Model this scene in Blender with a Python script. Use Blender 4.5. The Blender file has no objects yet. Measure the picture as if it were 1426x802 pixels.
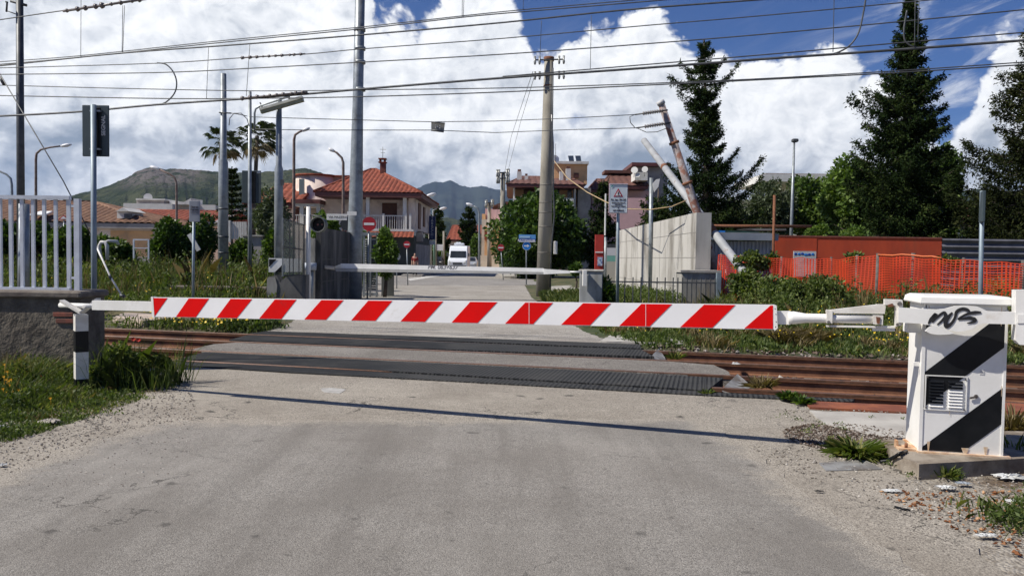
import bpy, math, random
import numpy as np
from mathutils import Vector, Matrix
R = math.radians
scene = bpy.context.scene
# ------------------------------------------------------------------ camera
FPX = 1109.0; CAMH = 1.5; PITCH = math.atan(43/FPX); ROLL = R(0.8)
cF = Vector((0, math.cos(PITCH), -math.sin(PITCH))); _r0 = Vector((1, 0, 0)); _u0 = Vector((0, math.sin(PITCH), math.cos(PITCH)))
cR = _r0*math.cos(ROLL) + _u0*math.sin(ROLL); cU = _u0*math.cos(ROLL) - _r0*math.sin(ROLL)
cC = Vector((0, 0, CAMH))
cd = bpy.data.cameras.new('camera'); camo = bpy.data.objects.new('camera', cd); scene.collection.objects.link(camo)
camo.matrix_world = Matrix.Translation(cC) @ Matrix((cR, cU, -cF)).transposed().to_4x4()
cd.sensor_width = 36; cd.lens = FPX/1426*36; cd.clip_end = 40000; cd.clip_start = 0.1
scene.camera = camo
# ------------------------------------------------------------------ exposure
vs = scene.view_settings; vs.view_transform = 'Standard'; vs.look = 'None'; vs.gamma = 1; vs.use_curve_mapping = False
vs.exposure = 0.28
# ------------------------------------------------------------------ sun
SUN_EL = 48.0; SHAZ = R(13)
to_sun = Vector((-math.cos(SHAZ)*math.cos(R(SUN_EL)), -math.sin(SHAZ)*math.cos(R(SUN_EL)), math.sin(R(SUN_EL))))
sl = bpy.data.lights.new('sun', 'SUN'); sl.energy = 5.0; sl.angle = R(0.5); sl.color = (1, 0.94, 0.84)
so = bpy.data.objects.new('sun', sl); scene.collection.objects.link(so)
so.rotation_euler = to_sun.to_track_quat('Z', 'Y').to_euler(); so.location = (-20, 0, 30)
# ------------------------------------------------------------------ node helper
class NT:
    two = False
    def __init__(s, tree): s.t = tree; s.n = tree.nodes; s.l = tree.links
    def new(s, ty, **kw):
        n = s.n.new(ty)
        for k, v in kw.items(): setattr(n, k, v)
        return n
    def put(s, sock, v):
        if hasattr(v, 'is_output'): s.l.new(v, sock)
        elif v is not None:
            if isinstance(v, (tuple, list)) and len(v) == 3 and sock.type == 'RGBA': v = (*v, 1)
            sock.default_value = v
    def m(s, op, a, b=None, c=None, clamp=False):
        n = s.new('ShaderNodeMath', operation=op, use_clamp=clamp); s.put(n.inputs[0], a)
        if b is not None: s.put(n.inputs[1], b)
        if c is not None: s.put(n.inputs[2], c)
        return n.outputs[0]
    def v(s, op, a, b=None, sc=None):
        n = s.new('ShaderNodeVectorMath', operation=op); s.put(n.inputs[0], a)
        if b is not None: s.put(n.inputs[1], b)
        if sc is not None: s.put(n.inputs['Scale'], sc)
        return n.outputs['Value'] if op in ('LENGTH', 'DOT_PRODUCT') else n.outputs[0]
    def xyz(s, x, y, z):
        n = s.new('ShaderNodeCombineXYZ'); s.put(n.inputs[0], x); s.put(n.inputs[1], y); s.put(n.inputs[2], z); return n.outputs[0]
    def noise(s, vec, scale, detail=4, rough=.55, dist=0, col=False):
        n = s.new('ShaderNodeTexNoise', noise_dimensions='2D' if s.two else '3D'); s.put(n.inputs['Vector'], vec); n.inputs['Scale'].default_value = scale
        n.inputs['Detail'].default_value = detail; n.inputs['Roughness'].default_value = rough; n.inputs['Distortion'].default_value = dist
        return n.outputs['Color' if col else 'Fac']
    def vor(s, vec, scale, feature='F1', out='Distance', rand=1, smooth=None):
        n = s.new('ShaderNodeTexVoronoi', feature=feature); s.put(n.inputs['Vector'], vec); n.inputs['Scale'].default_value = scale
        n.inputs['Randomness'].default_value = rand
        if smooth is not None: n.inputs['Smoothness'].default_value = smooth
        return n.outputs[out]
    def mr(s, x, a, b, c=0., d=1., smooth=True):
        n = s.new('ShaderNodeMapRange', interpolation_type='SMOOTHSTEP' if smooth else 'LINEAR')
        for i, q in enumerate((x, a, b, c, d)): s.put(n.inputs[i], q)
        return n.outputs[0]
    def mix(s, f, a, b, blend='MIX'):
        n = s.new('ShaderNodeMix', data_type='RGBA', blend_type=blend); s.put(n.inputs[0], f); s.put(n.inputs[6], a); s.put(n.inputs[7], b)
        return n.outputs[2]
    def bump(s, h, strength=.3, dist=.02, normal=None):
        n = s.new('ShaderNodeBump'); s.put(n.inputs['Height'], h); n.inputs['Strength'].default_value = strength; n.inputs['Distance'].default_value = dist
        if normal is not None: s.l.new(normal, n.inputs['Normal'])
        return n.outputs[0]
# ------------------------------------------------------------------ world: Nishita sky with cumulus clouds
w = bpy.data.worlds.new('World'); scene.world = w; w.use_nodes = True
T = NT(w.node_tree); T.n.clear(); T.two = True
sky = T.new('ShaderNodeTexSky', sky_type='NISHITA', sun_disc=False, sun_elevation=R(SUN_EL), sun_rotation=math.atan2(to_sun.x, to_sun.y) % (2*math.pi))
sky.air_density = 1.0; sky.dust_density = 0.3; sky.ozone_density = 3.0; sky.altitude = 0
tc = T.new('ShaderNodeTexCoord'); D = T.v('NORMALIZE', tc.outputs['Generated'])
sx = T.new('ShaderNodeSeparateXYZ'); T.put(sx.inputs[0], D); X, Y, Z = sx.outputs
# azimuth (deg, 0 = straight ahead) and elevation (deg)
az = T.m('MULTIPLY', T.m('ARCTAN2', X, Y), 57.2958); el = T.m('MULTIPLY', T.m('ARCSINE', Z), 57.2958)
P2 = T.xyz(T.m('MULTIPLY', az, .1), T.m('MULTIPLY', el, .125), 0)
warp = T.v('SUBTRACT', T.noise(P2, 2.2, 3, .5, col=True), (.5, .5, .5))
Pw = T.v('ADD', P2, T.v('SCALE', warp, sc=.22))
def vorf(P, scale, detail, rough):
    n = T.new('ShaderNodeTexVoronoi', feature='F1', voronoi_dimensions='2D', normalize=True); T.put(n.inputs['Vector'], P)
    n.inputs['Scale'].default_value = scale; n.inputs['Detail'].default_value = detail; n.inputs['Roughness'].default_value = rough; n.inputs['Lacunarity'].default_value = 2.15
    return n.outputs['Distance']
def billow(P):
    s = vorf(P, 1.5, 4.2, .56); n = T.noise(P, 5., 6, .6)
    return T.m('ADD', T.m('SUBTRACT', 1.02, T.m('MULTIPLY', s, 1.15)), T.m('MULTIPLY', T.m('SUBTRACT', n, .5), .34))
B0 = billow(Pw)
B1 = billow(T.v('ADD', Pw, (-.055, .065, 0)))
# top line of the cloud bank as a function of azimuth
cv = T.new('ShaderNodeFloatCurve'); T.put(cv.inputs['Value'], T.m('ADD', T.m('DIVIDE', az, 360), .5))
PROF = [(-180, 5), (-120, 6), (-70, 9), (-45, 18), (-31, 22), (-14, 26), (-10.3, 16.2), (-7, 15.8), (-3, 18.5), (-1, 17), (.6, 14.6), (1.8, 12.9), (3.2, 12.7), (4.3, 14.2), (7.2, 15.2), (10.3, 15.2), (12.3, 13.2), (14.3, 13.4), (18, 12.4), (22, 12.2), (25.4, 10.2), (28.0, 6.4), (30.0, 10.5), (33, 12.6), (40, 12), (60, 9), (120, 5), (180, 5)]
c = cv.mapping.curves[0]; cv.mapping.use_clip = False
while len(c.points) > 2: c.points.remove(c.points[1])
c.points[0].location = (0, PROF[0][1]/40); c.points[1].location = (1, PROF[-1][1]/40)
for a, e in PROF[1:-1]: c.points.new(a/360+.5, e/40)
cv.mapping.update()
prof = T.m('MULTIPLY', cv.outputs[0], 40)
edge = T.m('ADD', T.m('SUBTRACT', prof, el), T.m('MULTIPLY', T.m('SUBTRACT', B0, .5), 7.5))
mask = T.mr(edge, -.2, .8)
# small opening low in the bank, thin high cloud above it
hole = T.v('LENGTH', T.xyz(T.m('DIVIDE', T.m('SUBTRACT', az, 4.4), 1.1), T.m('DIVIDE', T.m('SUBTRACT', el, 9.8), .9), 0))
mask = T.m('MULTIPLY', mask, T.m('SUBTRACT', 1, T.m('MULTIPLY', T.mr(T.m('ADD', hole, T.m('MULTIPLY', B0, 2.2)), 2.2, 1.3), .6)))
wn = T.noise(T.xyz(T.m('MULTIPLY', az, .06), T.m('MULTIPLY', T.m('SUBTRACT', el, T.m('MULTIPLY', az, .25)), .22), 0), 2.2, 7, .6, .4)
wisp = T.m('MULTIPLY', T.mr(wn, .47, .8), T.m('MULTIPLY', T.mr(az, 18, 31, .05, .8), T.mr(az, 60, 45)))
leftw = T.m('MULTIPLY', T.mr(T.noise(P2, 1.3, 6, .6), .42, .7), T.m('MULTIPLY', T.mr(az, -12, -20), T.mr(az, -60, -45)))
mask = T.m('MAXIMUM', mask, T.m('MULTIPLY', T.m('MAXIMUM', wisp, leftw), T.mr(el, 38, 26)))
# lit side of the billows towards the sun, grey bellies lower in the bank
lit = T.m('ADD', .5, T.m('MULTIPLY', T.m('SUBTRACT', B0, B1), 2.1), clamp=True)
depth = T.mr(edge, .2, 9.0)
big = T.noise(T.v('ADD', P2, (7, 3, 1)), .95, 5, .5, .3)
big2 = T.noise(T.v('ADD', P2, (1, 9, 1)), 2.2, 5, .55, .2)
bel = T.m('ADD', el, T.m('MULTIPLY', T.m('SUBTRACT', big2, .5), 7))
belly = T.m('MULTIPLY', T.m('MULTIPLY', T.mr(bel, 9.6, 6.8), T.mr(bel, 2.2, 5.6, .25, 1)), T.mr(big, .36, .58, .5, 1))
shade = T.m('ADD', T.m('MULTIPLY', T.m('SUBTRACT', 1, lit), .55), T.m('ADD', T.m('MULTIPLY', belly, .46), T.m('MULTIPLY', T.m('MULTIPLY', depth, T.mr(big, .46, .62)), .26)))
shade = T.m('ADD', shade, T.mr(az, -8, -24, 0, .04), clamp=True)
ccol = T.new('ShaderNodeValToRGB'); T.put(ccol.inputs[0], shade); r = ccol.color_ramp
r.elements[0].position = .20; r.elements[0].color = (.93, .94, .95, 1)
r.elements[1].position = 1; r.elements[1].color = (.22, .27, .34, 1)
e = r.elements.new(.44); e.color = (.72, .745, .78, 1)
e = r.elements.new(.68); e.color = (.42, .46, .52, 1)
bgs = T.new('ShaderNodeBackground'); T.put(bgs.inputs[0], T.mix(1., sky.outputs[0], (.38, .64, 1.14), 'MULTIPLY')); bgs.inputs[1].default_value = .054
bgc = T.new('ShaderNodeBackground'); T.put(bgc.inputs[0], ccol.outputs[0]); bgc.inputs[1].default_value = 1.0
mx = T.new('ShaderNodeMixShader'); T.put(mx.inputs[0], mask); T.l.new(bgs.outputs[0], mx.inputs[1]); T.l.new(bgc.outputs[0], mx.inputs[2])
wo = T.new('ShaderNodeOutputWorld'); T.l.new(mx.outputs[0], wo.inputs[0])
# ------------------------------------------------------------------ placing helpers
def ray(px, py): return cF + cR*((px-713)/FPX) + cU*((401-py)/FPX)
def W(px, py, Yd):
    d = ray(px, py); return cC + d*(Yd/d.y)
def G(px, py, z=0.):
    d = ray(px, py); return cC + d*((z-cC.z)/d.z)
def PL(px, py, p0, n):
    d = ray(px, py); return cC + d*((p0-cC).dot(n)/d.dot(n))
def XY(px, Yd): return W(px, 358, Yd).x
def ZH(px, py, Yd): return W(px, py, Yd).z
# ------------------------------------------------------------------ materials
MATS = {}
def M(name, c1=(.5, .5, .5), c2=None, sc=3., rough=.6, metal=0., bump=0., bsc=40., det=5, dist=0., lo=.35, hi=.65, c3=None, sc3=.6, lo3=.5, hi3=.7, spec=.5, streak=False, bd=.01):
    if name in MATS: return MATS[name]
    m = bpy.data.materials.new(name); m.use_nodes = True; t = NT(m.node_tree); b = t.n['Principled BSDF']
    tcn = t.new('ShaderNodeTexCoord').outputs['Object']
    v = tcn
    if streak:
        mp = t.new('ShaderNodeMapping'); t.put(mp.inputs[0], tcn); mp.inputs['Scale'].default_value = (1, 1, .32); v = mp.outputs[0]
    col = c1
    if c2: col = t.mix(t.mr(t.noise(v, sc, det, .6, dist), lo, hi), c1, c2)
    if c3: col = t.mix(t.mr(t.noise(v, sc3, 6, .65, .3), lo3, hi3), col, c3)
    t.put(b.inputs['Base Color'], col); b.inputs['Roughness'].default_value = rough; b.inputs['Metallic'].default_value = metal
    b.inputs['Specular IOR Level'].default_value = spec
    if bump: t.put(b.inputs['Normal'], t.bump(t.noise(tcn, bsc, 4, .6), bump, bd))
    MATS[name] = m; return m
def leafmat(name, dark, mid, light, trans=.25, rough=.55):
    m = bpy.data.materials.new(name); m.use_nodes = True; t = NT(m.node_tree); b = t.n['Principled BSDF']
    at = t.new('ShaderNodeAttribute', attribute_name='rnd').outputs['Fac']
    cr = t.new('ShaderNodeValToRGB'); t.put(cr.inputs[0], at); e = cr.color_ramp.elements
    e[0].color = (*dark, 1); e[1].color = (*light, 1); q = e.__class__; x = cr.color_ramp.elements.new(.55); x.color = (*mid, 1)
    t.put(b.inputs['Base Color'], cr.outputs[0]); b.inputs['Roughness'].default_value = rough; b.inputs['Specular IOR Level'].default_value = .3 if rough < .7 else .05
    tr = t.new('ShaderNodeBsdfTranslucent'); t.put(tr.inputs[0], t.mix(1., cr.outputs[0], (1.2, 1.3, .5), 'MULTIPLY'))
    mxx = t.new('ShaderNodeMixShader'); mxx.inputs[0].default_value = trans
    t.l.new(b.outputs[0], mxx.inputs[1]); t.l.new(tr.outputs[0], mxx.inputs[2]); t.l.new(mxx.outputs[0], t.n['Material Output'].inputs[0])
    MATS[name] = m; return m
# ------------------------------------------------------------------ mesh helpers
class MB:
    def __init__(s): s.V = []; s.F = []; s.mi = []; s.cur = 0; s.sm = []; s.smooth = False
    def face(s, f): s.F.append(tuple(f)); s.mi.append(s.cur); s.sm.append(s.smooth)
    def add(s, vs, fs):
        o = len(s.V); s.V += [Vector(v) for v in vs]
        for f in fs: s.face([i+o for i in f])
    def box(s, c, d, rz=0., rot=None, bev=0.):
        m = rot if rot is not None else Matrix.Rotation(rz, 3, 'Z')
        x, y, z = d[0]/2, d[1]/2, d[2]/2; c = Vector(c)
        if bev <= 0:
            vs = [c + m @ Vector((a*x, b*y, e*z)) for e in (-1, 1) for b in (-1, 1) for a in (-1, 1)]
            s.add(vs, [(0, 2, 3, 1), (4, 5, 7, 6), (0, 1, 5, 4), (2, 6, 7, 3), (0, 4, 6, 2), (1, 3, 7, 5)])
        else:
            r = bev; pts = []
            ring = [(-x+r, -y), (x-r, -y), (x, -y+r), (x, y-r), (x-r, y), (-x+r, y), (-x, y-r), (-x, -y+r)]
            ins = [(a*(1-r/x), b*(1-r/y)) for a, b in ring]
            for rr, zz in ((ins, -z), (ring, -z+r), (ring, z-r), (ins, z)):
                pts += [c + m @ Vector((a, b, zz)) for a, b in rr]
            fs = [tuple(reversed(range(8))), tuple(range(24, 32))]
            for k in range(3):
                for i in range(8):
                    j = (i+1) % 8; fs.append((k*8+i, k*8+j, k*8+8+j, k*8+8+i))
            s.add(pts, fs)
        return s
    def bx(s, x0, x1, y0, y1, z0, z1, **k): return s.box(((x0+x1)/2, (y0+y1)/2, (z0+z1)/2), (abs(x1-x0), abs(y1-y0), abs(z1-z0)), **k)
    def tube(s, pts, r, n=10, cap=True):
        pts = [Vector(p) for p in pts]; rs = r if isinstance(r, (list, tuple)) else [r]*len(pts)
        o = len(s.V); sm = s.smooth; s.smooth = True; prev = None
        for i, p in enumerate(pts):
            d = (pts[min(i+1, len(pts)-1)] - pts[max(i-1, 0)]).normalized()
            if prev is None:
                a = d.cross(Vector((0, 0, 1)));
                if a.length < .1: a = d.cross(Vector((0, 1, 0)))
            else: a = prev - d*prev.dot(d)
            a.normalize(); prev = a; b = d.cross(a)
            s.V += [p + (a*math.cos(2*math.pi*k/n) + b*math.sin(2*math.pi*k/n))*rs[i] for k in range(n)]
        for i in range(len(pts)-1):
            for k in range(n):
                q = (k+1) % n; s.face((o+i*n+k, o+i*n+q, o+(i+1)*n+q, o+(i+1)*n+k))
        s.smooth = False
        if cap:
            s.face([o+k for k in reversed(range(n))]); s.face([o+(len(pts)-1)*n+k for k in range(n)])
        s.smooth = sm; return s
    def prism(s, poly, n, th):
        # poly: 3D points of the front face; extruded by -n*th
        n = Vector(n).normalized(); P = [Vector(p) for p in poly]; k = len(P)
        a = sum(((P[i]-P[0]).cross(P[(i+1) % k]-P[0]) for i in range(k)), Vector())
        if a.dot(n) < 0: P.reverse()
        s.add(P + [p - n*th for p in P], [tuple(range(k)), tuple(reversed(range(k, 2*k)))] + [(i, i+k, (i+1) % k+k, (i+1) % k) for i in range(k)])
        return s
    def disc(s, c, r, n, th, seg=24):
        n = Vector(n).normalized(); a = n.cross(Vector((0, 0, 1))).normalized(); b = n.cross(a)
        return s.prism([Vector(c) + (a*math.cos(2*math.pi*i/seg)+b*math.sin(2*math.pi*i/seg))*r for i in range(seg)], n, th)
    def sphere(s, c, r, n=10, m=7):
        r = r if isinstance(r, (tuple, list)) else (r, r, r); sm = s.smooth; s.smooth = True
        vs = []; fs = []
        for i in range(m+1):
            t = math.pi*i/m
            for k in range(n):
                p = 2*math.pi*k/n; vs.append((c[0]+r[0]*math.sin(t)*math.cos(p), c[1]+r[1]*math.sin(t)*math.sin(p), c[2]+r[2]*math.cos(t)))
        for i in range(m):
            for k in range(n):
                q = (k+1) % n; fs.append((i*n+k, (i+1)*n+k, (i+1)*n+q, i*n+q))
        s.add(vs, fs); s.smooth = sm; return s
    def build(s, name, mats, parent=None, origin=None):
        me = bpy.data.meshes.new(name)
        if parent is not None: L = rootloc(parent)
        else:
            if origin is None:
                xs = [v.x for v in s.V]; ys = [v.y for v in s.V]; origin = ((min(xs)+max(xs))/2, (min(ys)+max(ys))/2, min(v.z for v in s.V))
            L = Vector(origin)
        me.from_pydata([v-L for v in s.V], [], s.F)
        for mt in (mats if isinstance(mats, (list, tuple)) else [mats]): me.materials.append(mt)
        me.polygons.foreach_set('material_index', s.mi); me.polygons.foreach_set('use_smooth', s.sm); me.update()
        return link(name, me, parent, L)
def _build_split(s, name, mats, parent):
    """every loose piece becomes a part of its own"""
    par = list(range(len(s.V)))
    def fd(i):
        while par[i] != i: par[i] = par[par[i]]; i = par[i]
        return i
    for f in s.F:
        for q in f[1:]: par[fd(q)] = fd(f[0])
    gs = {}
    for k, f in enumerate(s.F): gs.setdefault(fd(f[0]), []).append(k)
    out = []
    for ks in gs.values():
        mb = MB(); mp_ = {}
        for k in ks:
            for i in s.F[k]:
                if i not in mp_: mp_[i] = len(mb.V); mb.V.append(s.V[i])
            mb.F.append(tuple(mp_[i] for i in s.F[k])); mb.mi.append(s.mi[k]); mb.sm.append(s.sm[k])
        out.append(mb.build(name, mats, parent))
    return out
MB.split = _build_split
def rootloc(o):
    while o.parent is not None: o = o.parent
    return o.location.copy()
def link(name, me, parent, L):
    o = bpy.data.objects.new(name, me); scene.collection.objects.link(o)
    if parent is not None: o.parent = parent
    else: o.location = L
    return o
def tag(o, label=None, cat=None, group=None, kind=None):
    for k, v in (('label', label), ('category', cat), ('group', group), ('kind', kind)):
        if v: o[k] = v
    return o
def thing(name, loc, label, cat, group=None):
    o = bpy.data.objects.new(name, None); scene.collection.objects.link(o); o.location = loc; o.empty_display_size = .2
    return tag(o, label, cat, group)
def copy_tree(o, parent=None):
    c_ = o.copy(); scene.collection.objects.link(c_); c_.parent = parent
    for ch in list(o.children): copy_tree(ch, c_)
    return c_
def npmesh(name, Vn, k, mat, parent=None, L=None, rnd=None, smooth=False):
    """Vn: (nfaces*k,3) array, one k-gon per k vertices"""
    n = len(Vn)//k; L = rootloc(parent) if parent is not None else Vector(L if L is not None else (0, 0, 0))
    me = bpy.data.meshes.new(name); me.vertices.add(n*k); me.vertices.foreach_set('co', (Vn-np.array(L)).astype(np.float32).ravel())
    me.loops.add(n*k); me.loops.foreach_set('vertex_index', np.arange(n*k, dtype=np.int32))
    me.polygons.add(n); me.polygons.foreach_set('loop_start', np.arange(n, dtype=np.int32)*k)
    if rnd is not None:
        a = me.attributes.new('rnd', 'FLOAT', 'FACE'); a.data.foreach_set('value', rnd.astype(np.float32))
    me.materials.append(mat); me.update(calc_edges=True)
    return link(name, me, parent, L)
def text_mesh(txt, size, name, mat, parent, pos, xdir, updir, align='CENTER', bold=0., ext=.001, shear=0., xs=1.):
    cu = bpy.data.curves.new('t', 'FONT'); cu.body = txt; cu.size = size; cu.align_x = align; cu.align_y = 'CENTER'; cu.extrude = ext; cu.offset = bold; cu.shear = shear
    ob = bpy.data.objects.new('t', cu); me = bpy.data.meshes.new_from_object(ob)
    xd = Vector(xdir).normalized(); ud = Vector(updir).normalized(); nd = xd.cross(ud)
    mt = Matrix((xd*xs, ud, nd)).transposed().to_4x4(); mt.translation = Vector(pos)
    me.transform(mt); L = rootloc(parent); me.transform(Matrix.Translation(-L)); me.materials.clear(); me.materials.append(mat); me.name = name
    bpy.data.objects.remove(ob); bpy.data.curves.remove(cu)
    return link(name, me, parent, L)
# ================================================================== SETTING
SL = -0.245                                   # track direction: Y = y0 + SL*X
TD = Vector((1, SL, 0)).normalized(); TN = Vector((-SL, 1, 0)).normalized()
def TP(x, y0, z=0.): return Vector((x, y0+SL*x, z))
rng = np.random.default_rng(7)
def sstep(a, b, x):
    t = np.clip((x-a)/(b-a), 0, 1); return t*t*(3-2*t)
def ground_z(x, y):
    t = y - SL*x
    z = -0.012 + 0*t
    bed = sstep(9.2, 9.7, t)*(1-sstep(13.9, 14.6, t))
    inroad = 0
    z = z - .17*bed
    bank = sstep(14.6, 17.5, t)*(sstep(1.0, 3.2, x) * .12 + (1-sstep(-7.5, -5.6, x))*.22*(1-sstep(24, 29, y)))*(1-sstep(60, 120, y))
    und = .008*np.sin(x*1.3+y*.7)*np.sin(y*1.1-x*.4)
    return z + bank + und*(1-bed)*sstep(14.6, 16, t) - .05*sstep(60, 200, y)
gx = np.concatenate([[-6800, -4000, -2000, -800, -300, -120, -60], np.arange(-32, 32.01, .4), [60, 120, 300, 800, 2000, 4000, 6800]])
gy = np.concatenate([[-400, -60, -12], np.arange(-4, 50.01, .4), [55, 62, 75, 100, 160, 300, 800, 2000, 5000, 11400]])
XX, YY = np.meshgrid(gx, gy); ZZ = ground_z(XX, YY)
nx, ny = len(gx), len(gy)
me = bpy.data.meshes.new('ground')
me.from_pydata(np.stack([XX.ravel(), YY.ravel(), ZZ.ravel()], 1).tolist(), [], [(j*nx+i, j*nx+i+1, (j+1)*nx+i+1, (j+1)*nx+i) for j in range(ny-1) for i in range(nx-1)])
for p in me.polygons: p.use_smooth = True
gm = bpy.data.materials.new('ground_soil'); gm.use_nodes = True; t = NT(gm.node_tree); b = t.n['Principled BSDF']; b.inputs['Roughness'].default_value = .95
pos = t.new('ShaderNodeNewGeometry').outputs['Position']; sp = t.new('ShaderNodeSeparateXYZ'); t.put(sp.inputs[0], pos)
tt = t.m('ADD', sp.outputs[1], t.m('MULTIPLY', sp.outputs[0], .245))
n1 = t.noise(pos, 1.6, 6, .65); n2 = t.noise(pos, 14, 5, .7); n3 = t.noise(pos, 60, 3, .7); st = t.vor(pos, 38, 'F1', 'Color')
gravel = t.mix(t.mr(n2, .35, .65), (.17, .145, .115), (.34, .31, .26)); gravel = t.mix(t.mr(n3, .5, .7, 0, .7), gravel, (.43, .40, .36))
dirt = t.mix(t.mr(n2, .35, .6), (.07, .048, .03), (.16, .115, .075))
near = t.mix(t.mr(t.m('ADD', n1, t.mr(sp.outputs[0], 2.6, 4.2, -.1, .16)), .47, .6), gravel, dirt)
ball = t.mix(.7, t.mix(t.mr(n2, .3, .7), (.05, .042, .035), (.20, .18, .16)), st, 'MULTIPLY'); ball = t.mix(.5, ball, (.035, .026, .02))
green = t.mix(t.mr(t.noise(pos, .9, 6, .7), .4, .6), (.035, .055, .015), (.11, .095, .045))
c_ = t.mix(t.mr(t.m('ADD', tt, t.m('MULTIPLY', n1, .5)), 9.4, 9.8), near, ball)
c_ = t.mix(t.mr(t.m('ADD', tt, t.m('MULTIPLY', n1, .8)), 14.3, 15.1), c_, green)
t.put(b.inputs['Base Color'], c_)
hv = t.m('ADD', t.m('MULTIPLY', n2, .6), t.m('MULTIPLY', t.vor(pos, 45, 'F1'), -.6)); t.put(b.inputs['Normal'], t.bump(hv, .7, .03))
me.materials.append(gm); me.update()
gob = bpy.data.objects.new('ground', me); scene.collection.objects.link(gob); tag(gob, 'gravel and weedy soil beside the road and tracks', kind='structure')

# asphalt materials -------------------------------------------------
def asphalt(name, base, agg, dark, stain=0., crack=.5, gsc=1., pale=None, wear=False, edge=None):
    m = bpy.data.materials.new(name); m.use_nodes = True; t = NT(m.node_tree); b = t.n['Principled BSDF']
    pos = t.new('ShaderNodeNewGeometry').outputs['Position']
    grain = t.vor(pos, 95*gsc, 'F1', 'Color'); gs = t.new('ShaderNodeSeparateColor'); t.put(gs.inputs[0], grain); gr = gs.outputs[0]
    fine = t.noise(pos, 160*gsc, 3, .7); med = t.noise(pos, 9, 6, .65); big = t.noise(pos, .8, 6, .6, .4)
    c = t.mix(t.mr(gr, .55, .95), base, agg); c = t.mix(t.mr(gr, .25, .05), c, dark)
    c = t.mix(t.mr(fine, .55, .75, 0, .45), c, agg); c = t.mix(t.mr(med, .5, .75, 0, .45), c, dark)
    c = t.mix(t.mr(big, .38, .68, 0, .55), c, t.mix(1., base, (.72, .70, .68), 'MULTIPLY'))
    c = t.mix(t.mr(t.noise(pos, .45, 4, .6), .5, .72, 0, .5), c, agg)
    if wear:   # long tyre-polished streaks along the direction of travel
        mp = t.new('ShaderNodeMapping'); t.put(mp.inputs[0], pos); mp.inputs['Scale'].default_value = (1.6, .12, 1); mp.inputs['Rotation'].default_value = (0, 0, R(-12))
        sk = t.noise(mp.outputs[0], 1.6, 6, .65, .3); c = t.mix(t.mr(sk, .42, .7, 0, .5), c, t.mix(1., base, (.62, .61, .60), 'MULTIPLY'))
        c = t.mix(t.mr(sk, .45, .25, 0, .35), c, agg)
    if stain:
        sv = t.v('ADD', pos, t.v('SCALE', t.noise(pos, 4, 4, col=True), sc=.25)); s1 = t.m('ADD', t.vor(sv, 2.1, 'F1'), t.m('MULTIPLY', t.m('SUBTRACT', t.noise(pos, 18, 4, .7), .5), .12))
        c = t.mix(t.mr(s1, .14, .05, 0, stain), c, (.035, .033, .03))
        s2 = t.vor(t.v('ADD', sv, (3.3, 1.1, 0)), 4.1, 'F1'); c = t.mix(t.mr(s2, .10, .03, 0, stain*.8), c, (.05, .047, .043))
    if crack:
        cvv = t.v('ADD', pos, t.v('SCALE', t.noise(pos, 2.2, 5, .7, col=True), sc=.9)); cr = t.vor(cvv, .75, 'DISTANCE_TO_EDGE')
        msk = t.mr(t.noise(pos, .5, 3), .48, .6); c = t.mix(t.m('MULTIPLY', t.mr(cr, .012, .002), t.m('MULTIPLY', msk, crack)), c, (.03, .028, .025))
    if edge:   # worn margin: the newer surface thins out over the old pale one
        xl, xr, yt = edge; sp = t.new('ShaderNodeSeparateXYZ'); t.put(sp.inputs[0], pos); px_, py_ = sp.outputs[0], sp.outputs[1]
        def crv(pts):
            fc = t.new('ShaderNodeFloatCurve'); cu = fc.mapping.curves[0]; pts = sorted((p[1], p[0]) for p in pts)
            while len(cu.points) > 2: cu.points.remove(cu.points[1])
            cu.points[0].location = (0, (pts[0][1]+8)/16); cu.points[1].location = (1, (pts[-1][1]+8)/16)
            for a_, b2 in pts: cu.points.new(a_/10, (b2+8)/16)
            fc.mapping.update(); t.put(fc.inputs['Value'], t.m('DIVIDE', py_, 10)); return t.m('SUBTRACT', t.m('MULTIPLY', fc.outputs[0], 16), 8)
        d = t.m('MINIMUM', t.m('SUBTRACT', crv(xr), px_), t.m('SUBTRACT', px_, crv(xl))); d = t.m('MINIMUM', d, t.m('SUBTRACT', t.m('ADD', yt[0], t.m('MULTIPLY', px_, yt[1])), py_))
        d = t.m('ADD', d, t.m('MULTIPLY', t.m('SUBTRACT', t.noise(pos, 3.2, 8, .75), .5), .9))
        oldc = t.mix(t.mr(gr, .5, .95), (.268, .242, .206), (.42, .385, .325)); oldc = t.mix(t.mr(gr, .22, .05), oldc, (.14, .12, .10)); c = t.mix(t.mr(d, .02, .30), oldc, c)
    t.put(b.inputs['Base Color'], c); b.inputs['Roughness'].default_value = .9; b.inputs['Specular IOR Level'].default_value = .25
    h = t.m('ADD', t.m('MULTIPLY', t.vor(pos, 95*gsc, 'F1'), -.8), t.m('MULTIPLY', fine, .5)); t.put(b.inputs['Normal'], t.bump(h, .55, .006))
    MATS[name] = m; return m
mAs = asphalt('asphalt_grey', (.222, .208, .187), (.335, .315, .284), (.120, .113, .102), stain=.55, crack=.6, gsc=1.7, wear=True, edge=([(q.x, q.y) for q in (G(-400, 900), G(-120, 740), G(0, 662), G(60, 640), G(120, 618), G(180, 600))], [(q.x, q.y) for q in (G(1500, 990), G(1290, 800), G(1210, 748), G(1140, 700), G(1080, 652), G(1035, 618), G(1000, 598))], (G(700, 585).y, (G(930, 583).y-G(400, 585).y)/(G(930, 583).x-G(400, 585).x))))
mOld = asphalt('asphalt_old', (.272, .246, .208), (.43, .39, .33), (.115, .102, .086), stain=.8, crack=.9, gsc=1.25)
mMid = asphalt('asphalt_between', (.175, .162, .145), (.30, .28, .25), (.08, .07, .065), stain=.3, crack=.8, gsc=.8)
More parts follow.
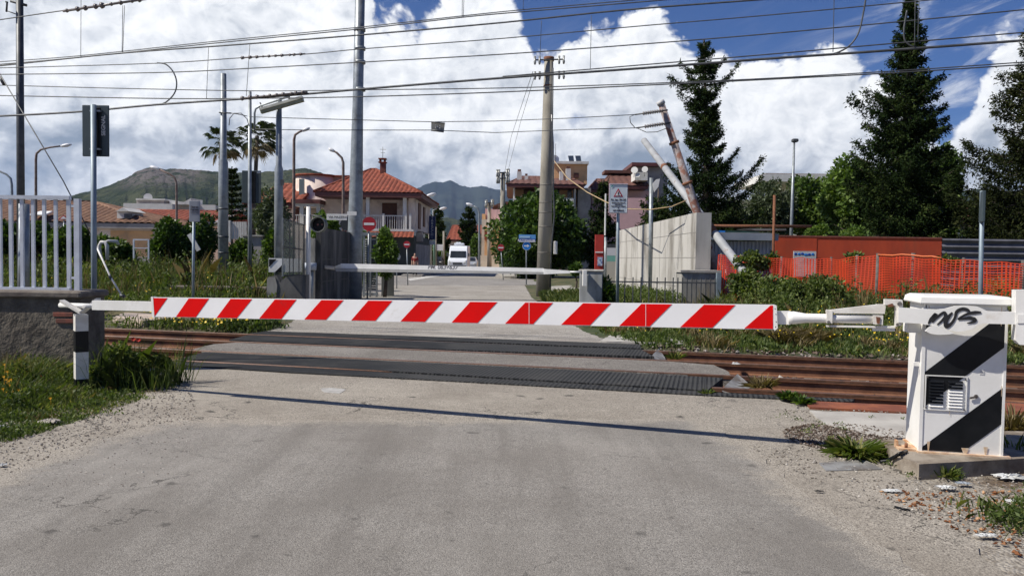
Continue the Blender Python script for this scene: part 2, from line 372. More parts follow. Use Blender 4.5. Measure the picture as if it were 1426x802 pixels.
mFar = asphalt('asphalt_far', (.295, .272, .24), (.41, .385, .345), (.14, .132, .12), stain=.2, crack=.5, gsc=.6)
def ragged(pts, amp=.03, step=.15, seed=1):
    rr = random.Random(seed); out = []
    for i in range(len(pts)):
        a = Vector(pts[i]); b_ = Vector(pts[(i+1) % len(pts)]); L = (b_-a).length; n = max(1, min(90, int(L/step))); nn = (b_-a).cross(Vector((0, 0, 1))).normalized()
        for k in range(n): out.append(a.lerp(b_, k/n) + nn*rr.uniform(-amp, amp))
    return out
def slab(name, pts, mat, top, th, label, kind='structure', rag=None, seed=1):
    p = [Vector((q[0], q[1], top)) for q in pts]
    if rag: p = ragged(p, rag, .12, seed)
    mb = MB(); mb.prism(p, (0, 0, 1), th); o = mb.build(name, mat); tag(o, label, kind=kind); return o
def GP(l, z=0.): return [G(a, b, z) for a, b in l]
apron = [(-6.5, -4, 0), (-4.2, 1.0, 0)] + GP([(-60, 640), (0, 622), (60, 602), (130, 578), (190, 560), (205, 545), (216, 527), (232, 513), (285, 512), (660, 533), (989, 551.5), (1085, 556), (1130, 575), (1190, 600), (1240, 640), (1300, 700), (1400, 800)]) + [(5.2, 1.0, 0), (7, -4, 0)]
slab('road_apron', apron, mOld, 0., .3, 'worn pale asphalt strip in front of the rails', rag=.035, seed=3)
grey = [(-5.5, -4, 0), (-3.6, 1.2, 0)] + GP([(-120, 740), (0, 662), (60, 640), (120, 618), (180, 600), (230, 590), (300, 586), (500, 586), (700, 585), (930, 583), (965, 586), (1000, 598), (1035, 618), (1080, 652), (1140, 700), (1210, 748), (1290, 800), (1390, 880)]) + [(3.6, 1.0, 0), (4.5, -4, 0)]
slab('road', grey, mAs, .006, .05, 'grey asphalt lane leading up to the barrier', rag=.045, seed=5)
mid = GP([(268, 486), (298, 479), (330, 476.8), (640, 490), (898, 500.3), (993, 508), (1013, 516), (1021, 524.5), (640, 507.0), (285, 490.2)])
slab('road_between_tracks', mid, mMid, 0.0, .3, 'grimy asphalt strip between the two tracks', rag=.012, seed=6)
far = GP([(372, 461), (395, 455), (418, 441), (430, 425), (438, 411), (498, 396), (520, 387), (548, 378.5), (596, 368.5), (628, 366), (650, 366.5), (676, 371), (712, 382), (728, 392), (740, 414), (770, 436), (812, 461), (836, 470), (893, 479.3), (640, 471)])
slab('road_beyond_tracks', far, mFar, 0.0, .3, 'sunlit pale street continuing past the crossing into town', rag=.03, seed=7)
slab('side_street', [(-30, 46, 0), (-9.2, 44, 0), (-6.3, 40, 0), (-.2, 42, 0), (3, 45.5, 0), (35, 43, 0), (35, 50.5, 0), (2.5, 53.5, 0), (-1.6, 56, 0), (-7.4, 56, 0), (-9.5, 54, 0), (-30, 55, 0)], asphalt('asphalt_side', (.24, .225, .21), (.34, .33, .31), (.14, .13, .12), crack=.3, gsc=.5), .004, .02, 'side street crossing beyond the barrier', rag=.05)
mWh = M('road_paint', (.62, .61, .58), (.35, .34, .31), 6, .8)
for pts, lb in ((GP([(566, 388.5), (640, 379.5), (650, 379.5), (600, 386.5), (572, 391)]), 'white line at the mouth of the left side street'), (GP([(640, 380), (660, 379.5), (662, 381), (640, 381.5)]), 'white stop line in front of the camper van')):
    slab('road_marking', pts, mWh, .010, .004, lb)
mCon = M('concrete_pale', (.44, .42, .38), (.33, .31, .28), 2.2, .9, bump=.4, bsc=30, c3=(.20, .18, .155), sc3=1.3, lo3=.55, hi3=.75)
mKerb = M('kerb_concrete', (.40, .385, .35), (.27, .25, .22), 4, .9, bump=.4, c3=(.13, .12, .10), sc3=2, lo3=.56, hi3=.72)
slab('pavement', [(-10.2, 29.6, 0), (-6.4, 29.6, 0), (-6.8, 38, 0), (-9.4, 41.5, 0), (-14, 42, 0)], mKerb, .11, .3, 'pavement corner with kerb on the left of the street')
slab('pavement', [(-8.0, 57.5, 0), (-6.5, 57.5, 0), (-8.3, 120, 0), (-10.5, 120, 0)], mKerb, .12, .3, 'pavement along the street beside the red roofed villa')
slab('pavement', [(-.6, 57, 0), (.6, 57, 0), (14, 54.5, 0), (30, 54, 0), (30, 57, 0), (2.2, 60, 0), (-1.8, 120, 0), (-3.2, 120, 0)], mKerb, .12, .3, 'pavement around the big bush on the right of the street')
slab('pavement', [(1.0, 31, 0), (3.2, 30, 0), (5, 40, 0), (3.0, 41, 0), (1.4, 38, 0)], mKerb, .10, .3, 'pale kerb island behind the concrete pole')
slab('concrete_strip', GP([(1128, 573), (1276, 578), (1276, 612), (1210, 606), (1150, 592)], .0), mCon, .012, .1, 'pale concrete strip between rails and barrier cabinet', rag=.02)
slab('concrete_strip', GP([(836, 477), (895, 479), (950, 481), (952, 472), (850, 468)], .0), mCon, .03, .25, 'pale concrete block at the far corner of the crossing', rag=.02)
slab('gravel_path', GP([(158, 442), (178, 433), (215, 432), (262, 437), (240, 444), (200, 446)], .1), M('path_dust', (.52, .42, .35), (.40, .33, .27), 5, .95, bump=.4), .10, .15, 'small dusty pinkish concrete apron beyond the left end of the barrier', rag=.03)

# rails --------------------------------------------------------------
mRail = M('rail_rust', (.13, .052, .024), (.215, .097, .05), 5, .75, bump=.25, bsc=60, c3=(.07, .035, .02), sc3=1.5)
mRailT = M('rail_top', (.17, .085, .05), (.10, .055, .035), 12, .4, metal=.3)
RAILS = [13.50, 12.28, 10.95, 9.86]
RLAB = ['farthest rusty rail of the four, under the far rubber panel', 'rusty rail at the near edge of the far rubber panel', 'rusty rail at the far edge of the near rubber panel', 'nearest rusty rail of the four']
prof_ = [(-.07, -.155), (.07, -.155), (.07, -.142), (.012, -.125), (.010, -.045), (.036, -.032), (.036, -.004), (.028, 0), (-.028, 0), (-.036, -.004), (-.036, -.032), (-.010, -.045), (-.012, -.125), (-.07, -.142)]
for y0, lb in zip(RAILS, RLAB):
    root = thing('rail', TP(-60, y0, -.155), lb, 'rail', 'rusty rails of the two tracks')
    zt = .012
    for nm, sel, mt in (('rail_web', prof_, mRail), ('rail_head', [(-.037, zt-.03), (.037, zt-.03), (.037, zt-.006), (.03, zt), (-.03, zt), (-.037, zt-.006)], mRailT)):
        mb = MB(); k = len(sel); A = []; 
        for xx in (-60, 60):
            for a, z in sel: A.append(TP(xx, y0, z) + TN*a)
        mb.add(A, [tuple(range(k)), tuple(reversed(range(k, 2*k)))] + [(i, i+k, (i+1) % k+k, (i+1) % k) for i in range(k)])
        mb.build(nm, mt, root)
# sleepers: one stock each (seen between the rails to the right)
mSl = M('sleeper_concrete', (.20, .16, .12), (.12, .09, .065), 6, .9, bump=.3)
proto = None
def sleeper_ok(x): return x > 3.6 or x < -5.2
for base, nm in ((12.89, 'far'), (10.40, 'near')):
    for k in range(-34, 34):
        x = k*.6 + (.2 if nm == 'far' else 0)
        if not sleeper_ok(x) or x < -13 or x > 11: continue
        if proto is None:
            mb = MB(); mb.box(TP(x, base, -.19), (.24, 2.3, .09), rz=math.atan(SL), bev=.02); proto = mb.build('sleeper', mSl); o = proto
        else:
            o = proto.copy(); scene.collection.objects.link(o); o.location = TP(x, base, -.235)
        tag(o, 'concrete sleeper under the %s track, half sunk in ballast' % nm, 'sleeper', 'concrete sleepers of the %s track' % nm)
# rubber panels -------------------------------------------------------
rm = bpy.data.materials.new('rubber_panel'); rm.use_nodes = True; t = NT(rm.node_tree); b = t.n['Principled BSDF']
pos = t.new('ShaderNodeNewGeometry').outputs['Position']; mp = t.new('ShaderNodeMapping'); t.put(mp.inputs[0], pos); mp.inputs['Rotation'].default_value = (0, 0, -math.atan(SL))
sp = t.new('ShaderNodeSeparateXYZ'); t.put(sp.inputs[0], mp.outputs[0]); u, v_ = sp.outputs[0], sp.outputs[1]
def tri(x, per): return t.m('ABSOLUTE', t.m('SUBTRACT', t.m('FRACT', t.m('DIVIDE', x, per)), .5))
stud = t.m('MINIMUM', t.mr(tri(u, .055), .16, .26), t.mr(tri(t.m('ADD', v_, t.m('MULTIPLY', u, .35)), .06), .12, .22))
reg = t.mr(u, -4.4, -3.6); reg = t.m('MULTIPLY', reg, t.mr(u, 3.0, 2.2))
seam = t.m('MAXIMUM', t.mr(tri(u, 1.2), .492, .499), t.mr(tri(t.m('ADD', v_, .12), .66), .49, .498))
dust = t.mr(t.noise(pos, 1.4, 6, .65), .42, .7)
cc = t.mix(dust, (.016, .017, .018), (.040, .039, .037)); cc = t.mix(t.m('MULTIPLY', t.m('MULTIPLY', stud, reg), .75), cc, (.085, .085, .082)); cc = t.mix(t.m('MULTIPLY', seam, .7), cc, (.008, .008, .008))
cc = t.mix(t.mr(t.noise(pos, 90, 3, .7), .6, .75, 0, .4), cc, (.16, .15, .13))
t.put(b.inputs['Base Color'], cc); b.inputs['Roughness'].default_value = .8; b.inputs['Specular IOR Level'].default_value = .2; t.put(b.inputs['Normal'], t.bump(t.m('MULTIPLY', stud, reg), .7, .012))
def panel_row(poly, lb, n):
    root = thing('crossing_panel', G(*poly[0]), lb, 'rubber panel', 'rubber panels filling the two tracks')
    return root
npan = GP([(285, 491.0), (640, 508.3), (1007, 526.5), (1003, 534), (985, 548.5), (1204, 561), (1200, 566), (660, 532.0), (400, 519.5), (250, 510), (232, 506.5), (254, 499)])
def panel(poly, lb):
    mb = MB(); mb.prism([Vector((p.x, p.y, .016)) for p in poly], (0, 0, 1), .2); o = mb.build('crossing_panel', rm); tag(o, lb, 'rubber panel'); return o
# split either side of the rails so the rail head shows between
panel(GP([(285, 491.6), (640, 508.8), (1007, 527.6), (985, 545), (640, 523.6), (340, 506.2), (250, 500.8)]), 'studded black rubber panel between the rails of the near track')
panel(GP([(232, 504.3), (340, 508.6), (640, 526.0), (985, 547.4), (1190, 557.5), (1186, 561), (989, 552), (660, 533.4), (400, 519.5), (285, 512), (240, 508)]), 'rubber edge strip on the near side of the near track')
panel(GP([(319, 474.4), (345, 467.5), (640, 478.2), (893, 488), (911, 497.8), (640, 488.2), (400, 478.4)]), 'studded black rubber panel between the rails of the far track')
panel(GP([(372, 462), (640, 471.2), (891, 480.3), (893, 486.2), (640, 476.3), (345, 465.9)]), 'rubber edge strip on the far side of the far track')
mGp = M('steel_plate', (.30, .30, .29), (.18, .17, .16), 8, .6, metal=.2, c3=(.12, .09, .06), sc3=3)
for q, lb in (([(1004, 541.5), (1027, 523.5), (1052, 536), (1046, 546)], 'bent grey end plate at the right end of the near rubber panel'), ([(905, 497), (917, 487.5), (926, 493), (930, 499)], 'bent grey end plate at the right end of the far rubber panel')):
    a = GP(q); mb = MB(); P = [Vector((p.x, p.y, -.06)) for p in a]; P[1].z = .03; P[0].z = -.01; P[2].z = -.05; P[3].z = -.12
    mb.prism(P, (0, 0, 1), .012); tag(mb.build('end_plate', mGp), lb, 'metal plate')
mb = MB(); a = GP([(1128, 568), (1276, 575.5), (1276, 566), (1120, 559)]); mb.prism([Vector((p.x, p.y, .01)) for p in a], (0, 0, 1), .07)
tag(mb.build('rusty_beam', M('rust_orange', (.27, .085, .035), (.17, .05, .025), 5, .85, bump=.3, c3=(.34, .16, .09))), 'long orange rusty beam lying beside the nearest rail, left of the cabinet', 'steel beam')
mb = MB(); a = GP([(1392, 572), (1560, 584), (1560, 572), (1392, 561)]); mb.prism([Vector((p.x, p.y, .01)) for p in a], (0, 0, 1), .07)
tag(mb.build('rusty_beam', MATS['rust_orange']), 'orange rusty beam beside the nearest rail, right of the cabinet', 'steel beam')
# manhole plate in verge, far ledge
mb = MB(); a = GP([(1140, 645), (1205, 641), (1230, 654), (1150, 656)]); mb.prism([Vector((p.x, p.y, .006)) for p in a], (0, 0, 1), .02)
tag(mb.build('cover_plate', mGp), 'flat grey metal cover plate on the gravel left of the slab', 'cover plate')
# tarmac scar patch
slab('road_patch', GP([(445, 541), (452, 546), (474, 548), (482, 542), (462, 540)]), M('patch_pale', (.42, .41, .39), (.3, .29, .27), 8, .9), .003, .004, 'small pale patch in the old asphalt', rag=.01)

# mountains -----------------------------------------------------------
def ridge(name, prof, D, depth, mat, label, steps=180, seed=0, base=-60):
    rr = np.random.default_rng(seed); xs = np.linspace(prof[0][0], prof[-1][0], steps); ys = np.interp(xs, [p[0] for p in prof], [p[1] for p in prof])
    rows = 26; V = []; zmax_ = 300*D/2600*.6
    for j in range(rows):
        u = j/(rows-1)          # 0 foot (near) -> 1 crest
        for i, (x, y) in enumerate(zip(xs, ys)):
            top = W(x, y, D); zc = top.z; h = (u**1.25)
            f = 1-abs(2*(i/(steps-1))-1)
            gul = (np.sin(i*.55+3*np.sin(u*3+seed)+seed)+.6*np.sin(i*1.27+u*5)+.5*np.sin(i*2.9+u*9+seed))*.016*(1-u)*u*4
            V.append(((top.x)*(1-(1-u)*depth/D) + gul*depth*.3, D-(1-u)*depth, base + (zc-base)*max(0, h+gul*.5)))
    V = [(x, y, z + (rr.normal()*.004*(zmax_) if y < D else rr.normal()*.004*zmax_)) for x, y, z in V]
    V += [(V[(rows-1)*steps+i][0], D+depth*.6, base) for i in range(steps)]; rows += 1
    F = [(j*steps+i, j*steps+i+1, (j+1)*steps+i+1, (j+1)*steps+i) for j in range(rows-1) for i in range(steps-1)]
    mb = MB(); mb.smooth = True; mb.add(V, F); o = mb.build(name, mat); tag(o, label, kind='structure'); return o
hm = bpy.data.materials.new('hill_scrub'); hm.use_nodes = True; t = NT(hm.node_tree); b = t.n['Principled BSDF']; b.inputs['Roughness'].default_value = 1; b.inputs['Specular IOR Level'].default_value = 0
pos = t.new('ShaderNodeNewGeometry').outputs['Position']; n_ = t.noise(pos, .006, 9, .7); nb = t.noise(pos, .03, 6, .75)
c_ = t.mix(t.mr(n_, .42, .58), (.024, .038, .016), (.085, .095, .048)); c_ = t.mix(t.mr(nb, .48, .6, 0, .8), c_, (.022, .032, .014))
sz = t.new('ShaderNodeSeparateXYZ'); t.put(sz.inputs[0], pos)
rock = t.m('MULTIPLY', t.mr(sz.outputs[2], 180, 230), t.mr(t.m('ABSOLUTE', t.m('ADD', sz.outputs[0], 1120)), 200, 60)); c_ = t.mix(t.m('MULTIPLY', rock, t.mr(nb, .40, .52)), c_, (.17, .15, .14))
t.put(b.inputs['Base Color'], c_); t.put(b.inputs['Normal'], t.bump(t.m('ADD', n_, t.m('MULTIPLY', nb, .3)), 1., 60))
ridge('hill', [(60, 290), (105, 271), (130, 265), (150, 259), (178, 247), (190, 239), (199, 235.5), (212, 232.5), (228, 236), (240, 235), (262, 236), (300, 239), (345, 241), (400, 237), (425, 234), (445, 240), (470, 249), (500, 262), (540, 290)], 2600, 1000, hm, 'green rounded hill with a rocky brow on the left', seed=2)
mm = M('mountain_far', (.016, .026, .028), (.040, .052, .045), .0022, 1., det=8, spec=0, lo=.42, hi=.58)
ridge('mountain', [(470, 300), (540, 282), (575, 266), (590, 258), (605, 253), (618, 254), (628, 251), (640, 258), (655, 261), (672, 259), (690, 264), (712, 266), (740, 262), (790, 278), (850, 290), (930, 300)], 9000, 3500, mm, 'distant blue mountain under the clouds at the end of the street', seed=5, base=-200)
ridge('hill', [(540, 320), (590, 306), (625, 303), (660, 311), (700, 318), (740, 325)], 3500, 700, hm, 'low green foothill behind the van', seed=8)
ridge('hill', [(1240, 300), (1290, 282), (1330, 268), (1360, 263), (1400, 266), (1500, 285)], 3000, 700, hm, 'dark hill glimpsed between the right conifers', seed=9)
# ================================================================== NEAR BARRIER
mW = M('white_paint', (.80, .79, .76), (.72, .71, .67), 3, .45, bump=.05, c3=(.52, .45, .36), sc3=2.2, lo3=.60, hi3=.8)
mWd = M('white_paint_worn', (.74, .72, .67), (.60, .57, .51), 7, .55, bump=.1, c3=(.30, .17, .09), sc3=5, lo3=.62, hi3=.74)
mRed = M('red_reflective', (.72, .003, .003), (.62, .004, .004), 2.5, .55, spec=.1, c3=(.40, .02, .02), sc3=5, lo3=.62, hi3=.78)
mWhR = M('white_reflective', (.82, .82, .82), (.76, .76, .76), 2, .45, spec=.3, c3=(.60, .58, .54), sc3=5, lo3=.6, hi3=.78)
mBk = M('black_paint', (.006, .007, .009), (.013, .014, .016), 4, .35, spec=.2)
mBkS = M('spray_black', (.010, .010, .012), None, rough=.7)
mSt = M('galvanised', (.30, .33, .35), (.22, .245, .26), 5, .45, metal=.35, bump=.08, c3=(.15, .15, .15), sc3=2)
mStD = M('steel_dark', (.055, .06, .065), (.09, .095, .10), 6, .5, metal=.3)
mRust = M('rust', (.22, .09, .04), (.13, .05, .025), 20, .85, bump=.3)
mBolt = M('bolt', (.22, .21, .20), (.12, .10, .09), 30, .5, metal=.6)
cabL = G(1281, 629.5, .1); cabR = G(1395, 636.5, .1)
cu_ = (cabR-cabL); cu_.z = 0; CW = cu_.length; cu_.normalize(); cn = Vector((cu_.y, -cu_.x, 0)).normalized()
if cn.y > 0: cn = -cn
CD = .40
p0 = Vector((XY(113, 8.45), 8.45, 0)); cmid = (cabL+cabR)/2 + cn*.10; p1 = Vector((cmid.x, cmid.y, 0))
au = (p1-p0).normalized(); an = Vector((au.y, -au.x, 0)); 
if an.y > 0: an = -an
def A(px, py, off=0.): return PL(px, py, p0+an*off, an)
def AP(l, off=0.): return [A(x, y, off) for x, y in l]
bar = thing('level_crossing_barrier', p0 + Vector((0, 0, .9)), 'closed red and white striped barrier arm across the near side of the crossing', 'barrier')
# reflective plate and its red stripes
mb = MB(); mb.prism(AP([(211, 414), (1078, 424.5), (1080, 459), (213, 441)]), an, .035); pl_ = mb.build('reflective_plate', mWhR, bar)
TB = [((212.5, 215), (212.5, 233)), ((244.9, 272.4), (262.7, 290.9)), ((301.6, 329.8), (321, 350.8)), ((360.9, 391.7), (382.6, 412.7)), ((423.7, 453.9), (447.4, 478.2)), ((488.9, 522.6), (512.8, 546.2)),
      ((557.6, 591.6), (583.5, 616.9)), ((628.9, 665), (654.8, 692.4)), ((703.5, 742.3), (731.5, 769.9)), ((781.4, 821.6), (811.8, 850.5)), ((862.4, 904.7), (893.1, 935.7)), ((947.3, 992), (980.4, 1024)), ((1036.5, 1076.5), (1073, 1076.5))]
def ty(x): return 414.9+(x-211)*(424.9-414.4)/867
def by(x): return 440.4+(x-213)*(458.6-440.9)/867
for (b0, b1), (t0, t1) in TB:
    mb = MB(); mb.prism(AP([(b0, by(b0)), (b1, by(b1)), (t1, ty(t1)), (t0, ty(t0))], .003), an, .0025); mb.build('red_stripe', mRed, pl_)
mb = MB()
for x in (736.5, 899): mb.prism(AP([(x, ty(x)), (x+.5, ty(x)), (x+.5, by(x)), (x, by(x))], .0045), an, .001)
mb.split('plate_seam', mWhR, pl_)
mb = MB(); mb.prism(AP([(210, 413.2), (213, 413.2), (215, 442), (211.5, 442)], .005), an, .05); mb.prism(AP([(1077, 424), (1081.5, 426), (1083, 457), (1078.5, 461)], .005), an, .05)
mb.split('end_cap', mW, bar)
mb = MB()
for x, y in ((1079.3, 430), (1080.5, 437.5), (1080.8, 448), (1080, 455)): mb.disc(A(x, y, .007), .004, an, .003, 8)
mb.split('rivet', mStD, bar)
# arm beam behind plate (rectangular box section) and its tapering ends
mb = MB(); mb.prism(AP([(128, 418.5), (212, 420.3), (213, 433.5), (128, 431.5)], -.03), an, .06)
mb.prism(AP([(212, 421), (1081, 433.6), (1101, 433.5), (1101, 452), (1082, 451.5), (212, 433)], -.04), an, .05); mb.split('beam', mW, bar)
c0 = A(84, 425, -.06); c1 = A(135, 426.5, -.06)
mb = MB(); mb.tube([c0, c1], .028, 14); mb.build('tip_tube', mW, bar)
mb = MB(); tp = lambda x, y: A(x, y, -.05)
mb.tube([tp(1098, 442.5), tp(1105, 442.5), tp(1122, 443), tp(1150, 443.2), tp(1217, 444.8)], [.044, .05, .036, .034, .034], 16); mb.build('root_tube', mW, bar)
mb = MB(); mb.prism(AP([(1150, 432.5), (1158, 431.5), (1220, 424.5), (1221, 424), (1234, 424), (1232, 437), (1160, 436.2), (1150, 436)], -.02), an, .055); mb.build('upper_strut', mWd, bar)
mb = MB(); mb.prism(AP([(1150, 453.2), (1246, 454.3), (1247, 457), (1151, 455.3)], -.02), an, .05); mb.prism(AP([(1215, 455), (1247, 455.5), (1246, 461), (1215, 460.5)], -.03), an, .03); mb.split('lower_strut', mWd, bar)
mb = MB(); mb.prism(AP([(1151, 432), (1159.5, 433), (1159, 450.5), (1151, 450)], .0), an, .11); mb.prism(AP([(1216, 439), (1230, 439.5), (1229.5, 452.5), (1216, 451.5)], .0), an, .11); mb.split('clamp_flange', mWd, bar)
mb = MB(); mb.prism(AP([(1220, 441), (1226, 442), (1225, 451), (1221, 450)], .008), an, .01); mb.prism(AP([(1236, 424.5), (1243, 422.5), (1245, 427), (1237, 427.5)], .012), an, .01); mb.split('rust_patch', mRust, bar)
mb = MB(); mb.prism(AP([(1232, 417), (1257, 418), (1257.5, 425.5), (1256, 453), (1247, 455), (1247.3, 425.8), (1239, 425), (1232, 424.5)], .0), an, .09); mb.build('hinge_bracket', mWd, bar)
mb = MB(); mb.disc(A(1253, 423.2, .012), .016, an, .02, 14); mb.disc(A(1154, 448.5, .012), .011, an, .02, 12); mb.disc(A(1250, 452, .012), .010, an, .02, 12); mb.split('bolt', mBolt, bar)
root = [(1251, 428), (1278, 430), (1305, 430.8), (1316, 430), (1330, 426.2), (1345, 425.6), (1362, 427), (1376, 433.5), (1417, 434.5), (1416.5, 451.7), (1370, 450.5), (1362, 453.2), (1354, 457.8), (1344, 460.8), (1333, 462), (1324, 460.5), (1313, 456), (1300, 453.5), (1280, 450.5), (1251, 449)]
mb = MB(); mb.prism(AP(root, .025), an, .028); hub = mb.build('hub_plate', mW, bar)
mb = MB(); q = AP([(1288.5, 461.0), (1293, 456.5), (1299, 452.5), (1315, 457.2), (1329.5, 464.3), (1319, 465.8), (1305, 466), (1296, 464.6)], .028); mb.prism(q, an, .05); mb.build('hub_lip', mW, bar)
# sprayed tag on hub plate
mb = MB()
def stroke(pts, wd, off=.0285):
    P = [Vector(p) for p in pts]; wds = [q*1.2 for q in wd]
    # catmull samples
    Q = []; Ws = []
    for i in range(len(P)-1):
        a, b_, c2, d = P[max(i-1, 0)], P[i], P[i+1], P[min(i+2, len(P)-1)]
        for k in range(6):
            u = k/6; Q.append(.5*((2*b_)+(-a+c2)*u+(2*a-5*b_+4*c2-d)*u*u+(-a+3*b_-3*c2+d)*u**3)); Ws.append(wds[i]*(1-u)+wds[i+1]*u)
    Q.append(P[-1]); Ws.append(wds[-1])
    L_ = []; R_ = []
    for i, p in enumerate(Q):
        d = (Q[min(i+1, len(Q)-1)]-Q[max(i-1, 0)]); d = Vector((-d.y, d.x)).normalized()*Ws[i]/2; L_.append(p+d); R_.append(p-d)
    n = len(Q); V = [A(p.x, p.y, off) for p in L_+R_]; mb.add(V, [(i, i+1, n+i+1, n+i) for i in range(n-1)])
def zz(l): return [(1270+x/9.14, 410+y/9.14) for x, y in l]
stroke([Vector(p) for p in zz([(205, 375), (245, 320), (300, 255), (290, 300), (262, 350)])], [1, 5, 4.5, 5, 2], .0285)
stroke([Vector(p) for p in zz([(250, 350), (320, 290), (405, 230), (428, 275), (385, 330), (320, 388)])], [3, 3, 3.2, 4.5, 3, 1.5], .0290)
stroke([Vector(p) for p in zz([(515, 230), (470, 280), (430, 350), (440, 405), (500, 370), (545, 300), (570, 220), (640, 185), (700, 195), (735, 215)])], [2, 4, 5, 5, 3.5, 3, 4, 4, 4, 2], .0295)
stroke([Vector(p) for p in zz([(880, 228), (800, 230), (700, 250), (590, 310), (640, 310), (740, 300), (800, 320), (790, 345), (700, 368)])], [2, 4, 3, 2, 2.5, 4, 4.5, 3.5, 1], .0300)
mb.build('spray_tag', mBkS, hub)
mb = MB(); mb.prism(AP([(1415, 404), (1440, 404), (1440, 481), (1420, 480), (1414.5, 474)], .03), an, .12); mb.prism(AP([(1417, 438), (1500, 438), (1500, 450), (1417, 450)], .036), an, .005); mb.split('counterweight', mW, bar)
# cabinet -----------------------------------------------------------
slabp = [G(1225, 613, .1), G(1246, 631, .1), G(1280, 646, .1), G(1426, 638, .1), G(1560, 640, .1), G(1560, 600, .1), G(1330, 600, .1)]
mb = MB(); mb.prism([Vector((p.x, p.y, .1)) for p in slabp], (0, 0, 1), .3)
fs = mb.build('foundation_slab', M('slab_concrete', (.30, .26, .21), (.19, .155, .12), 5, .95, bump=.6, bsc=50, c3=(.10, .075, .05), sc3=2.5, lo3=.5, hi3=.7)); tag(fs, 'stained low concrete base slab under the striped barrier cabinet', 'concrete slab')
CT = 1.5 + (366.8-427.5)/ (FPX/cabL.y) * -1 - 0   # placeholder, refined below
cab = thing('barrier_cabinet', Vector((cmid.x, cmid.y, .1)) - cn*(.10+CD/2), 'white barrier drive cabinet with wide black diagonal bands on the concrete slab', 'cabinet')
Bz = .104; Tz = PL(1340, 424, Vector(cabL), cn).z
HB = Tz-Bz
def C3(u, v, w_=0.): return Vector((cabL.x, cabL.y, 0)) + cu_*u + Vector((0, 0, Bz+v)) + cn*w_   # u along the front, v up, w outwards
def cbox(mb, u0, u1, v0, v1, w0, w1): 
    mb.add([C3(u, v, w_) for w_ in (w0, w1) for v in (v0, v1) for u in (u0, u1)], [(0, 2, 3, 1), (4, 5, 7, 6), (0, 1, 5, 4), (2, 6, 7, 3), (0, 4, 6, 2), (1, 3, 7, 5)])
mb = MB(); cbox(mb, 0, CW, 0, HB, -CD, 0); body = mb.build('body', mW, cab)
mb = MB(); cbox(mb, -.012, .012, -.0, HB*.97, -.03, .006); cbox(mb, CW-.012, CW+.006, 0, HB*.97, -.03, .006); cbox(mb, .012, CW-.012, HB-.035, HB-.005, -.02, .005); mb.split('door_frame', mW, cab)
# roof lid
mb = MB(); e_ = .035
def lidring(o, v, sh=0): return [C3(-o, v, o), C3(CW+o, v, o), C3(CW+o, v, -CD-o), C3(-o, v, -CD-o)]
rs = [lidring(e_, HB+.0), lidring(e_+.004, HB+.008), lidring(e_-.004, HB+.046), lidring(.004, HB+.062)]
V = [v for r_ in rs for v in r_]; F = [(0, 3, 2, 1), (12, 13, 14, 15)]
for k in range(3):
    for i in range(4): j = (i+1) % 4; F.append((k*4+i, k*4+j, k*4+4+j, k*4+4+i))
mb.add(V, F); mb.build('lid', mW, cab)
# black bands clipped to the front
def clip(poly, a, b_, c2):   # keep a*x+b*y<=c
    out = []
    for i in range(len(poly)):
        p, q = poly[i], poly[(i+1) % len(poly)]; fp = a*p[0]+b_*p[1]-c2; fq = a*q[0]+b_*q[1]-c2
        if fp <= 0: out.append(p)
        if (fp < 0 < fq) or (fq < 0 < fp): tq = fp/(fp-fq); out.append((p[0]+(q[0]-p[0])*tq, p[1]+(q[1]-p[1])*tq))
    return out
def band(y0a, y0b):
    # in zoomed photo units of the cabinet front (x 298..611, y 90..688); slope .85
    sl_ = .845; rect = [(302, 96), (607, 96), (607, 680), (302, 680)]
    p = clip(rect, -sl_, -1, -(y0a+sl_*300)); p = clip(p, sl_, 1, y0b+sl_*300)
    return p
def FZ(x, y): return ((x-298)/313*CW, (688-y)/598*HB)
for a_, b_ in ((40, 210), (370, 512), (672, 816)):
    p = band(a_, b_)
    if len(p) > 2: mb = MB(); mb.prism([C3(*FZ(x, y), .003) for x, y in p], cn, .002); mb.split('black_band', mBk, body)
# louvre vent, partly under the band
def FB(mb, x0, y0, x1, y1, w0, w1):
    a = FZ(x0, y1); b2 = FZ(x1, y0); cbox(mb, a[0], b2[0], a[1], b2[1], w0, w1)
mb = MB()
for x0, y0, x1, y1 in ((308, 375, 470, 379), (308, 511, 470, 515), (308, 379, 312, 511), (466, 379, 470, 511)): FB(mb, x0, y0, x1, y1, .003, .010)
vent = mb.build('vent', mW, cab)
for x0 in (325, 398):
    for k in range(9):
        y = 395+k*12.3; bk = (y + .845*((x0+27)-300)) < 512+.845*0 + 20
        mb = MB(); a0, v0 = FZ(x0, y+8); a1, v1 = FZ(x0+55, y)
        mb.add([C3(a0, v0, .016), C3(a1, v0, .016), C3(a1, v1, .004), C3(a0, v1, .004), C3(a0, v0, .004), C3(a1, v0, .004)], [(0, 1, 2, 3), (0, 4, 5, 1), (0, 3, 4), (1, 5, 2), (3, 2, 5, 4)]); mb.build('vent_slat', mBk if bk else mW, vent)
mb = MB()
for x, y in ((316, 384), (462, 388), (314, 506), (461, 508)): u, v = FZ(x, y); mb.disc(C3(u, v, .014), .006, cn, .006, 10)
mb.split('screw', mBolt, vent)
mb = MB(); u, v = FZ(505, 453); mb.disc(C3(u, v, .010), .014, cn, .012, 12); a0 = FZ(480, 462); mb.prism([C3(*FZ(480, 464), .016), C3(*FZ(482, 456), .016), C3(*FZ(503, 451), .016), C3(*FZ(503, 459), .016)], cn, .008); mb.build('lock', mBolt, cab)
mb = MB(); FB(mb, 516, 346, 534, 366, .001, .0025); mb.build('sticker', M('sticker', (.62, .62, .60), (.45, .45, .44), 60, .6), cab)
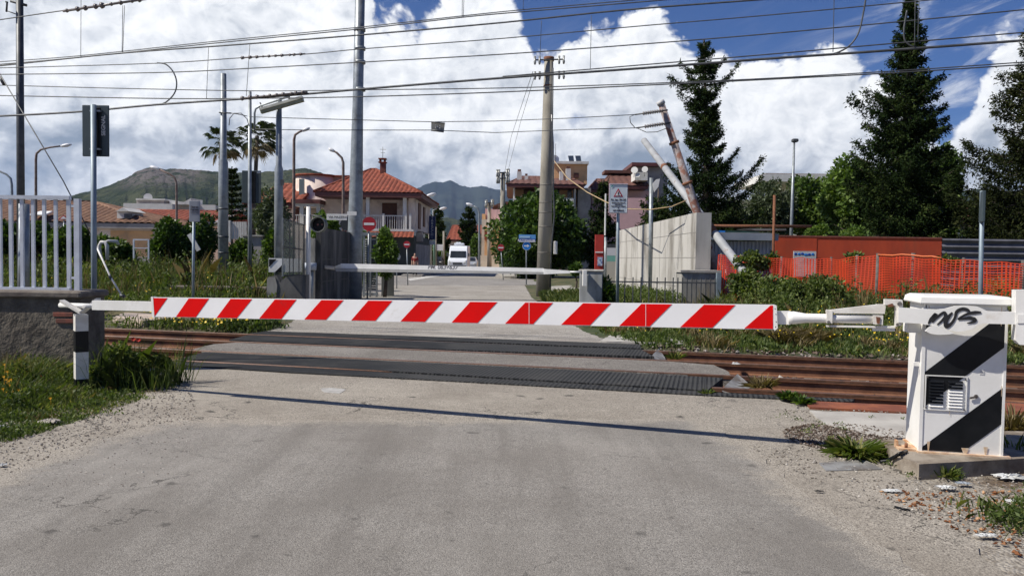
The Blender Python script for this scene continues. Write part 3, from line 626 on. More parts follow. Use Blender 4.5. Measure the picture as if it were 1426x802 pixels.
mRun = M('rust_run', (.50, .34, .20), (.62, .52, .40), 30, .8)
rr = random.Random(12)
for u0, v0, h0, w0 in ((.05, .985, .10, .006), (.62, .985, .07, .005), (.93, .99, .14, .006), (.10, .075, .075, .02), (.80, .06, .06, .03), (.55, .045, .045, .05), (.345, .30, .05, .005), (.965, .47, .08, .005)):
    mb = MB(); w1 = w0*rr.uniform(.3, .6); mb.prism([C3(u0*CW-w0/2, v0*HB, .0062), C3(u0*CW+w0/2, v0*HB, .0062), C3(u0*CW+w1/2, v0*HB-h0, .0062), C3(u0*CW-w1/2, v0*HB-h0*.9, .0062)], cn, .0006); mb.build('rust_run', mRun, body)
mb = MB(); cbox(mb, -.10, -.012, HB*.80, HB*.875, -.18, -.03); cbox(mb, -.055, -.012, HB*.575, HB*.60, -.06, -.03); mb.split('side_box', mW, cab)
mb = MB(); cbox(mb, -.02, CW+.05, -.004, .008, -CD-.01, .03); cbox(mb, -.14, -.02, -.004, .012, -.16, -.02); cbox(mb, -.14, -.125, .012, .05, -.16, -.10)
mb.split('base_flange', M('flange_rust', (.66, .50, .34), (.40, .20, .09), 9, .8, c3=(.72, .66, .55)), cab)
mb = MB(); mb.tube([C3(-.08, .01, -.06), C3(-.08, .045, -.06)], .012, 8); mb.split('anchor_bolt', mRust, cab)
# black cable coming out of the slab
mb = MB(); mb.tube([G(1262, 628, .11), G(1252, 632, .12), G(1244, 637, .07), G(1236, 641, .03), G(1226, 643, .02)], .014, 8); tag(mb.build('cable', mBk), 'short black cable running off the slab beside the cabinet foot', 'cable')
# rest post at the far-left end ----------------------------------------
pb = G(113, 547, 0); rs_ = thing('rest_post', (pb.x, pb.y, -.05), 'black and white banded rest post with a V fork holding the barrier tip', 'rest post')
zt = A(115, 436).z; zr = R(-52); hw = .062
ax_ = A(112.5, 436, -.06)
pc = Vector((ax_.x, ax_.y, 0))
for (za, zb, mt) in ((-.05, .13, mBk), (.13, .42, mWd), (.42, .645, mBk), (.645, zt-.02, mWd)):
    mb = MB(); mb.box((pc.x, pc.y, (za+zb)/2), (hw*2, hw*2, zb-za), rz=zr); mb.build('post_band', mt, rs_)
mb = MB()
for sgn, topx, topy in ((-1, 86.5, 419), (1, 137, 416.5)):
    b_ = A(114, 435.5, .0); tpt = A(topx, topy, .03 if sgn < 0 else -.16)
    d = (tpt-b_); n = d.cross(Vector((0, 0, 1))).normalized(); n = Vector((.25, 1, 0)).normalized(); s_ = n*.035; up = Vector((0, 0, .012))
    mb.add([b_-s_-up, b_+s_-up, tpt+s_-up, tpt-s_-up, b_-s_+up, b_+s_+up, tpt+s_+up, tpt-s_+up], [(0, 1, 2, 3), (7, 6, 5, 4), (0, 4, 5, 1), (1, 5, 6, 2), (2, 6, 7, 3), (3, 7, 4, 0)])
mb.split('fork', mWd, rs_)
# ================================================================== LEFT WALL AND GATE
mWall = M('old_render', (.175, .15, .115), (.095, .08, .062), 3.5, .95, bump=.9, bsc=14, c3=(.045, .04, .034), sc3=1.6, lo3=.48, hi3=.64, bd=.03)
wb = W(122, 412, 9.75); wx1 = XY(107, 9.55); wallr = thing('low_wall', (-7, 9.7, -.1), 'thick crumbling grey low wall left of the barrier, carrying the white railings', 'wall')
mb = MB(); ztop = ZH(60, 414, 9.5)
mb.box(((wx1-12)/2, 9.9, ztop/2-.1), (abs(wx1+12), .62, ztop+.2), bev=.02); mb.build('wall_body', mWall, wallr)
mb = MB(); mb.box(((wx1-12)/2+.01, 9.9, ztop+.028), (abs(wx1+12)+.05, .70, .085), bev=.02); mb.build('coping', M('coping', (.20, .175, .145), (.12, .10, .085), 5, .95, bump=.7, bsc=20), wallr)
for x_, z_ in ((88, 438), (92, 447)):
    mb = MB(); c = W(x_, z_, 9.585); mb.box(c, (.24, .02, .05), bev=.004); mb.build('brick', M('brick', (.28, .09, .06), (.17, .07, .05), 12, .9), wallr)
# white railings
mRl = M('railing_white', (.62, .66, .72), (.52, .55, .60), 5, .5, c3=(.25, .18, .13), sc3=5, lo3=.66, hi3=.78)
gr = thing('railing', (XY(50, 9.9), 9.9, ztop+.07), 'white painted metal railings standing on the low wall at the left edge', 'railing')
def vbar(mb, px, y0, y1, Yd, wd, dp=.03): 
    a = W(px, y0, Yd); b_ = W(px, y1, Yd); mb.box(((a.x+b_.x)/2, Yd, (a.z+b_.z)/2), (wd, dp, abs(a.z-b_.z)))
for px, wd in ((0, .05), (15.5, .04), (31, .038), (46.5, .038), (62, .038), (78, .038)):
    mb = MB(); vbar(mb, px, 277, 403, 9.9, wd+.0); mb.build('baluster', mRl, gr)
for k in range(1, 14):
    mb = MB(); vbar(mb, -16*k, 277, 403, 9.9, .04); mb.build('baluster', mRl, gr)
zr0 = ZH(50, 272.5, 9.9); zr1 = ZH(50, 277.5, 9.9); mb = MB(); mb.bx(-8.6, XY(98.5, 9.9), 9.87, 9.93, zr1, zr0); mb.build('top_rail', mRl, gr)
zr0 = ZH(50, 400, 9.9); zr1 = ZH(50, 405, 9.9); mb = MB(); mb.bx(-8.6, XY(98, 9.9), 9.87, 9.93, zr1, zr0); mb.build('bottom_rail', mRl, gr)
mb = MB(); vbar(mb, 96, 273, 405, 9.9, .045); mb.build('end_stile', mRl, gr)
mb = MB(); vbar(mb, 108.5, 277, 409, 9.9, .065, .065); mb.build('gate_post', mRl, gr)
mb = MB()
for yy in (287, 387): a = W(100, yy, 9.9); mb.box((XY(102.5, 9.9), 9.9, a.z), (.05, .03, .03))
mb.split('hinge', mRl, gr)
# sign pole behind the wall seen from the back
def pole(name, px0, py0, px1, py1, Yd, r0, r1, mat, label, cat='pole', zb=None, steps=None, group=None):
    a = W(px0, py0, Yd); b_ = W(px1, py1, Yd); zb = ground_z(a.x, Yd)-.1 if zb is None else zb
    d = (b_-a)/(b_.z-a.z); base = a + d*(zb-a.z)
    root = thing(name, base, label, cat, group); mb = MB()
    if steps:   # list of (py, radius) from bottom to top
        pts = [base]; rr_ = [r0]
        for py, r_ in steps: z = ZH(px0, py, Yd); pts.append(a + d*(z-a.z)); rr_.append(r_)
        mb.tube(pts, rr_, 16)
    else: mb.tube([base, b_], [r0, r1], 14)
    mb.build('post', mat, root); return root, base, b_
def boardback(mb, px0, py0, px1, py1, Yd, th=.02):
    a = W(px0, py1, Yd); b_ = W(px1, py0, Yd); mb.box(((a.x+b_.x)/2, Yd, (a.z+b_.z)/2), (abs(b_.x-a.x), th, abs(b_.z-a.z)), bev=.008)
mStB = M('steel_blue', (.25, .31, .35), (.20, .25, .29), 4, .5, metal=.2)
r_, base, top = pole('sign_pole', 131, 400, 130, 146, 10.7, .036, .036, mStB, 'blue-grey pole beside the low wall carrying a board seen from the back', 'sign')
mb = MB(); boardback(mb, 115, 147, 152, 218, 10.78); bb = mb.build('board', M('board_back', (.035, .055, .065), (.045, .065, .075), 4, .5), r_)
mb = MB(); boardback(mb, 133, 150, 140.5, 216, 10.755, .02); mb.build('board_rib', mBk, bb)
mb = MB()
for yy in (155, 208): c = W(133, yy, 10.73); mb.box(c, (.14, .05, .02))
mb.split('clamp', mSt, bb)
c = W(144, 175, 10.765); text_mesh('SEGNAL', .075, 'back_writing', M('lettering_white', (.7, .7, .7)), bb, c - Vector((0, .0, 0)), (0, 0, 1), (-1, 0, 0), ext=.002, bold=.001)
# ================================================================== FAR BARRIER
fbY = 22.0
fb = thing('level_crossing_barrier', W(432, 372, fbY), 'white barrier arm seen from behind across the far side of the crossing', 'barrier')
FY = lambda x, y, o=0.: W(x, y, 22.9 - (x-432)*.0052 - o)
def fpoly(l, o=0.): return [FY(x, y, o) for x, y in l]
nF = Vector((0, -1, 0))
mArm = M('arm_white', (.80, .80, .79), (.72, .72, .70), 3, .5, c3=(.45, .44, .42), sc3=2, lo3=.62, hi3=.78)
mb = MB(); mb.prism(fpoly([(475, 366.9), (757, 373.6), (757, 378.7), (466, 373.4)]), nF, .02); ap = mb.build('arm_plate', mArm, fb)
mb = MB(); mb.prism(fpoly([(466, 373.5), (757, 378.8), (757, 382), (468, 378)], .02), nF, .06); mb.build('arm_box', M('arm_grey', (.40, .40, .39), (.33, .33, .32), 4, .6), fb)
mb = MB(); mb.prism(fpoly([(757, 374.5), (793, 377), (794, 380.5), (757, 382)], .03), nF, .05); mb.build('arm_taper', mArm, fb)
mb = MB(); mb.tube([FY(792, 378.6), FY(809, 379)], .025, 10); mb.build('tip_tube', mArm, fb)
mb = MB(); mb.tube([FY(443, 371), FY(466, 373.5)], .05, 10); mb.prism(fpoly([(438, 368), (447, 369), (466, 371), (475, 367.5), (475, 372), (440, 374.5)], .05), nF, .05); mb.split('arm_root', mWd, fb)
mb = MB(); mb.box(FY(440, 372, .05), (.14, .12, .22), bev=.02); mb.build('hinge', mRust, fb)
mb = MB(); mb.tube([W(432, 376, fbY), W(432, 366, fbY)], .17, 16); mb.build('pivot_drum', M('drum_blue', (.42, .46, .54), (.36, .40, .46), 4, .5), fb)
mb = MB(); a = W(433.5, 376, fbY); mb.tube([(a.x, fbY, -.05), a], .065, 12); mb.build('pivot_post', mSt, fb)
mb = MB(); mb.prism([W(374, 359.5, fbY+.3), W(420, 360.5, fbY+.3), W(420, 378.5, fbY+.3), W(374, 379, fbY+.3)], nF, .10); cwt = mb.build('counterweight', mArm, fb)
mb = MB(); mb.prism([W(374.5, 361, fbY+.29), W(385, 361, fbY+.29), W(375, 371.5, fbY+.29), W(374.5, 371.5, fbY+.29)], nF, .004); mb.build('black_corner', mBk, cwt)
mb = MB(); mb.prism([W(390, 372, fbY+.29), W(395, 366, fbY+.29), W(395, 379, fbY+.29), W(382.5, 379, fbY+.29)], nF, .004); mb.build('black_corner', mBk, cwt)
text_mesh('PM. 063+637', .17, 'arm_number', M('marker_grey', (.16, .16, .17)), ap, FY(616, 372.2, .03), FY(650, 371.0)-FY(582, 369.6), (0, 0, 1), shear=.25, xs=.95, bold=.001)
# grey cabinet receiving the arm tip
cb = thing('relay_cabinet', (XY(826, 21.8), 22, -.05), 'grey metal cabinet at the tip of the far white barrier arm', 'cabinet')
cx0, cx1 = XY(809, 21.6), XY(844, 21.6); cz = ZH(826, 378, 21.6)
mb = MB(); mb.box(((cx0+cx1)/2, 21.95, cz/2), (cx1-cx0-.06, .62, cz), rz=R(-10), bev=.015); bdy = mb.build('body', M('cab_grey', (.36, .37, .37), (.27, .28, .28), 3, .6, c3=(.18, .17, .15), sc3=2, streak=True), cb)
mb = MB(); mb.box(((cx0+cx1)/2, 21.95, cz+.02), (cx1-cx0, .68, .05), rz=R(-10), bev=.01); mb.build('lid', M('cab_lid', (.48, .46, .41), (.35, .33, .3), 5, .7), cb)
mb = MB(); c = W(812.5, 378, 21.0); mb.box((c.x+.08, 21.52, cz-.18), (.10, .22, .42)); mb.build('arm_catch', mW, cb)
# ================================================================== SIGNAL ON WHITE POST
sg, base, top = pole('warning_light', 429.5, 390, 429.5, 288, 21.0, .062, .055, mW, 'white post with a round black hooded lamp at the left end of the far barrier', 'signal', zb=0)
c = W(446, 313.5, 20.8); mb = MB()
seg = 20; V = []; 
for k, (rr, yy) in enumerate(((.20, .0), (.20, -.30), (.18, -.30), (.18, -.02))): V += [(c.x+rr*math.cos(2*math.pi*i/seg)+.0*yy, c.y+yy, c.z+rr*math.sin(2*math.pi*i/seg)) for i in range(seg)]
F = [(k*seg+i, k*seg+(i+1) % seg, (k+1)*seg+(i+1) % seg, (k+1)*seg+i) for k in range(3) for i in range(seg)]
mb.smooth = True; mb.add(V, F); mb.smooth = False; hood = mb.build('hood', M('hood_grey', (.16, .17, .16), (.10, .11, .10), 5, .6), sg)
mb = MB(); mb.disc((c.x, c.y-.06, c.z), .185, nF, .06, 24); mb.build('lamp_face', mBk, hood)
mb = MB(); mb.disc((c.x-.05, c.y-.062, c.z+.01), .028, nF, .02, 10); mb.disc((c.x+.06, c.y-.062, c.z+.01), .028, nF, .02, 10); mb.split('lens', M('lens_dim', (.3, .12, .10)), hood)
mb = MB(); mb.tube([W(429, 300, 21), (c.x, 20.9, ZH(446, 301, 20.9)), (c.x, 20.9, c.z+.15)], .02, 8); mb.build('bracket', mStD, sg)
# ================================================================== LEFT CONCRETE WALLS
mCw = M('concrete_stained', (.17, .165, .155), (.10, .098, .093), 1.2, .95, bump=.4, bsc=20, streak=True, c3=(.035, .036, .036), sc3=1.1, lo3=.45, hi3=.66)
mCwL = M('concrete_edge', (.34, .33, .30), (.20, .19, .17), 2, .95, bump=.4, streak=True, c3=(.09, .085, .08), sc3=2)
xw = -5.36; lw = thing('concrete_wall', (xw-.2, 24.5, -.1), 'tall dark stained concrete wall beside the far left barrier post', 'wall')
def wallx(mb, x, th, y0, y1, z0, za, zb):   # wall along Y whose top runs from za to zb
    mb.add([(x-th, y0, z0), (x, y0, z0), (x, y1, z0), (x-th, y1, z0), (x-th, y0, za), (x, y0, za), (x, y1, zb), (x-th, y1, zb)], [(3, 2, 1, 0), (4, 5, 6, 7), (0, 1, 5, 4), (1, 2, 6, 5), (2, 3, 7, 6), (3, 0, 4, 7)])
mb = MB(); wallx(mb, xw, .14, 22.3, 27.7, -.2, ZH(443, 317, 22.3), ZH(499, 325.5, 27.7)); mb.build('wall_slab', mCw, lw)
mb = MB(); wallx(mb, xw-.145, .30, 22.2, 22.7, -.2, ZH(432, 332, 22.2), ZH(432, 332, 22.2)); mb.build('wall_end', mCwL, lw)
for y, z in ((24.3, 1.5), (25.9, .9)):
    mb = MB(); wallx(mb, xw+.006, .01, y, y+.025, -.1, 2.2, 2.2); mb.build('joint', M('joint_dark', (.05, .05, .048)), lw)
for z in (.72, 1.35):
    mb = MB(); mb.bx(xw-.01, xw+.006, 22.4, 27.6, z, z+.02); mb.build('joint', MATS['joint_dark'], lw)
# lattice cabinet / meter box behind the wall
mt = thing('mesh_cage', (XY(517, 29), 29, -.1), 'tall grey slatted metal cage between the concrete wall and the bush', 'metal cage')
x0, x1 = XY(507, 28.5), XY(525, 28.5); z0, z1 = 0, ZH(515, 326, 28.5)
for xx in (x0, (x0+x1)/2, x1): mb = MB(); mb.box((xx, 28.5, (z0+z1)/2), (.06, .06, z1-z0)); mb.build('upright', mSt, mt)
mb = MB(); mb.box(((x0+x1)/2, 28.5, z1), (x1-x0+.1, .08, .12)); mb.box(((x0+x1)/2, 28.5, .10), (x1-x0+.1, .08, .12)); mb.split('crossbar', mSt, mt)
mb = MB(); 
for k in range(22): z = .25 + k*(z1-.4)/22; mb.add([(x0, 28.52, z), (x1, 28.52, z), (x1, 28.6, z+.06), (x0, 28.6, z+.06)], [(0, 1, 2, 3)])
mb.build('louvres', M('louvre_grey', (.20, .205, .2), (.14, .145, .14), 5, .6), mt)
mb = MB(); mb.bx(x1+.05, x1+.5, 29.2, 29.3, 0, z1*.85); mb.build('side_panel', M('panel_grey', (.10, .105, .10), (.07, .075, .07), 2, .8, streak=True), mt)
# low wall with glazed screen
gl = thing('low_wall', (XY(405, 20.4), 20.6, -.1), 'broken low concrete wall under the framed mesh screen, by the far barrier counterweight', 'wall')
za = ZH(400, 385, 20.4)
mb = MB(); P = [(XY(372, 20.4), -.1), (XY(425, 20.4), -.1), (XY(426, 20.4), za+.05), (XY(398, 20.4), za-.01), (XY(390, 20.4), za-.16), (XY(385, 20.4), za+.03), (XY(373, 20.4), za-.02)]
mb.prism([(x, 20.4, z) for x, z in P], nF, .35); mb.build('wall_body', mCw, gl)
mb = MB(); P = [W(372, 387, 20.38), W(383, 386, 20.38), W(386, 398, 20.38), W(384, 414, 20.38), W(371, 414, 20.38)]; mb.prism(P, nF, .3); mb.build('broken_end', mCwL, gl)
ld = thing('low_wall', (XY(330, 20.8), 21, -.2), 'low mossy stone ledge at the foot of the two galvanised poles', 'wall')
mb = MB(); x0, x1 = XY(240, 20.8), XY(371, 20.8); z = ZH(330, 403, 20.8); mb.box(((x0+x1)/2, 21, z/2-.1), (x1-x0, .4, z+.2), bev=.03); mb.build('ledge', mWall, ld)
mb = MB(); mb.box(((x0+x1)/2, 20.98, z+.03), (x1-x0+.05, .5, .09), bev=.02); mb.build('coping', MATS['coping'], ld)
sc_ = thing('glazed_screen', (XY(408, 20.2), 20.3, .8), 'grey framed dusty glass screen standing on the broken low wall', 'screen')
mG = bpy.data.materials.new('dusty_glass'); mG.use_nodes = True; t = NT(mG.node_tree); b = t.n['Principled BSDF']; b.inputs['Base Color'].default_value = (.22, .25, .22, 1); b.inputs['Roughness'].default_value = .35
b.inputs['Alpha'].default_value = .42
fr = [(393, 303), (424, 313), (424, 384), (393, 385)]
sy = lambda x: 20.2 + (x-393)*.03
def SP(x, y): return W(x, y, sy(x))
nS = Vector((.5, -1, 0)).normalized()
for q in (((393, 303), (395, 303.6), (395, 385), (393, 385)), ((422.5, 312.5), (424.5, 313), (424.5, 384), (422.5, 384)), ((403, 306.3), (404, 306.6), (404, 384.5), (403, 384.5)), ((408, 308), (409, 308.3), (409, 384.5), (408, 384.5)), ((416, 310.5), (417, 310.8), (417, 384), (416, 384)),
          ((395, 303.5), (422.5, 312.3), (422.5, 313.8), (395, 305.2)), ((395, 343), (422.5, 347), (422.5, 348.5), (395, 344.8)), ((395, 382.8), (422.5, 382), (422.5, 384), (395, 385))):
    mb = MB(); mb.prism([SP(*p) for p in q], nS, .04); mb.build('frame_bar', mStD if q[0][0] != 393 else mSt, sc_)
mb = MB(); mb.prism([SP(395, 304), SP(422.5, 313), SP(422.5, 383), SP(395, 384)], nS, .008).V; 
for v in mb.V: v.y += .03
mb.build('pane', mG, sc_)
# ================================================================== POLES ON THE LEFT
def band_(px, py, Yd, r, h=.05): 
    c = W(px, py, Yd); return MB().tube([c-Vector((0, 0, h/2)), c+Vector((0, 0, h/2))], r, 16)
r_, b0, t0 = pole('mast', 29, 300, 27, -60, 17.5, .085, .07, mStD, 'dark steel overhead line mast behind the white railings at the left edge', 'mast')
mb = MB(); mb.tube([W(15, 2, 17.5), W(37, 8, 17.5)], .03, 8); mb.tube([W(8, 3, 17.4), W(10, 3, 17.4), W(9, 17, 17.4)], .02, 8); mb.tube([W(11, 16, 17.5), W(22, 20, 17.5)], .012, 6); mb.split('cantilever', mStD, r_)
r_, b0, t0 = pole('mast', 33, 400, 33.5, 284, 17.0, .12, .105, mSt, 'thick lower steel sleeve standing in front of the dark mast behind the railings', 'mast')
r_, b0, t0 = pole('mast', 311, 400, 311, 103, 23.5, .15, .085, mSt, 'stepped galvanised mast in front of the left palm tree', 'mast', steps=[(226, .135), (221, .10), (103, .085)])
for yy in (291, 330, 352): band_(311, yy, 23.5, .152).build('band', mStD, r_)
mb = MB(); mb.tube([W(305, 157, 23.4), W(322, 158, 23.4)], .02, 8); mb.tube([W(322, 158, 23.4), W(330, 159, 23.4), W(344, 162, 23.4)], .012, 6); mb.tube([W(319, 175, 23.4), W(320, 165, 23.4), W(326, 158, 23.4), W(336, 158, 23.4), W(344, 166, 23.4), W(347, 176, 23.4)], .012, 6); mb.split('wire_bracket', mStD, r_)
mb = MB(); mb.bx(W(306, 0, 23.4).x, W(316, 0, 23.4).x, 23.33, 23.37, ZH(311, 404, 23.4), ZH(311, 388, 23.4)); mb.build('rusty_shoe', mRust, r_)
r_, b0, t0 = pole('mast', 348, 400, 348, 128, 24.3, .065, .055, mSt, 'thin galvanised pole standing between the two palms', 'mast', steps=[(300, .06), (128, .05)])
mb = MB(); c = W(349, 260, 24.4); boardback(mb, 337, 238, 363.5, 283, 24.45, .03); bb = mb.build('board', MATS['board_back'], r_); mb = MB(); boardback(mb, 350, 239, 356, 283, 24.42, .02); mb.build('board_rib', mBk, bb)
mb = MB(); boardback(mb, 358, 239.5, 362.5, 241.5, 24.40, .02); mb.build('board_label', mW, bb)
r_, b0, t0 = pole('platform_lamp', 388, 380, 388.5, 139, 22.8, .13, .085, mSt, 'galvanised lamp post with a long slanting tube light head above the far counterweight', 'street lamp', steps=[(236, .12), (230, .085), (139, .078)])
lm = [W(363, 154.5, 22.6), W(422, 137.5, 22.6)]; d = (lm[1]-lm[0]).normalized(); n_ = Vector((0, 1, 0)); u_ = d.cross(n_)
u_ = -u_ if u_.z < 0 else u_
mb = MB(); 
def beam(mb, a, b_, w_, h_, off=0.):
    d = (b_-a).normalized(); s_ = d.cross(Vector((0, 0, 1))).normalized(); u = s_.cross(d)
    V = [p + s_*x + u*(z+off) for p in (a, b_) for x, z in ((-w_/2, -h_/2), (w_/2, -h_/2), (w_/2, h_/2), (-w_/2, h_/2))]
    mb.add(V, [(3, 2, 1, 0), (4, 5, 6, 7), (0, 1, 5, 4), (1, 2, 6, 5), (2, 3, 7, 6), (3, 0, 4, 7)])
beam(mb, lm[0], lm[1], .2, .07, .03); head = mb.build('lamp_head', M('lamp_cream', (.66, .66, .55), (.5, .5, .42), 4, .5), r_)
mb = MB(); beam(mb, lm[0], lm[1], .14, .08, -.045); mb.build('tube_cover', M('tube_cover', (.30, .30, .20), (.22, .22, .14), 8, .4), head)
mb = MB(); mb.tube([W(354.5, 181, 22.6), W(354.5, 158, 22.6), W(356, 152, 22.6), W(362, 148, 22.6), W(388, 139.5, 22.6), W(402, 134.5, 22.6)], .03, 8); mb.build('bracket_arm', mSt, r_)
mb = MB(); mb.tube([W(362, 143, 22.6), W(366, 151, 22.6)], .02, 6); mb.tube([W(402, 133, 22.6), W(403.5, 140, 22.6)], .03, 6); mb.split('clamp', mStD, r_)
mb = MB(); mb.box(W(393.5, 254, 22.7), (.07, .07, .16)); mb.build('junction_box', mStD, r_)
# big mast
r_, b0, t0 = pole('mast', 494.5, 330, 503, -80, 26.5, .27, .17, mSt, 'very tall thick galvanised mast left of the street, carrying the overhead wires', 'mast', steps=[(330, .25), (140, .175), (-80, .155)])
for yy in (42, 68, 87, 125): band_(501, yy, 26.5, .19, .10).build('band', mSt, r_)
for y0 in (40, 92, 122):
    mb = MB(); mb.tube([W(495.0, y0, 26.4), W(494.8, y0+11, 26.4)], .022, 6); mb.build('step_bolt', mStD, r_)
mb = MB(); a = W(456, 298, 26.0); b_ = W(484, 307, 26.0); mb.box(((a.x+b_.x)/2, 25.9, (a.z+b_.z)/2), (abs(b_.x-a.x), .02, abs(a.z-b_.z)*1.0), rz=0)
o = mb.build('name_board', mW, r_); text_mesh('VIA MAZZINI', .10, 'street_name', mBkS, o, W(470, 302.5, 25.885), (1, 0, 0), (0, 0, 1), ext=.001)
mb = MB(); a = W(484, 292, 26.0); b_ = W(497, 303, 26.0); mb.box(((a.x+b_.x)/2, 25.95, (a.z+b_.z)/2), (abs(b_.x-a.x), .02, abs(a.z-b_.z)*.5)); mb.build('small_plate', mW, r_)
# guy wire with white lower rod
g_ = thing('guy_wire', W(171, 414, 16.5), 'thin guy wire with a white lower rod slanting down behind the signboard pole', 'guy wire')
mb = MB(); mb.tube([W(-20, 70, 17.5), W(88, 252, 16.9), W(128, 330, 16.7)], .012, 6); mb.build('wire', mStD, g_)
mb = MB(); mb.tube([W(128, 330, 16.7), W(154, 386, 16.6), W(171, 414, 16.5)], .018, 8); mb.build('rod', mW, g_)
mb = MB(); mb.tube([W(0, 108, 17.4), W(6, 118, 17.4)], .04, 8); mb.tube([W(152, 384, 16.6), W(156, 390, 16.6)], .03, 8); mb.tube([W(167, 411, 16.5), W(174, 413, 16.5)], .035, 8); mb.split('clamp', mStD, g_)
# small information sign
r_, b0, t0 = pole('sign_pole', 269, 412, 270, 300, 18.5, .032, .032, mStB, 'slim blue-grey post with a small grey upright notice in front of the hedge', 'sign')
mb = MB(); boardback(mb, 263.5, 280, 278.5, 309, 18.4, .015); bb = mb.build('notice', M('notice_grey', (.23, .25, .29), (.20, .22, .26), 3, .6), r_)
def lines(par, Yd, cx, rows, mat, y0=None):
    for txt, py, hpx, bold, xs in rows:
        text_mesh(txt, hpx/FPX*Yd*1.35, 'lettering', mat, par, W(cx, py, Yd-.014), (1, 0, 0), (0, 0, 1), bold=bold, ext=.001, xs=xs)
lines(bb, 18.4, 271, [('Divieto', 288.5, 2.6, .003, 1), ('Passaggio', 292.3, 2.6, .003, .85), ('a livello incustodito', 295.2, 1.3, .0, .9), ('attenzione ai treni', 297, 1.2, 0, .9)], M('lettering_dark', (.03, .025, .04)))
# ================================================================== ROUND SIGNS
mRs = M('sign_red', (.42, .02, .03), (.34, .02, .03), 3, .4); mWs = M('sign_white', (.74, .74, .74)); mBlu = M('sign_blue', (.012, .20, .62)); mBluD = M('sign_darkblue', (.015, .07, .38)); mSgB = M('sign_back', (.12, .13, .14))
def noentry(px, py, d, Yd, label, pxb, hidden=False):
    r_, b0, t0 = pole('traffic_sign', pxb, py+20, px, py, Yd, .03, .03, mSt, label, 'road sign', zb=0)
    rr = d/2/FPX*Yd; c = W(px, py, Yd-.06)
    mb = MB(); mb.disc(c, rr, nF, .02, 28); p_ = mb.build('sign_disc', mRs, r_)
    mb = MB(); mb.bx(c.x-rr*.74, c.x+rr*.74, c.y-.004, c.y-.0015, c.z-rr*.17, c.z+rr*.17); mb.build('white_bar', mWs, p_); return r_
noentry(514, 312, 19.5, 27.8, 'larger red round no entry sign beside the big mast', 513.5)
noentry(566.5, 340.5, 9.5, 40.5, 'small red no entry sign in front of the dark ground floor of the villa', 567)
noentry(697.5, 345, 9.5, 52, 'small red no entry sign at the left edge of the big round bush', 699)
r_, b0, t0 = pole('traffic_sign', 484, 345, 484, 313, 30, .03, .03, mSt, 'dark octagonal back of a stop sign left of the big mast', 'road sign', zb=0)
mb = MB(); c = W(489-6, 312, 29.9); mb.disc(c, .26, nF, .02, 8); mb.build('sign_back', M('sign_back_dark', (.02, .022, .03)), r_)
r_, b0, t0 = pole('traffic_sign', 552.5, 372, 552.5, 358, 36, .025, .025, mSt, 'small round sign seen from the back beside the leafy bush on the left', 'road sign', zb=0)
mb = MB(); mb.disc(W(552.5, 357.5, 35.9), .17, nF, .02, 20); mb.build('sign_back', MATS['notice_grey'], r_)
r_, b0, t0 = pole('traffic_sign', 733, 372, 733, 330, 44, .035, .035, mSt, 'round blue arrow sign under two blue direction boards in front of the big bush', 'road sign', zb=0)
c = W(733.5, 342.5, 43.9); rr = 6/FPX*44; mb = MB(); mb.disc(c, rr, nF, .02, 28); dsc = mb.build('sign_disc', mWs, r_); mb = MB(); mb.disc(c+Vector((0, -.003, 0)), rr*.93, nF, .002, 28); mb.build('blue_field', mBlu, dsc)
mb = MB(); s_ = rr*.62; ar = [(-1, -.2), (.15, -.2), (.15, -.62), (1, 0), (.15, .62), (.15, .2), (-1, .2)]; mb.prism([(c.x+x*s_, c.y-.006, c.z+z*s_) for x, z in ar], nF, .002); mb.build('white_arrow', mWs, dsc)
for y0, y1, mt, nm in ((327, 332.3, M('sign_lightblue', (.10, .30, .62)), None), (332.6, 337.2, mBluD, 'BATTIPAGLIA')):
    a = W(722.5, y1, 43.9); b_ = W(746, y0, 43.9); mb = MB(); mb.bx(a.x, b_.x, 43.88, 43.9, a.z, b_.z); o = mb.build('direction_board', mt, r_)
    if nm:
        text_mesh(nm, .155, 'lettering', mWs, o, W(733, 334.9, 43.87), (1, 0, 0), (0, 0, 1), bold=.004, ext=.001)
        mb = MB(); c2 = W(744, 334.9, 43.87); mb.prism([(c2.x-.10, c2.y, c2.z-.015), (c2.x, c2.y, c2.z-.015), (c2.x, c2.y, c2.z-.05), (c2.x+.06, c2.y, c2.z), (c2.x, c2.y, c2.z+.05), (c2.x, c2.y, c2.z+.015), (c2.x-.10, c2.y, c2.z+.015)], nF, .002); mb.build('board_arrow', mWs, o)
        mb = MB(); a = W(723, 337.0, 43.87); b_ = W(745.5, 336.5, 43.87); mb.bx(a.x, b_.x, 43.865, 43.87, a.z, b_.z); mb.build('white_rule', mWs, o)
    else: mb = MB(); a = W(723.5, 331.2, 43.87); b_ = W(738, 328.8, 43.87); mb.bx(a.x, b_.x, 43.865, 43.87, a.z, b_.z); mb.build('board_text_strip', M('pale_blue', (.35, .55, .75)), o)
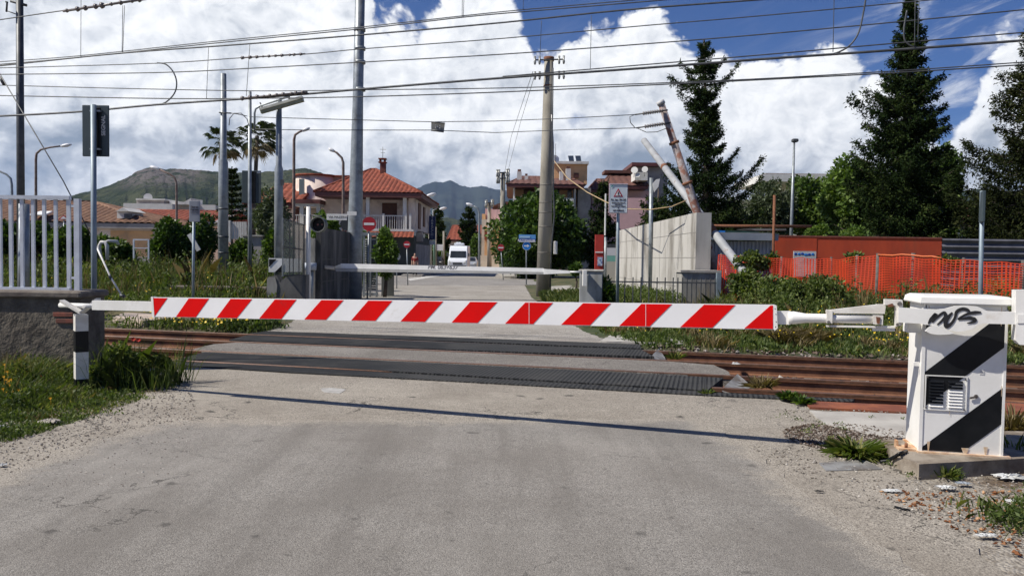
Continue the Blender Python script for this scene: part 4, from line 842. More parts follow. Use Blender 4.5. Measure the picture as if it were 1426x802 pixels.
# ================================================================== WARNING NOTICE (right)
r_, b0, t0 = pole('sign_pole', 860, 415, 861, 258, 21.0, .042, .042, mStB, 'blue-grey post with the white level crossing notice beside the pale wall', 'sign')
mb = MB(); boardback(mb, 847.5, 256, 874.5, 297, 20.93, .02); bb = mb.build('notice_plate', M('notice_border', (.42, .34, .40)), r_)
mb = MB(); boardback(mb, 848.5, 257, 873.5, 296, 20.912, .004); bf = mb.build('notice_face', M('notice_face', (.60, .66, .70), (.56, .62, .66), 4, .5), bb)
def tri3(cx, cy, hw_, up_, dn, Yd): return [W(cx-hw_, cy+dn, Yd), W(cx+hw_, cy+dn, Yd), W(cx, cy-up_, Yd)]
mb = MB(); mb.prism(tri3(861, 270, 6.6, 7.8, 4.2, 20.905), nF, .003); mb.build('warning_triangle', M('tri_red', (.40, .03, .05)), bf)
mb = MB(); mb.prism(tri3(861, 270, 4.1, 4.6, 2.6, 20.900), nF, .003); mb.build('triangle_field', mWs, bf)
mb = MB(); a = W(860.3, 271.8, 20.896); b_ = W(861.7, 267, 20.896); mb.bx(a.x, b_.x, 20.894, 20.896, a.z, b_.z); mb.build('triangle_mark', MATS['lettering_dark'], bf)
mb = MB(); mb.prism([W(850.5, 260.6, 20.9), W(852.5, 258.2, 20.9), W(854.2, 258.4, 20.9), W(852, 260.8, 20.9)], nF, .003); mb.build('operator_mark', M('teal', (.05, .32, .30)), bf)
rows = [('P.L. km 63+637', 278.5, 2.5, .004, 1.0), ('GUASTO IN CASO DI', 282.6, 1.6, .002, .95), ('EMERGENZA', 285.0, 1.5, .002, .95), ('TELEFONARE AL NUMERO', 287.6, 1.5, .002, .88), ('TEL.', 290.0, 1.3, .002, .9), ('097 3995443', 293.4, 2.2, .003, 1.0)]
for txt, py, hpx, bold, xs in rows: text_mesh(txt, hpx/FPX*20.9*1.3, 'lettering', MATS['lettering_dark'], bf, W(861.2, py, 20.905), (1, 0, 0), (0, 0, 1), bold=bold, ext=.001, xs=xs)
# right sign pole seen edge on
r_, b0, t0 = pole('sign_pole', 1365.5, 405, 1368, 266, 13.5, .036, .036, mStB, 'blue-grey pole behind the striped cabinet with its board seen edge on', 'sign')
mb = MB(); a = W(1362, 310, 13.45); b_ = W(1369, 267, 13.45); mb.box(((a.x+b_.x)/2, 13.4, (a.z+b_.z)/2), (.045, .34, b_.z-a.z), rz=R(-22), bev=.008); mb.build('board', MATS['board_back'], r_)
# tall lamp post right
r_, b0, t0 = pole('street_lamp', 1101, 350, 1106, 198, 40, .11, .05, mSt, 'slim straight lamp post behind the red wall, right of the olive trees', 'street lamp')
mb = MB(); mb.box(W(1107, 196, 40), (.28, .3, .16), bev=.03); mb.build('lamp_head', mStD, r_)
# rust post by the shed, sheds ------------------------------------------
r_, b0, t0 = pole('post', 1077, 350, 1078.5, 272, 27.2, .05, .045, mRust, 'rusty upright post where the pale shed meets the red wall', 'post')
RW = 29.5
def rwp(px, py, o=0.): return W(px, py, RW-o)
rw = thing('boundary_wall', (XY(1190, RW), RW, -.1), 'long brick-red painted wall behind the orange mesh fence', 'wall')
mRed2 = M('wall_red', (.60, .085, .030), (.47, .062, .024), 1.2, .9, bump=.2, bsc=30, c3=(.42, .08, .035), sc3=.8, lo3=.5, hi3=.75, streak=True)
x0, x1 = XY(1079, RW), XY(1311, RW); z = ZH(1190, 331, RW)
mb = MB(); mb.bx(x0, XY(1137, RW), RW, RW+.2, -.2, z); mb.bx(XY(1137, RW), x1, RW+.01, RW+.21, -.2, z); mb.split('wall_panel', mRed2, rw)
mb = MB(); mb.bx(x0, x1, RW-.01, RW+.22, z+.002, z+.05); mb.build('coping', M('coping_red', (.35, .12, .08), (.24, .08, .06), 6, .9), rw)
ss = thing('shed', (XY(1037, 27.6), 25, -.1), 'pale grey corrugated shed with a dark canopy left of the red wall', 'shed')
x0, x1 = XY(975, 27.6), XY(1078, 27.6); z0, z1 = ZH(1040, 357, 27.6), ZH(1040, 336, 27.6)
mb = MB(); V = []; F = []; n = 120
for i in range(n+1):
    x = x0+(x1-x0)*i/n; yy = 27.6 + (.045 if (i//3) % 2 else 0); V += [(x, yy, -.1), (x, yy, z1)]
F = [(2*i, 2*i+2, 2*i+3, 2*i+1) for i in range(n)]; mb.add(V, F); mb.build('corrugated_front', M('sheet_pale', (.50, .52, .56), (.40, .42, .46), 3, .6), ss)
mb = MB(); za, zb = ZH(1040, 334.8, 27.4), ZH(1040, 328, 27.4); mb.bx(x0, x1, 27.2, 27.6, za, zb+.06); mb.build('fascia', M('fascia_grey', (.30, .33, .37), (.24, .27, .31), 2, .6, c3=(.36, .18, .15), sc3=2.2, lo3=.66, hi3=.75), ss)
mb = MB(); mb.bx(x0, x1, 27.55, 31.5, zb-.02, zb+.10); mb.build('roof', M('roof_sheet', (.25, .26, .27), (.18, .17, .17), 2, .7), ss)
mb = MB(); mb.bx(XY(975, 29), XY(1058, 29), 29.2, 30.8, ZH(1000, 328, 29), ZH(1000, 321, 29)); mb.build('green_awning', M('awning_green', (.015, .07, .06), (.02, .05, .045), 3, .7), ss)
mb = MB(); mb.bx(XY(1000, 29), XY(1010, 29), 29.1, 29.19, ZH(1000, 326, 29), ZH(1000, 321, 29)); mb.build('blue_tarp', mBlu, ss)
mb = MB(); a = W(970, 314.5, 28.5); b_ = W(1130, 315.5, 28.5); mb.tube([a, b_], .05, 8); mb.split('roof_beam', mRust, ss)
mb = MB(); mb.prism([W(1036, 318.5, 28), W(1095, 318.5, 28), W(1095, 321, 28), (W(1052, 321, 28))], nF, 1.0); mb.build('canopy_sheet', M('canopy', (.22, .21, .20), (.12, .11, .10), 4, .7), ss)
gcw = thing('corrugated_fence', (XY(1380, RW), RW, -.1), 'dark grey corrugated sheet fence continuing right of the red wall', 'fence')
x0, x1 = XY(1311, RW), XY(1560, RW); V = []; F = []; n = 40; z0, z1 = .0, ZH(1370, 333, RW)
mb = MB()
for k in range(n+1): zz_ = z0+(z1-z0)*k/n; yy = RW+.05*math.sin(k*1.57); V += [(x0, yy, zz_), (x1, yy, zz_)]
mb.add(V, [(2*i, 2*i+1, 2*i+3, 2*i+2) for i in range(n)]); mb.build('sheeting', M('sheet_dark', (.13, .13, .15), (.085, .085, .10), 1.5, .6), gcw)
for k in range(7):
    mb = MB(); xx = x0+.02+k*(x1-x0)/6.5; mb.bx(xx, xx+.06, RW+.06, RW+.12, -.2, z1); mb.build('post', mStD, gcw)
po = thing('poster', W(1120, 362, RW-.05), 'white banner with blue picture strip fixed low on the red wall', 'banner')
mb = MB(); a = W(1104, 385, RW-.06); b_ = W(1136.5, 350, RW-.06); mb.bx(a.x, b_.x, RW-.07, RW-.04, a.z, b_.z); bn = mb.build('sheet', M('banner_white', (.66, .66, .64), (.5, .5, .5), 6, .6), po)
rr = random.Random(4)
for k in range(6):
    mb = MB(); c = W(1108+k*4.8, 354+rr.uniform(-.6, .8), RW-.075); w_ = rr.uniform(.05, .09)
    mb.sphere(c, (w_, .004, .045), 10, 6); mb.build('blue_motif', mBlu if k % 2 else mBluD, bn)
# ================================================================== RIGHT CONCRETE WALL AND RAILINGS
rwall = thing('concrete_wall', (5.5, 30, -.1), 'long pale concrete wall running away from the black railings on the right', 'wall')
mPale = M('concrete_light', (.47, .455, .42), (.38, .365, .335), 1.1, .9, bump=.35, bsc=18, streak=True, c3=(.20, .185, .16), sc3=1.1, lo3=.46, hi3=.68)
y0, y1 = 23.6, 39.0
Xw0 = XY(968.5, y0); Xw1 = XY(857, y1)
za, zb = ZH(968.5, 296, y0), ZH(857, 322, y1)
def wq(mb, xa, ya, xb, yb, z0a, z1a, z0b, z1b, th=.45):
    d = Vector((xb-xa, yb-ya, 0)).normalized(); n = Vector((d.y, -d.x, 0)) 
    if n.x < 0: n = -n
    P = [Vector((xa, ya, 0)), Vector((xb, yb, 0)), Vector((xb, yb, 0))+n*th, Vector((xa, ya, 0))+n*th]; zl = [z0a, z0b, z0b, z0a]; zh = [z1a, z1b, z1b, z1a]
    mb.add([P[i]+Vector((0, 0, zl[i])) for i in range(4)]+[P[i]+Vector((0, 0, zh[i])) for i in range(4)], [(0, 1, 2, 3), (7, 6, 5, 4), (4, 5, 1, 0), (5, 6, 2, 1), (6, 7, 3, 2), (7, 4, 0, 3)])
cuts = [0, .33, .62, 1]
for k in range(3):
    u0, u1 = cuts[k], cuts[k+1]-.003; L = lambda a, b_, u: a+(b_-a)*u
    mb = MB(); wq(mb, L(Xw0, Xw1, u0), L(y0, y1, u0), L(Xw0, Xw1, u1), L(y0, y1, u1), -.2, L(za, zb, u0), -.2, L(za, zb, u1)); mb.build('wall_slab', mPale, rwall)
for zz_ in (.62, 1.55, 2.3):
    mb = MB(); wq(mb, Xw0-.004, y0+.01, Xw1-.004, y1, zz_, zz_+.018, zz_*.98, zz_*.98+.018, .01); mb.build('joint', M('joint_grey', (.22, .21, .19)), rwall)
rp = thing('concrete_pillar', (XY(980, 22.6), 22.8, -.1), 'squat weathered concrete pillar at the right end of the black railings', 'pillar')
mb = MB(); mb.bx(XY(951, 22.6), XY(1004, 22.6), 22.7, 23.5, -.2, ZH(980, 380, 22.6), bev=.02); mb.build('pillar_body', mCwL, rp)
mb = MB(); mb.bx(XY(949, 22.6), XY(1006, 22.6), 22.66, 23.54, ZH(980, 379.9, 22.6), ZH(980, 378, 22.6)+.03); mb.build('cap', mCon, rp)
bf_ = thing('railing', (XY(920, 22.2), 22.2, -.05), 'low dark metal picket railings in front of the pale wall and pillar', 'railing')
mPk = M('picket_grey', (.085, .09, .095), (.12, .12, .12), 8, .5, metal=.2)
k = 0; px = 848
while px < 1004:
    mb = MB(); a = W(px, 385.5 + (px-848)*.012, 22.2); mb.box((a.x, 22.2, a.z/2), (.028, .028, a.z)); mb.build('picket', mPk, bf_); px += 11.2 if px < 935 else 6.5
mb = MB(); a = W(845, 392, 22.2); b_ = W(1004, 394, 22.2); mb.bx(a.x, b_.x, 22.18, 22.22, a.z-.02, a.z+.02); mb.bx(a.x, b_.x, 22.18, 22.22, .12, .16); mb.split('rail_bar', mPk, bf_)
mb = MB(); a = W(1001, 380, 22.2); mb.bx(a.x-.06, a.x+.06, 22.15, 22.27, -.1, a.z); mb.build('end_post', mStB, bf_)
# red box panel and small bits by the wall
rb = thing('notice_board', (XY(835, 40), 40, 0), 'upright red board with posters behind the grey relay cabinet', 'notice board')
mb = MB(); a = W(828, 376, 40); b_ = W(840.5, 327, 40); mb.bx(a.x, b_.x, 39.9, 40.1, 0, b_.z); o = mb.build('panel', M('board_red', (.45, .035, .025), (.38, .03, .02), 3, .7), rb)
mb = MB(); a = W(832, 370, 39.88); b_ = W(839, 358, 39.88); mb.bx(a.x, b_.x, 39.87, 39.895, a.z, b_.z); mb.build('poster', M('poster_blue', (.55, .6, .7), (.08, .16, .4), 9, .6), o)
mb = MB(); a = W(829, 352, 39.88); b_ = W(840, 350.5, 39.88); mb.bx(a.x, b_.x, 39.87, 39.895, a.z, b_.z); mb.build('white_strip', mWs, o)
r_, b0, t0 = pole('post', 843, 380, 843.5, 330, 38.5, .07, .07, mSt, 'short grey steel post beside the red board', 'post')
mb = MB(); a = W(841.5, 328, 38.4); b_ = W(845, 270, 38.4); mb.bx(a.x, b_.x-.03, 38.3, 38.45, a.z, b_.z); mb.build('white_sleeve', mW, r_)
kd = thing('kiosk_wall', (XY(850, 41), 41, 0), 'low wall with a white and mint green painted band behind the yellow notice post', 'wall')
for (ya, yb, mt) in ((345, 340, mStD), (356, 345.2, mWs), (364, 356, M('mint', (.22, .52, .42))), (400, 364, M('cream_wall', (.60, .56, .46)))):
    mb = MB(); a = W(843, ya, 41); b_ = W(858, yb, 41); mb.bx(a.x, b_.x+.3, 41, 41.2, max(0, a.z), b_.z); mb.build('wall_band', mt, kd)
# ================================================================== LEANING POLES
lp = thing('leaning_pole', W(985, 345, 24.4), 'old peeling timber utility pole leaning left behind the concrete wall', 'utility pole')
mPl = M('peeling_paint', (.40, .37, .37), (.22, .18, .17), 5, .8, bump=.4, c3=(.22, .10, .07), sc3=3, lo3=.5, hi3=.6)
mb = MB(); a, b_ = W(972, 300, 24.4), W(920, 142, 24.4); d = (a-b_)/(b_.z-a.z); mb.tube([a+d*(a.z+.1), a, b_], [.135, .13, .098], 14); mb.build('post', mPl, lp)
mb = MB(); mb.tube([W(919, 141, 24.4), W(921.5, 146, 24.4)], .125, 14); mb.build('pole_cap', M('cap_grey', (.5, .5, .5)), lp)
ins = [((930, 153.5), (884, 160)), ((934, 171), (886, 178.5))]
for (xa, ya), (xb, yb) in ins:
    mb = MB(); mb.tube([W(xa, ya, 24.25), W(xb, yb, 24.25)], .022, 8); o = mb.build('cross_bracket', mStD, lp)
    mb = MB(); N = 9
    for i in range(N):
        u = .18+.62*i/N; c = W(xa+(xb-xa)*u, ya+(yb-ya)*u, 24.25); d = (W(xb, yb, 24.25)-W(xa, ya, 24.25)).normalized(); mb.tube([c-d*.02, c+d*.02], .055, 8)
    mb.build('insulator_string', M('insulator', (.14, .12, .11), (.2, .18, .17), 9, .3), lp)
mb = MB(); mb.tube([W(884, 160, 24.25), W(877, 163, 24.2), W(878, 171, 24.2), W(884, 178, 24.25)], .012, 6); mb.tube([W(888, 179, 24.25), W(900, 184.5, 24.2), W(915, 184, 24.2), W(928, 179, 24.25)], .012, 6); mb.split('jumper', mStD, lp)
mb = MB(); c = W(936, 185, 24.4); 
for yy, r__ in ((199, .16), (255, .165)): 
    u = (yy-142)/(300-142); c = b_.lerp(a, u); dd = (a-b_).normalized(); mb.tube([c-dd*.04, c+dd*.04], r__, 12)
mb.split('band', mRust, lp)
fp = thing('leaning_pole', W(1050, 396, 21.4), 'thick white tubular pole fallen diagonally behind the end of the concrete wall', 'fallen pole')
mWp = M('pole_white', (.36, .37, .38), (.27, .28, .29), 2, .6, c3=(.20, .12, .09), sc3=2.4, lo3=.60, hi3=.68)
mb = MB(); e0, e1 = W(897, 196, 30.0), W(1049, 396, 21.4)
def lr(u): return e0.lerp(e1, u)
mb.tube([lr(0), lr(.45), lr(.86), lr(1.0)], [.115, .125, .125, .128], 16); mb.build('tube', mWp, fp)
mb = MB(); mb.tube([lr(.235), lr(.25)], .125, 16); mb.tube([lr(.66), lr(.72)], .132, 16); mb.split('collar', mRust, fp)
mb = MB(); mb.tube([lr(.615), lr(.66)], .134, 16); mb.build('dark_band', mBk, fp)
tr_ = thing('rope', W(870, 320, 24), 'yellow rope or cable hanging between the villa and the leaning pole', 'rope')
mb = MB(); mb.tube([W(770, 222, 70), W(790, 248, 60), W(818, 268, 45), W(845, 282, 33), W(872, 291, 28), W(905, 292, 27), W(935, 288, 24.9), W(956, 279, 24.4)], [.045, .04, .032, .024, .018, .016, .016, .016], 8); mb.build('strand', M('rope_yellow', (.42, .30, .16), (.30, .22, .12), 9, .8), tr_)
r_, b0, t0 = pole('post', 906, 345, 907, 248, 30, .08, .075, mSt, 'grey pole with a small white curved plate behind the pale wall', 'post')
mb = MB(); mb.prism([W(909, 256, 29.9), W(914, 250, 29.9), W(919, 249, 29.9), W(917, 260, 29.9), W(911, 268, 29.9)], nF, .04); mb.build('white_plate', mW, r_)
# ================================================================== CONCRETE UTILITY POLES
mPc = M('pole_concrete', (.34, .32, .27), (.24, .22, .18), 1.5, .9, bump=.3, bsc=25, streak=True, c3=(.14, .13, .11), sc3=1.5, lo3=.5, hi3=.75)
def insulators(root, rows, Yd, px, hw, s=1.):
    for py in rows:
        a, b_ = W(px-hw, py, Yd), W(px+hw, py-1, Yd); mb = MB(); mb.tube([a, b_], .045*s, 6); mb.build('crossarm', mStD, root)
        for u in (0., .16, .84, 1.):
            c = a.lerp(b_, u); c = c+Vector((0, -.05, 0)); mb = MB()
            mb.tube([c+Vector((0, 0, -.30*s)), c+Vector((0, 0, -.12*s)), c+Vector((0, 0, -.06*s)), c+Vector((0, 0, .20*s))], [.05*s, .085*s, .05*s, .07*s], 8); mb.build('insulator', M('insulator_glass', (.35, .36, .34), (.12, .12, .11), 9, .25), root)
r_, b0, t0 = pole('utility_pole', 757, 405, 764.5, 80, 31, .30, .17, mPc, 'tall grey concrete utility pole at the right kerb of the street', 'utility pole', zb=-.05)
pp = W(764.5, 80, 31)
mb = MB(); mb.tube([pp-Vector((0, 0, .15)), pp], .20, 14); mb.build('pole_top', mRust, r_)
insulators(r_, (84, 105), 30.8, 765, 20, .62)
mb = MB(); mb.tube([W(770, 95, 30.7), W(769, 180, 30.7), W(770.5, 260, 30.7), W(772, 300, 30.7), W(768, 340, 30.65), W(766, 400, 30.6)], .03, 6); mb.build('down_cable', mStD, r_)
mb = MB(); mb.tube([W(771, 255, 30.7), W(771, 200, 30.7), W(768, 160, 30.7)], .018, 6); mb.build('white_conduit', mW, r_)
for k, yy in enumerate((120, 258, 282, 296, 316, 352)):
    u = (yy-80)/325; c = W(764.5-7.5*u, yy, 31); mb = MB(); mb.tube([c-Vector((0, 0, .02)), c+Vector((0, 0, .02))], .175+.13*u, 16); mb.build('strap', mRust if k == 0 else M('strap_dark', (.16, .15, .13)), r_)
mb = MB(); mb.box(W(773.5, 345, 30.8), (.14, .16, .5), bev=.01); mb.build('meter_box', mW, r_)
r_, b0, t0 = pole('utility_pole', 700, 300, 700.5, 240, 78, .30, .22, mPc, 'distant concrete utility pole rising from the left edge of the big bush', 'utility pole', zb=0); insulators(r_, (241, 249), 77.7, 700.5, 8, 1.6)
r_, b0, t0 = pole('utility_pole', 681.5, 370, 681.5, 282, 95, .28, .2, mPc, 'smaller utility pole in front of the cream house down the street', 'utility pole', zb=0); insulators(r_, (283,), 94.7, 681.5, 5, 1.8)
gr_ = [(599, 310, 370, 85, .2, 'thick pale pole first in the row on the left side of the street'), (607, 316, 370, 100, .1, 'thin pole second in the row on the left side of the street'), (604.8, 318, 366, 90, .14, 'greenish pole between the first two of the left row'), (618, 322, 369, 110, .16, 'grey pole in the middle of the left row, beside the white board'), (620.5, 317, 347, 120, .14, 'tall pole just right of the white board')]
for px, yt, yb, Yd, r0, lb in gr_[:4]:
    pole('street_pole', px, 360, px, yt, Yd, r0, r0*.9, mPc if px != 604.8 else M('pole_green', (.12, .2, .14)), lb, 'pole', zb=0)
wb_ = thing('signboard', (XY(612.5, 100), 100, 0), 'white square board on two legs left of the camper van', 'signboard')
mb = MB(); a = W(608, 349, 100); b_ = W(617, 340.5, 100); mb.bx(a.x, b_.x, 99.95, 100.05, a.z, b_.z); mb.build('board', mWs, wb_)
mb = MB(); mb.tube([(a.x+.15, 100, 0), (a.x+.15, 100, a.z)], .04, 6); mb.tube([(b_.x-.15, 100, 0), (b_.x-.15, 100, a.z)], .04, 6); mb.split('leg', mStD, wb_)
# ================================================================== CURVED STREET LAMPS
mLp = M('lamp_head_white', (.72, .73, .74), (.6, .6, .62), 4, .4)
def swan(pxp, pyb, path, head, Yd, r0, mat, label, grp='swan neck street lamps'):
    base = W(pxp, pyb, Yd); root = thing('street_lamp', (base.x, Yd, 0), label, 'street lamp', grp)
    pts = [(base.x, Yd, 0)] + [W(x, y, Yd) for x, y in path]; n = len(pts)
    mb = MB(); mb.tube(pts, [r0*(1-.45*i/(n-1)) for i in range(n)], 10); mb.build('lamp_post', mat, root)
    a, b_ = W(*head[0], Yd), W(*head[1], Yd); d = b_-a; mb = MB()
    mb.smooth = True; mb.tube([a, a+d*.2, a+d*.6, b_], [r0*.7, head[2]/FPX*Yd*.42, head[2]/FPX*Yd*.5, head[2]/FPX*Yd*.2], 12); mb.build('lamp_head', mLp, root)
mRp = M('lamp_post_rust', (.14, .085, .07), (.20, .16, .14), 6, .7)
swan(50, 350, [(50, 300), (50, 222), (51, 214), (57, 208.5), (70, 205.5), (86, 203.5)], ((85, 203.8), (99.5, 201.5), 5), 48, .085, mRp, 'street lamp leaning right above the railings on the far left')
swan(17, 350, [(17, 300), (16.5, 258), (15, 249), (9, 243), (0, 239), (-8, 236)], ((-6, 237), (-18, 233), 5), 48, .085, mSt, 'street lamp cut by the left edge of the picture')
swan(246, 330, [(246, 300), (245.8, 256), (243, 247), (235, 242), (222, 236)], ((222, 236), (209, 232), 5), 52, .085, mRp, 'street lamp in front of the green hill')
swan(409, 330, [(409, 300), (409.5, 195), (411, 188), (417, 184), (422, 182)], ((421, 182.5), (431.5, 178.5), 5), 46, .10, mRp, 'street lamp right of the palms with its head turned right')
swan(478, 330, [(478, 300), (478, 227), (476, 220), (469, 213), (464, 210)], ((465.5, 211), (457.5, 207), 5), 44, .09, mRp, 'street lamp left of the big mast with its head turned left')
swan(667.5, 370, [(667.5, 330), (667.5, 297), (665, 290), (658, 286)], ((659, 286.5), (649, 283.5), 4), 88, .14, mSt, 'street lamp on the right side of the street before the cream house')
swan(664, 366, [(664, 330), (663.5, 311), (662, 308.5)], ((663.5, 309), (658, 307), 2.5), 130, .12, mSt, 'more distant street lamp on the right side of the street')
swan(590, 366, [(590, 290), (590, 275), (594, 273)], ((594, 273.3), (607, 269.5), 5), 84, .13, mSt, 'street lamp at the villa corner with its head over the street')
swan(603, 366, [(603, 310), (603, 293), (608, 291)], ((612, 291.5), (622, 289.3), 4), 100, .13, mSt, 'second street lamp beyond the villa corner')
swan(607.5, 366, [(607.5, 330), (607.3, 306)], ((605, 305.5), (610, 304), 4), 125, .14, mSt, 'short far lamp behind the villa side')
# ================================================================== WIRES
WN = [0]
def onw(px, py, y0): 
    d = ray(px, py); tt_ = (y0 + SL*0 - 0)/(d.y - SL*d.x); return cC + d*tt_
def wire(pts, y0, r, label, name='overhead_wire', grp='overhead line wires', mat=None, ret=False):
    # catmull through picked points, all in the vertical plane of one track line
    P = [Vector((x, y)) for x, y in pts]; Q = []
    if name == 'overhead_wire' and pts[0][0] < 0: d0 = (P[0]-P[1]).normalized(); P.insert(0, P[0]+d0*350)
    if name == 'overhead_wire': d0 = (P[-1]-P[-2]).normalized(); P.append(P[-1]+d0*420)
    for i in range(len(P)-1):
        a, b_, c2, d = P[max(i-1, 0)], P[i], P[i+1], P[min(i+2, len(P)-1)]
        for k in range(5): u = k/5; Q.append(.5*((2*b_)+(-a+c2)*u+(2*a-5*b_+4*c2-d)*u*u+(-a+3*b_-3*c2+d)*u**3))
    Q.append(P[-1]); mb = MB(); mb.tube([onw(q.x, q.y, y0) for q in Q], r, 5)
    o = mb.build(name, mat or mStD); tag(o, label, 'wire', grp); return o
YA, YB = 13.2, 16.5
wire([(-40, 34), (0, 28), (90, 15), (200, 0), (260, -10)], YA, .011, 'topmost messenger wire with insulators, crossing the upper left corner')
wire([(-40, 92), (0, 90), (112, 80), (300, 60.5), (505, 40.5), (650, 24), (745, 15.5), (930, 0), (1000, -8)], YB, .013, 'upper strand of the twin feeder wires sloping up from the left')
wire([(-40, 90), (0, 86.5), (112, 78), (300, 58), (505, 38), (650, 22), (740, 13), (925, -3)], YB, .011, 'thin strand running just above the twin feeder wires')
wire([(-40, 94), (0, 92), (170, 74.5), (340, 62), (505, 49), (700, 32), (870, 14.5), (1060, 0), (1130, -6)], YB, .018, 'thicker feeder wire just below the twin strands')
wire([(-40, 96), (0, 95), (220, 88.5), (335, 81), (430, 75.5), (505, 68.5), (700, 54), (900, 36), (1060, 22.5), (1300, 0), (1380, -8)], YA, .009, 'fine wire third from the top, with a row of insulators above the left palm')
wire([(-40, 105), (0, 104), (220, 101.5), (360, 95), (505, 87), (700, 76), (880, 63), (1060, 48.5), (1250, 31), (1426, 14), (1500, 6)], YA, .010, 'fine wire fourth from the top')
wire([(-40, 118), (0, 119), (170, 123.5), (360, 127), (505, 125.5), (700, 123), (880, 117.5), (1060, 110), (1250, 99), (1426, 87), (1480, 83)], YB, .011, 'nearly level upper wire of the lowest pair')
wire([(-40, 133), (0, 133.5), (220, 137.5), (340, 137.5), (505, 135), (700, 128.5), (880, 120), (1060, 111.5), (1250, 101.5), (1426, 90.5), (1480, 87)], YB, .013, 'nearly level lower wire of the lowest pair')
wire([(-40, 163), (0, 162), (110, 156), (220, 146), (340, 138), (430, 131), (505, 124.5), (700, 109), (880, 96.5), (1060, 83), (1220, 72), (1410, 58), (1490, 52)], YA, .020, 'thick contact wire lowest on the left and rising to the right')
wire([(700, 107), (880, 92), (1060, 77), (1220, 63), (1410, 47), (1490, 40)], YA, .010, 'thin companion wire just above the thick contact wire on the right')
H2 = 22.
def fwire(pts, lb, r=.012): 
    mb = MB(); mb.tube([W(x, y, Y_) for x, y, Y_ in pts], r, 5); tag(mb.build('overhead_wire', mStD), lb, 'wire', 'wires to the leaning pole')
fwire([(347, 163, 24), (430, 165.5, 24.5), (600, 170, 25.5), (690, 169, 26), (790, 165, 25), (884, 160, 24.25)], 'upper thin wire from the thin palm pole to the leaning pole')
fwire([(347, 180, 24), (430, 181.5, 24.5), (600, 181.5, 25.5), (690, 185, 26), (790, 181, 25), (886, 178.5, 24.25)], 'lower thin wire from the thin palm pole to the leaning pole')
pk = thing('hanging_plate', W(610, 176, 25.5), 'small square grey plate hanging between two thin wires above the street', 'wire plate')
mb = MB(); mb.prism([W(600.5, 170, 25.45), W(619.5, 172, 25.45), (W(618, 183.5, 25.45)), W(600.5, 181.3, 25.45)], nF, .03); o = mb.build('plate', M('plate_grey', (.26, .26, .24), (.2, .2, .18), 6, .7), pk)
mb = MB(); mb.tube([W(600.5, 170, 25.4), W(619.5, 172, 25.4)], .02, 6); mb.tube([W(600.5, 181.5, 25.4), W(618, 183.7, 25.4)], .03, 6); mb.split('edge_bar', mStD, pk)
mb = MB()
for x, y in ((606.5, 174.5), (612.5, 175.2), (609.2, 176.5), (606.5, 177.7), (612.3, 178.5)): mb.disc(W(x, y, 25.41), .018, nF, .01, 8)
mb.split('hole', mWs, o)
# splices on the pair, droppers, jumpers, insulators
dr = [((113, -20), (112.5, 79), YB), ((171, 8), (170, 73), YA+1), ((173.5, 8), (171, 73), YA+1), ((290.5, 67), (287.5, 138), YB), ((348, 62), (343, 134), YB-.5), ((644, -20), (643.5, 24), YB), ((647, -20), (645, 24), YB), ((729, -20), (728.5, 15), YB), ((754, 29), (752, 79), YB), ((823.5, 22), (822, 97), YB), ((1162, -20), (1160, 73), YA), ((1280, 2), (1278, 58), YA), ((1274.5, 2), (1273.5, 66), YA)]
for i, (a, b_, y0) in enumerate(dr):
    lb = 'thin vertical dropper wire ' + ['near the left edge above the sign back', 'left of the pair at the upper left', 'right of the pair at the upper left', 'between the railings and the left palm', 'above the thin palm pole', 'left of the pair at top centre', 'right of the pair at top centre', 'short, at the top right of centre', 'above the concrete pole crossarm', 'just right of the concrete pole', 'on the right, meeting the curved jumper', 'beside the top of the tall conifer', 'left of the one beside the tall conifer top'][i]
    wire([a, b_], y0-.02, .006, lb, 'dropper', 'droppers between overhead wires')
jm = [([(219, 88), (231, 90), (241, 100), (246, 115), (243, 130), (232, 142), (222, 146)], YA, 'curved loop jumper between wires left of the palms'), ([(1206, -4), (1203, 15), (1196, 45), (1184, 63), (1170, 72), (1158, 76)], YA, 'curved jumper dropping to the contact wire at the upper right'), ([(1263, 15), (1259, 40), (1260, 56), (1268, 64), (1278, 67)], YA, 'short curved jumper in front of the tall conifer')]
for p_, y0, lb in jm: wire(p_, y0, .013, lb, 'jumper', 'curved jumper cables')
def inss(px0, py0, px1, py1, y0, n, r, lb):
    root = thing('insulator_string', onw((px0+px1)/2, (py0+py1)/2, y0), lb, 'insulator'); rr = random.Random(px0)
    a, b_ = onw(px0, py0, y0-.03), onw(px1, py1, y0-.03); d = (b_-a).normalized(); mb = MB(); mb.tube([a, b_], r*.45, 6); mb.build('core', M('insulator', (.14, .12, .11)), root)
    for i in range(n):
        c = a.lerp(b_, (i+.5)/n+rr.uniform(-.2, .2)/n); k = rr.uniform(.7, 1.25); mb = MB(); mb.tube([c-d*.02*k, c+d*.02*k], [r*k, r*.7*k], 8); mb.build('shed_disc', MATS['insulator'], root)
inss(88, 16, 203, -1, YA, 9, .05, 'row of insulators and clamps on the top left wire'); inss(335, 81, 425, 75.5, YA, 10, .03, 'row of insulators on the fine wire above the left palm'); inss(335, 137.5, 428, 128.5, YA, 10, .04, 'row of insulators on the thick contact wire above the tube lamp')
for pts, lb in (([(690, 310, 78), (712, 190, 50), (742, 100, 31)], 'faint service wire from the distant pole up to the concrete pole, left one'), ([(703, 255, 78), (725, 170, 50), (745, 104, 31)], 'faint service wire from the distant pole up to the concrete pole, right one')): 
    mb = MB(); mb.tube([W(x, y, Y_) for x, y, Y_ in pts], .012, 5); tag(mb.build('service_wire', mSt), lb, 'wire')
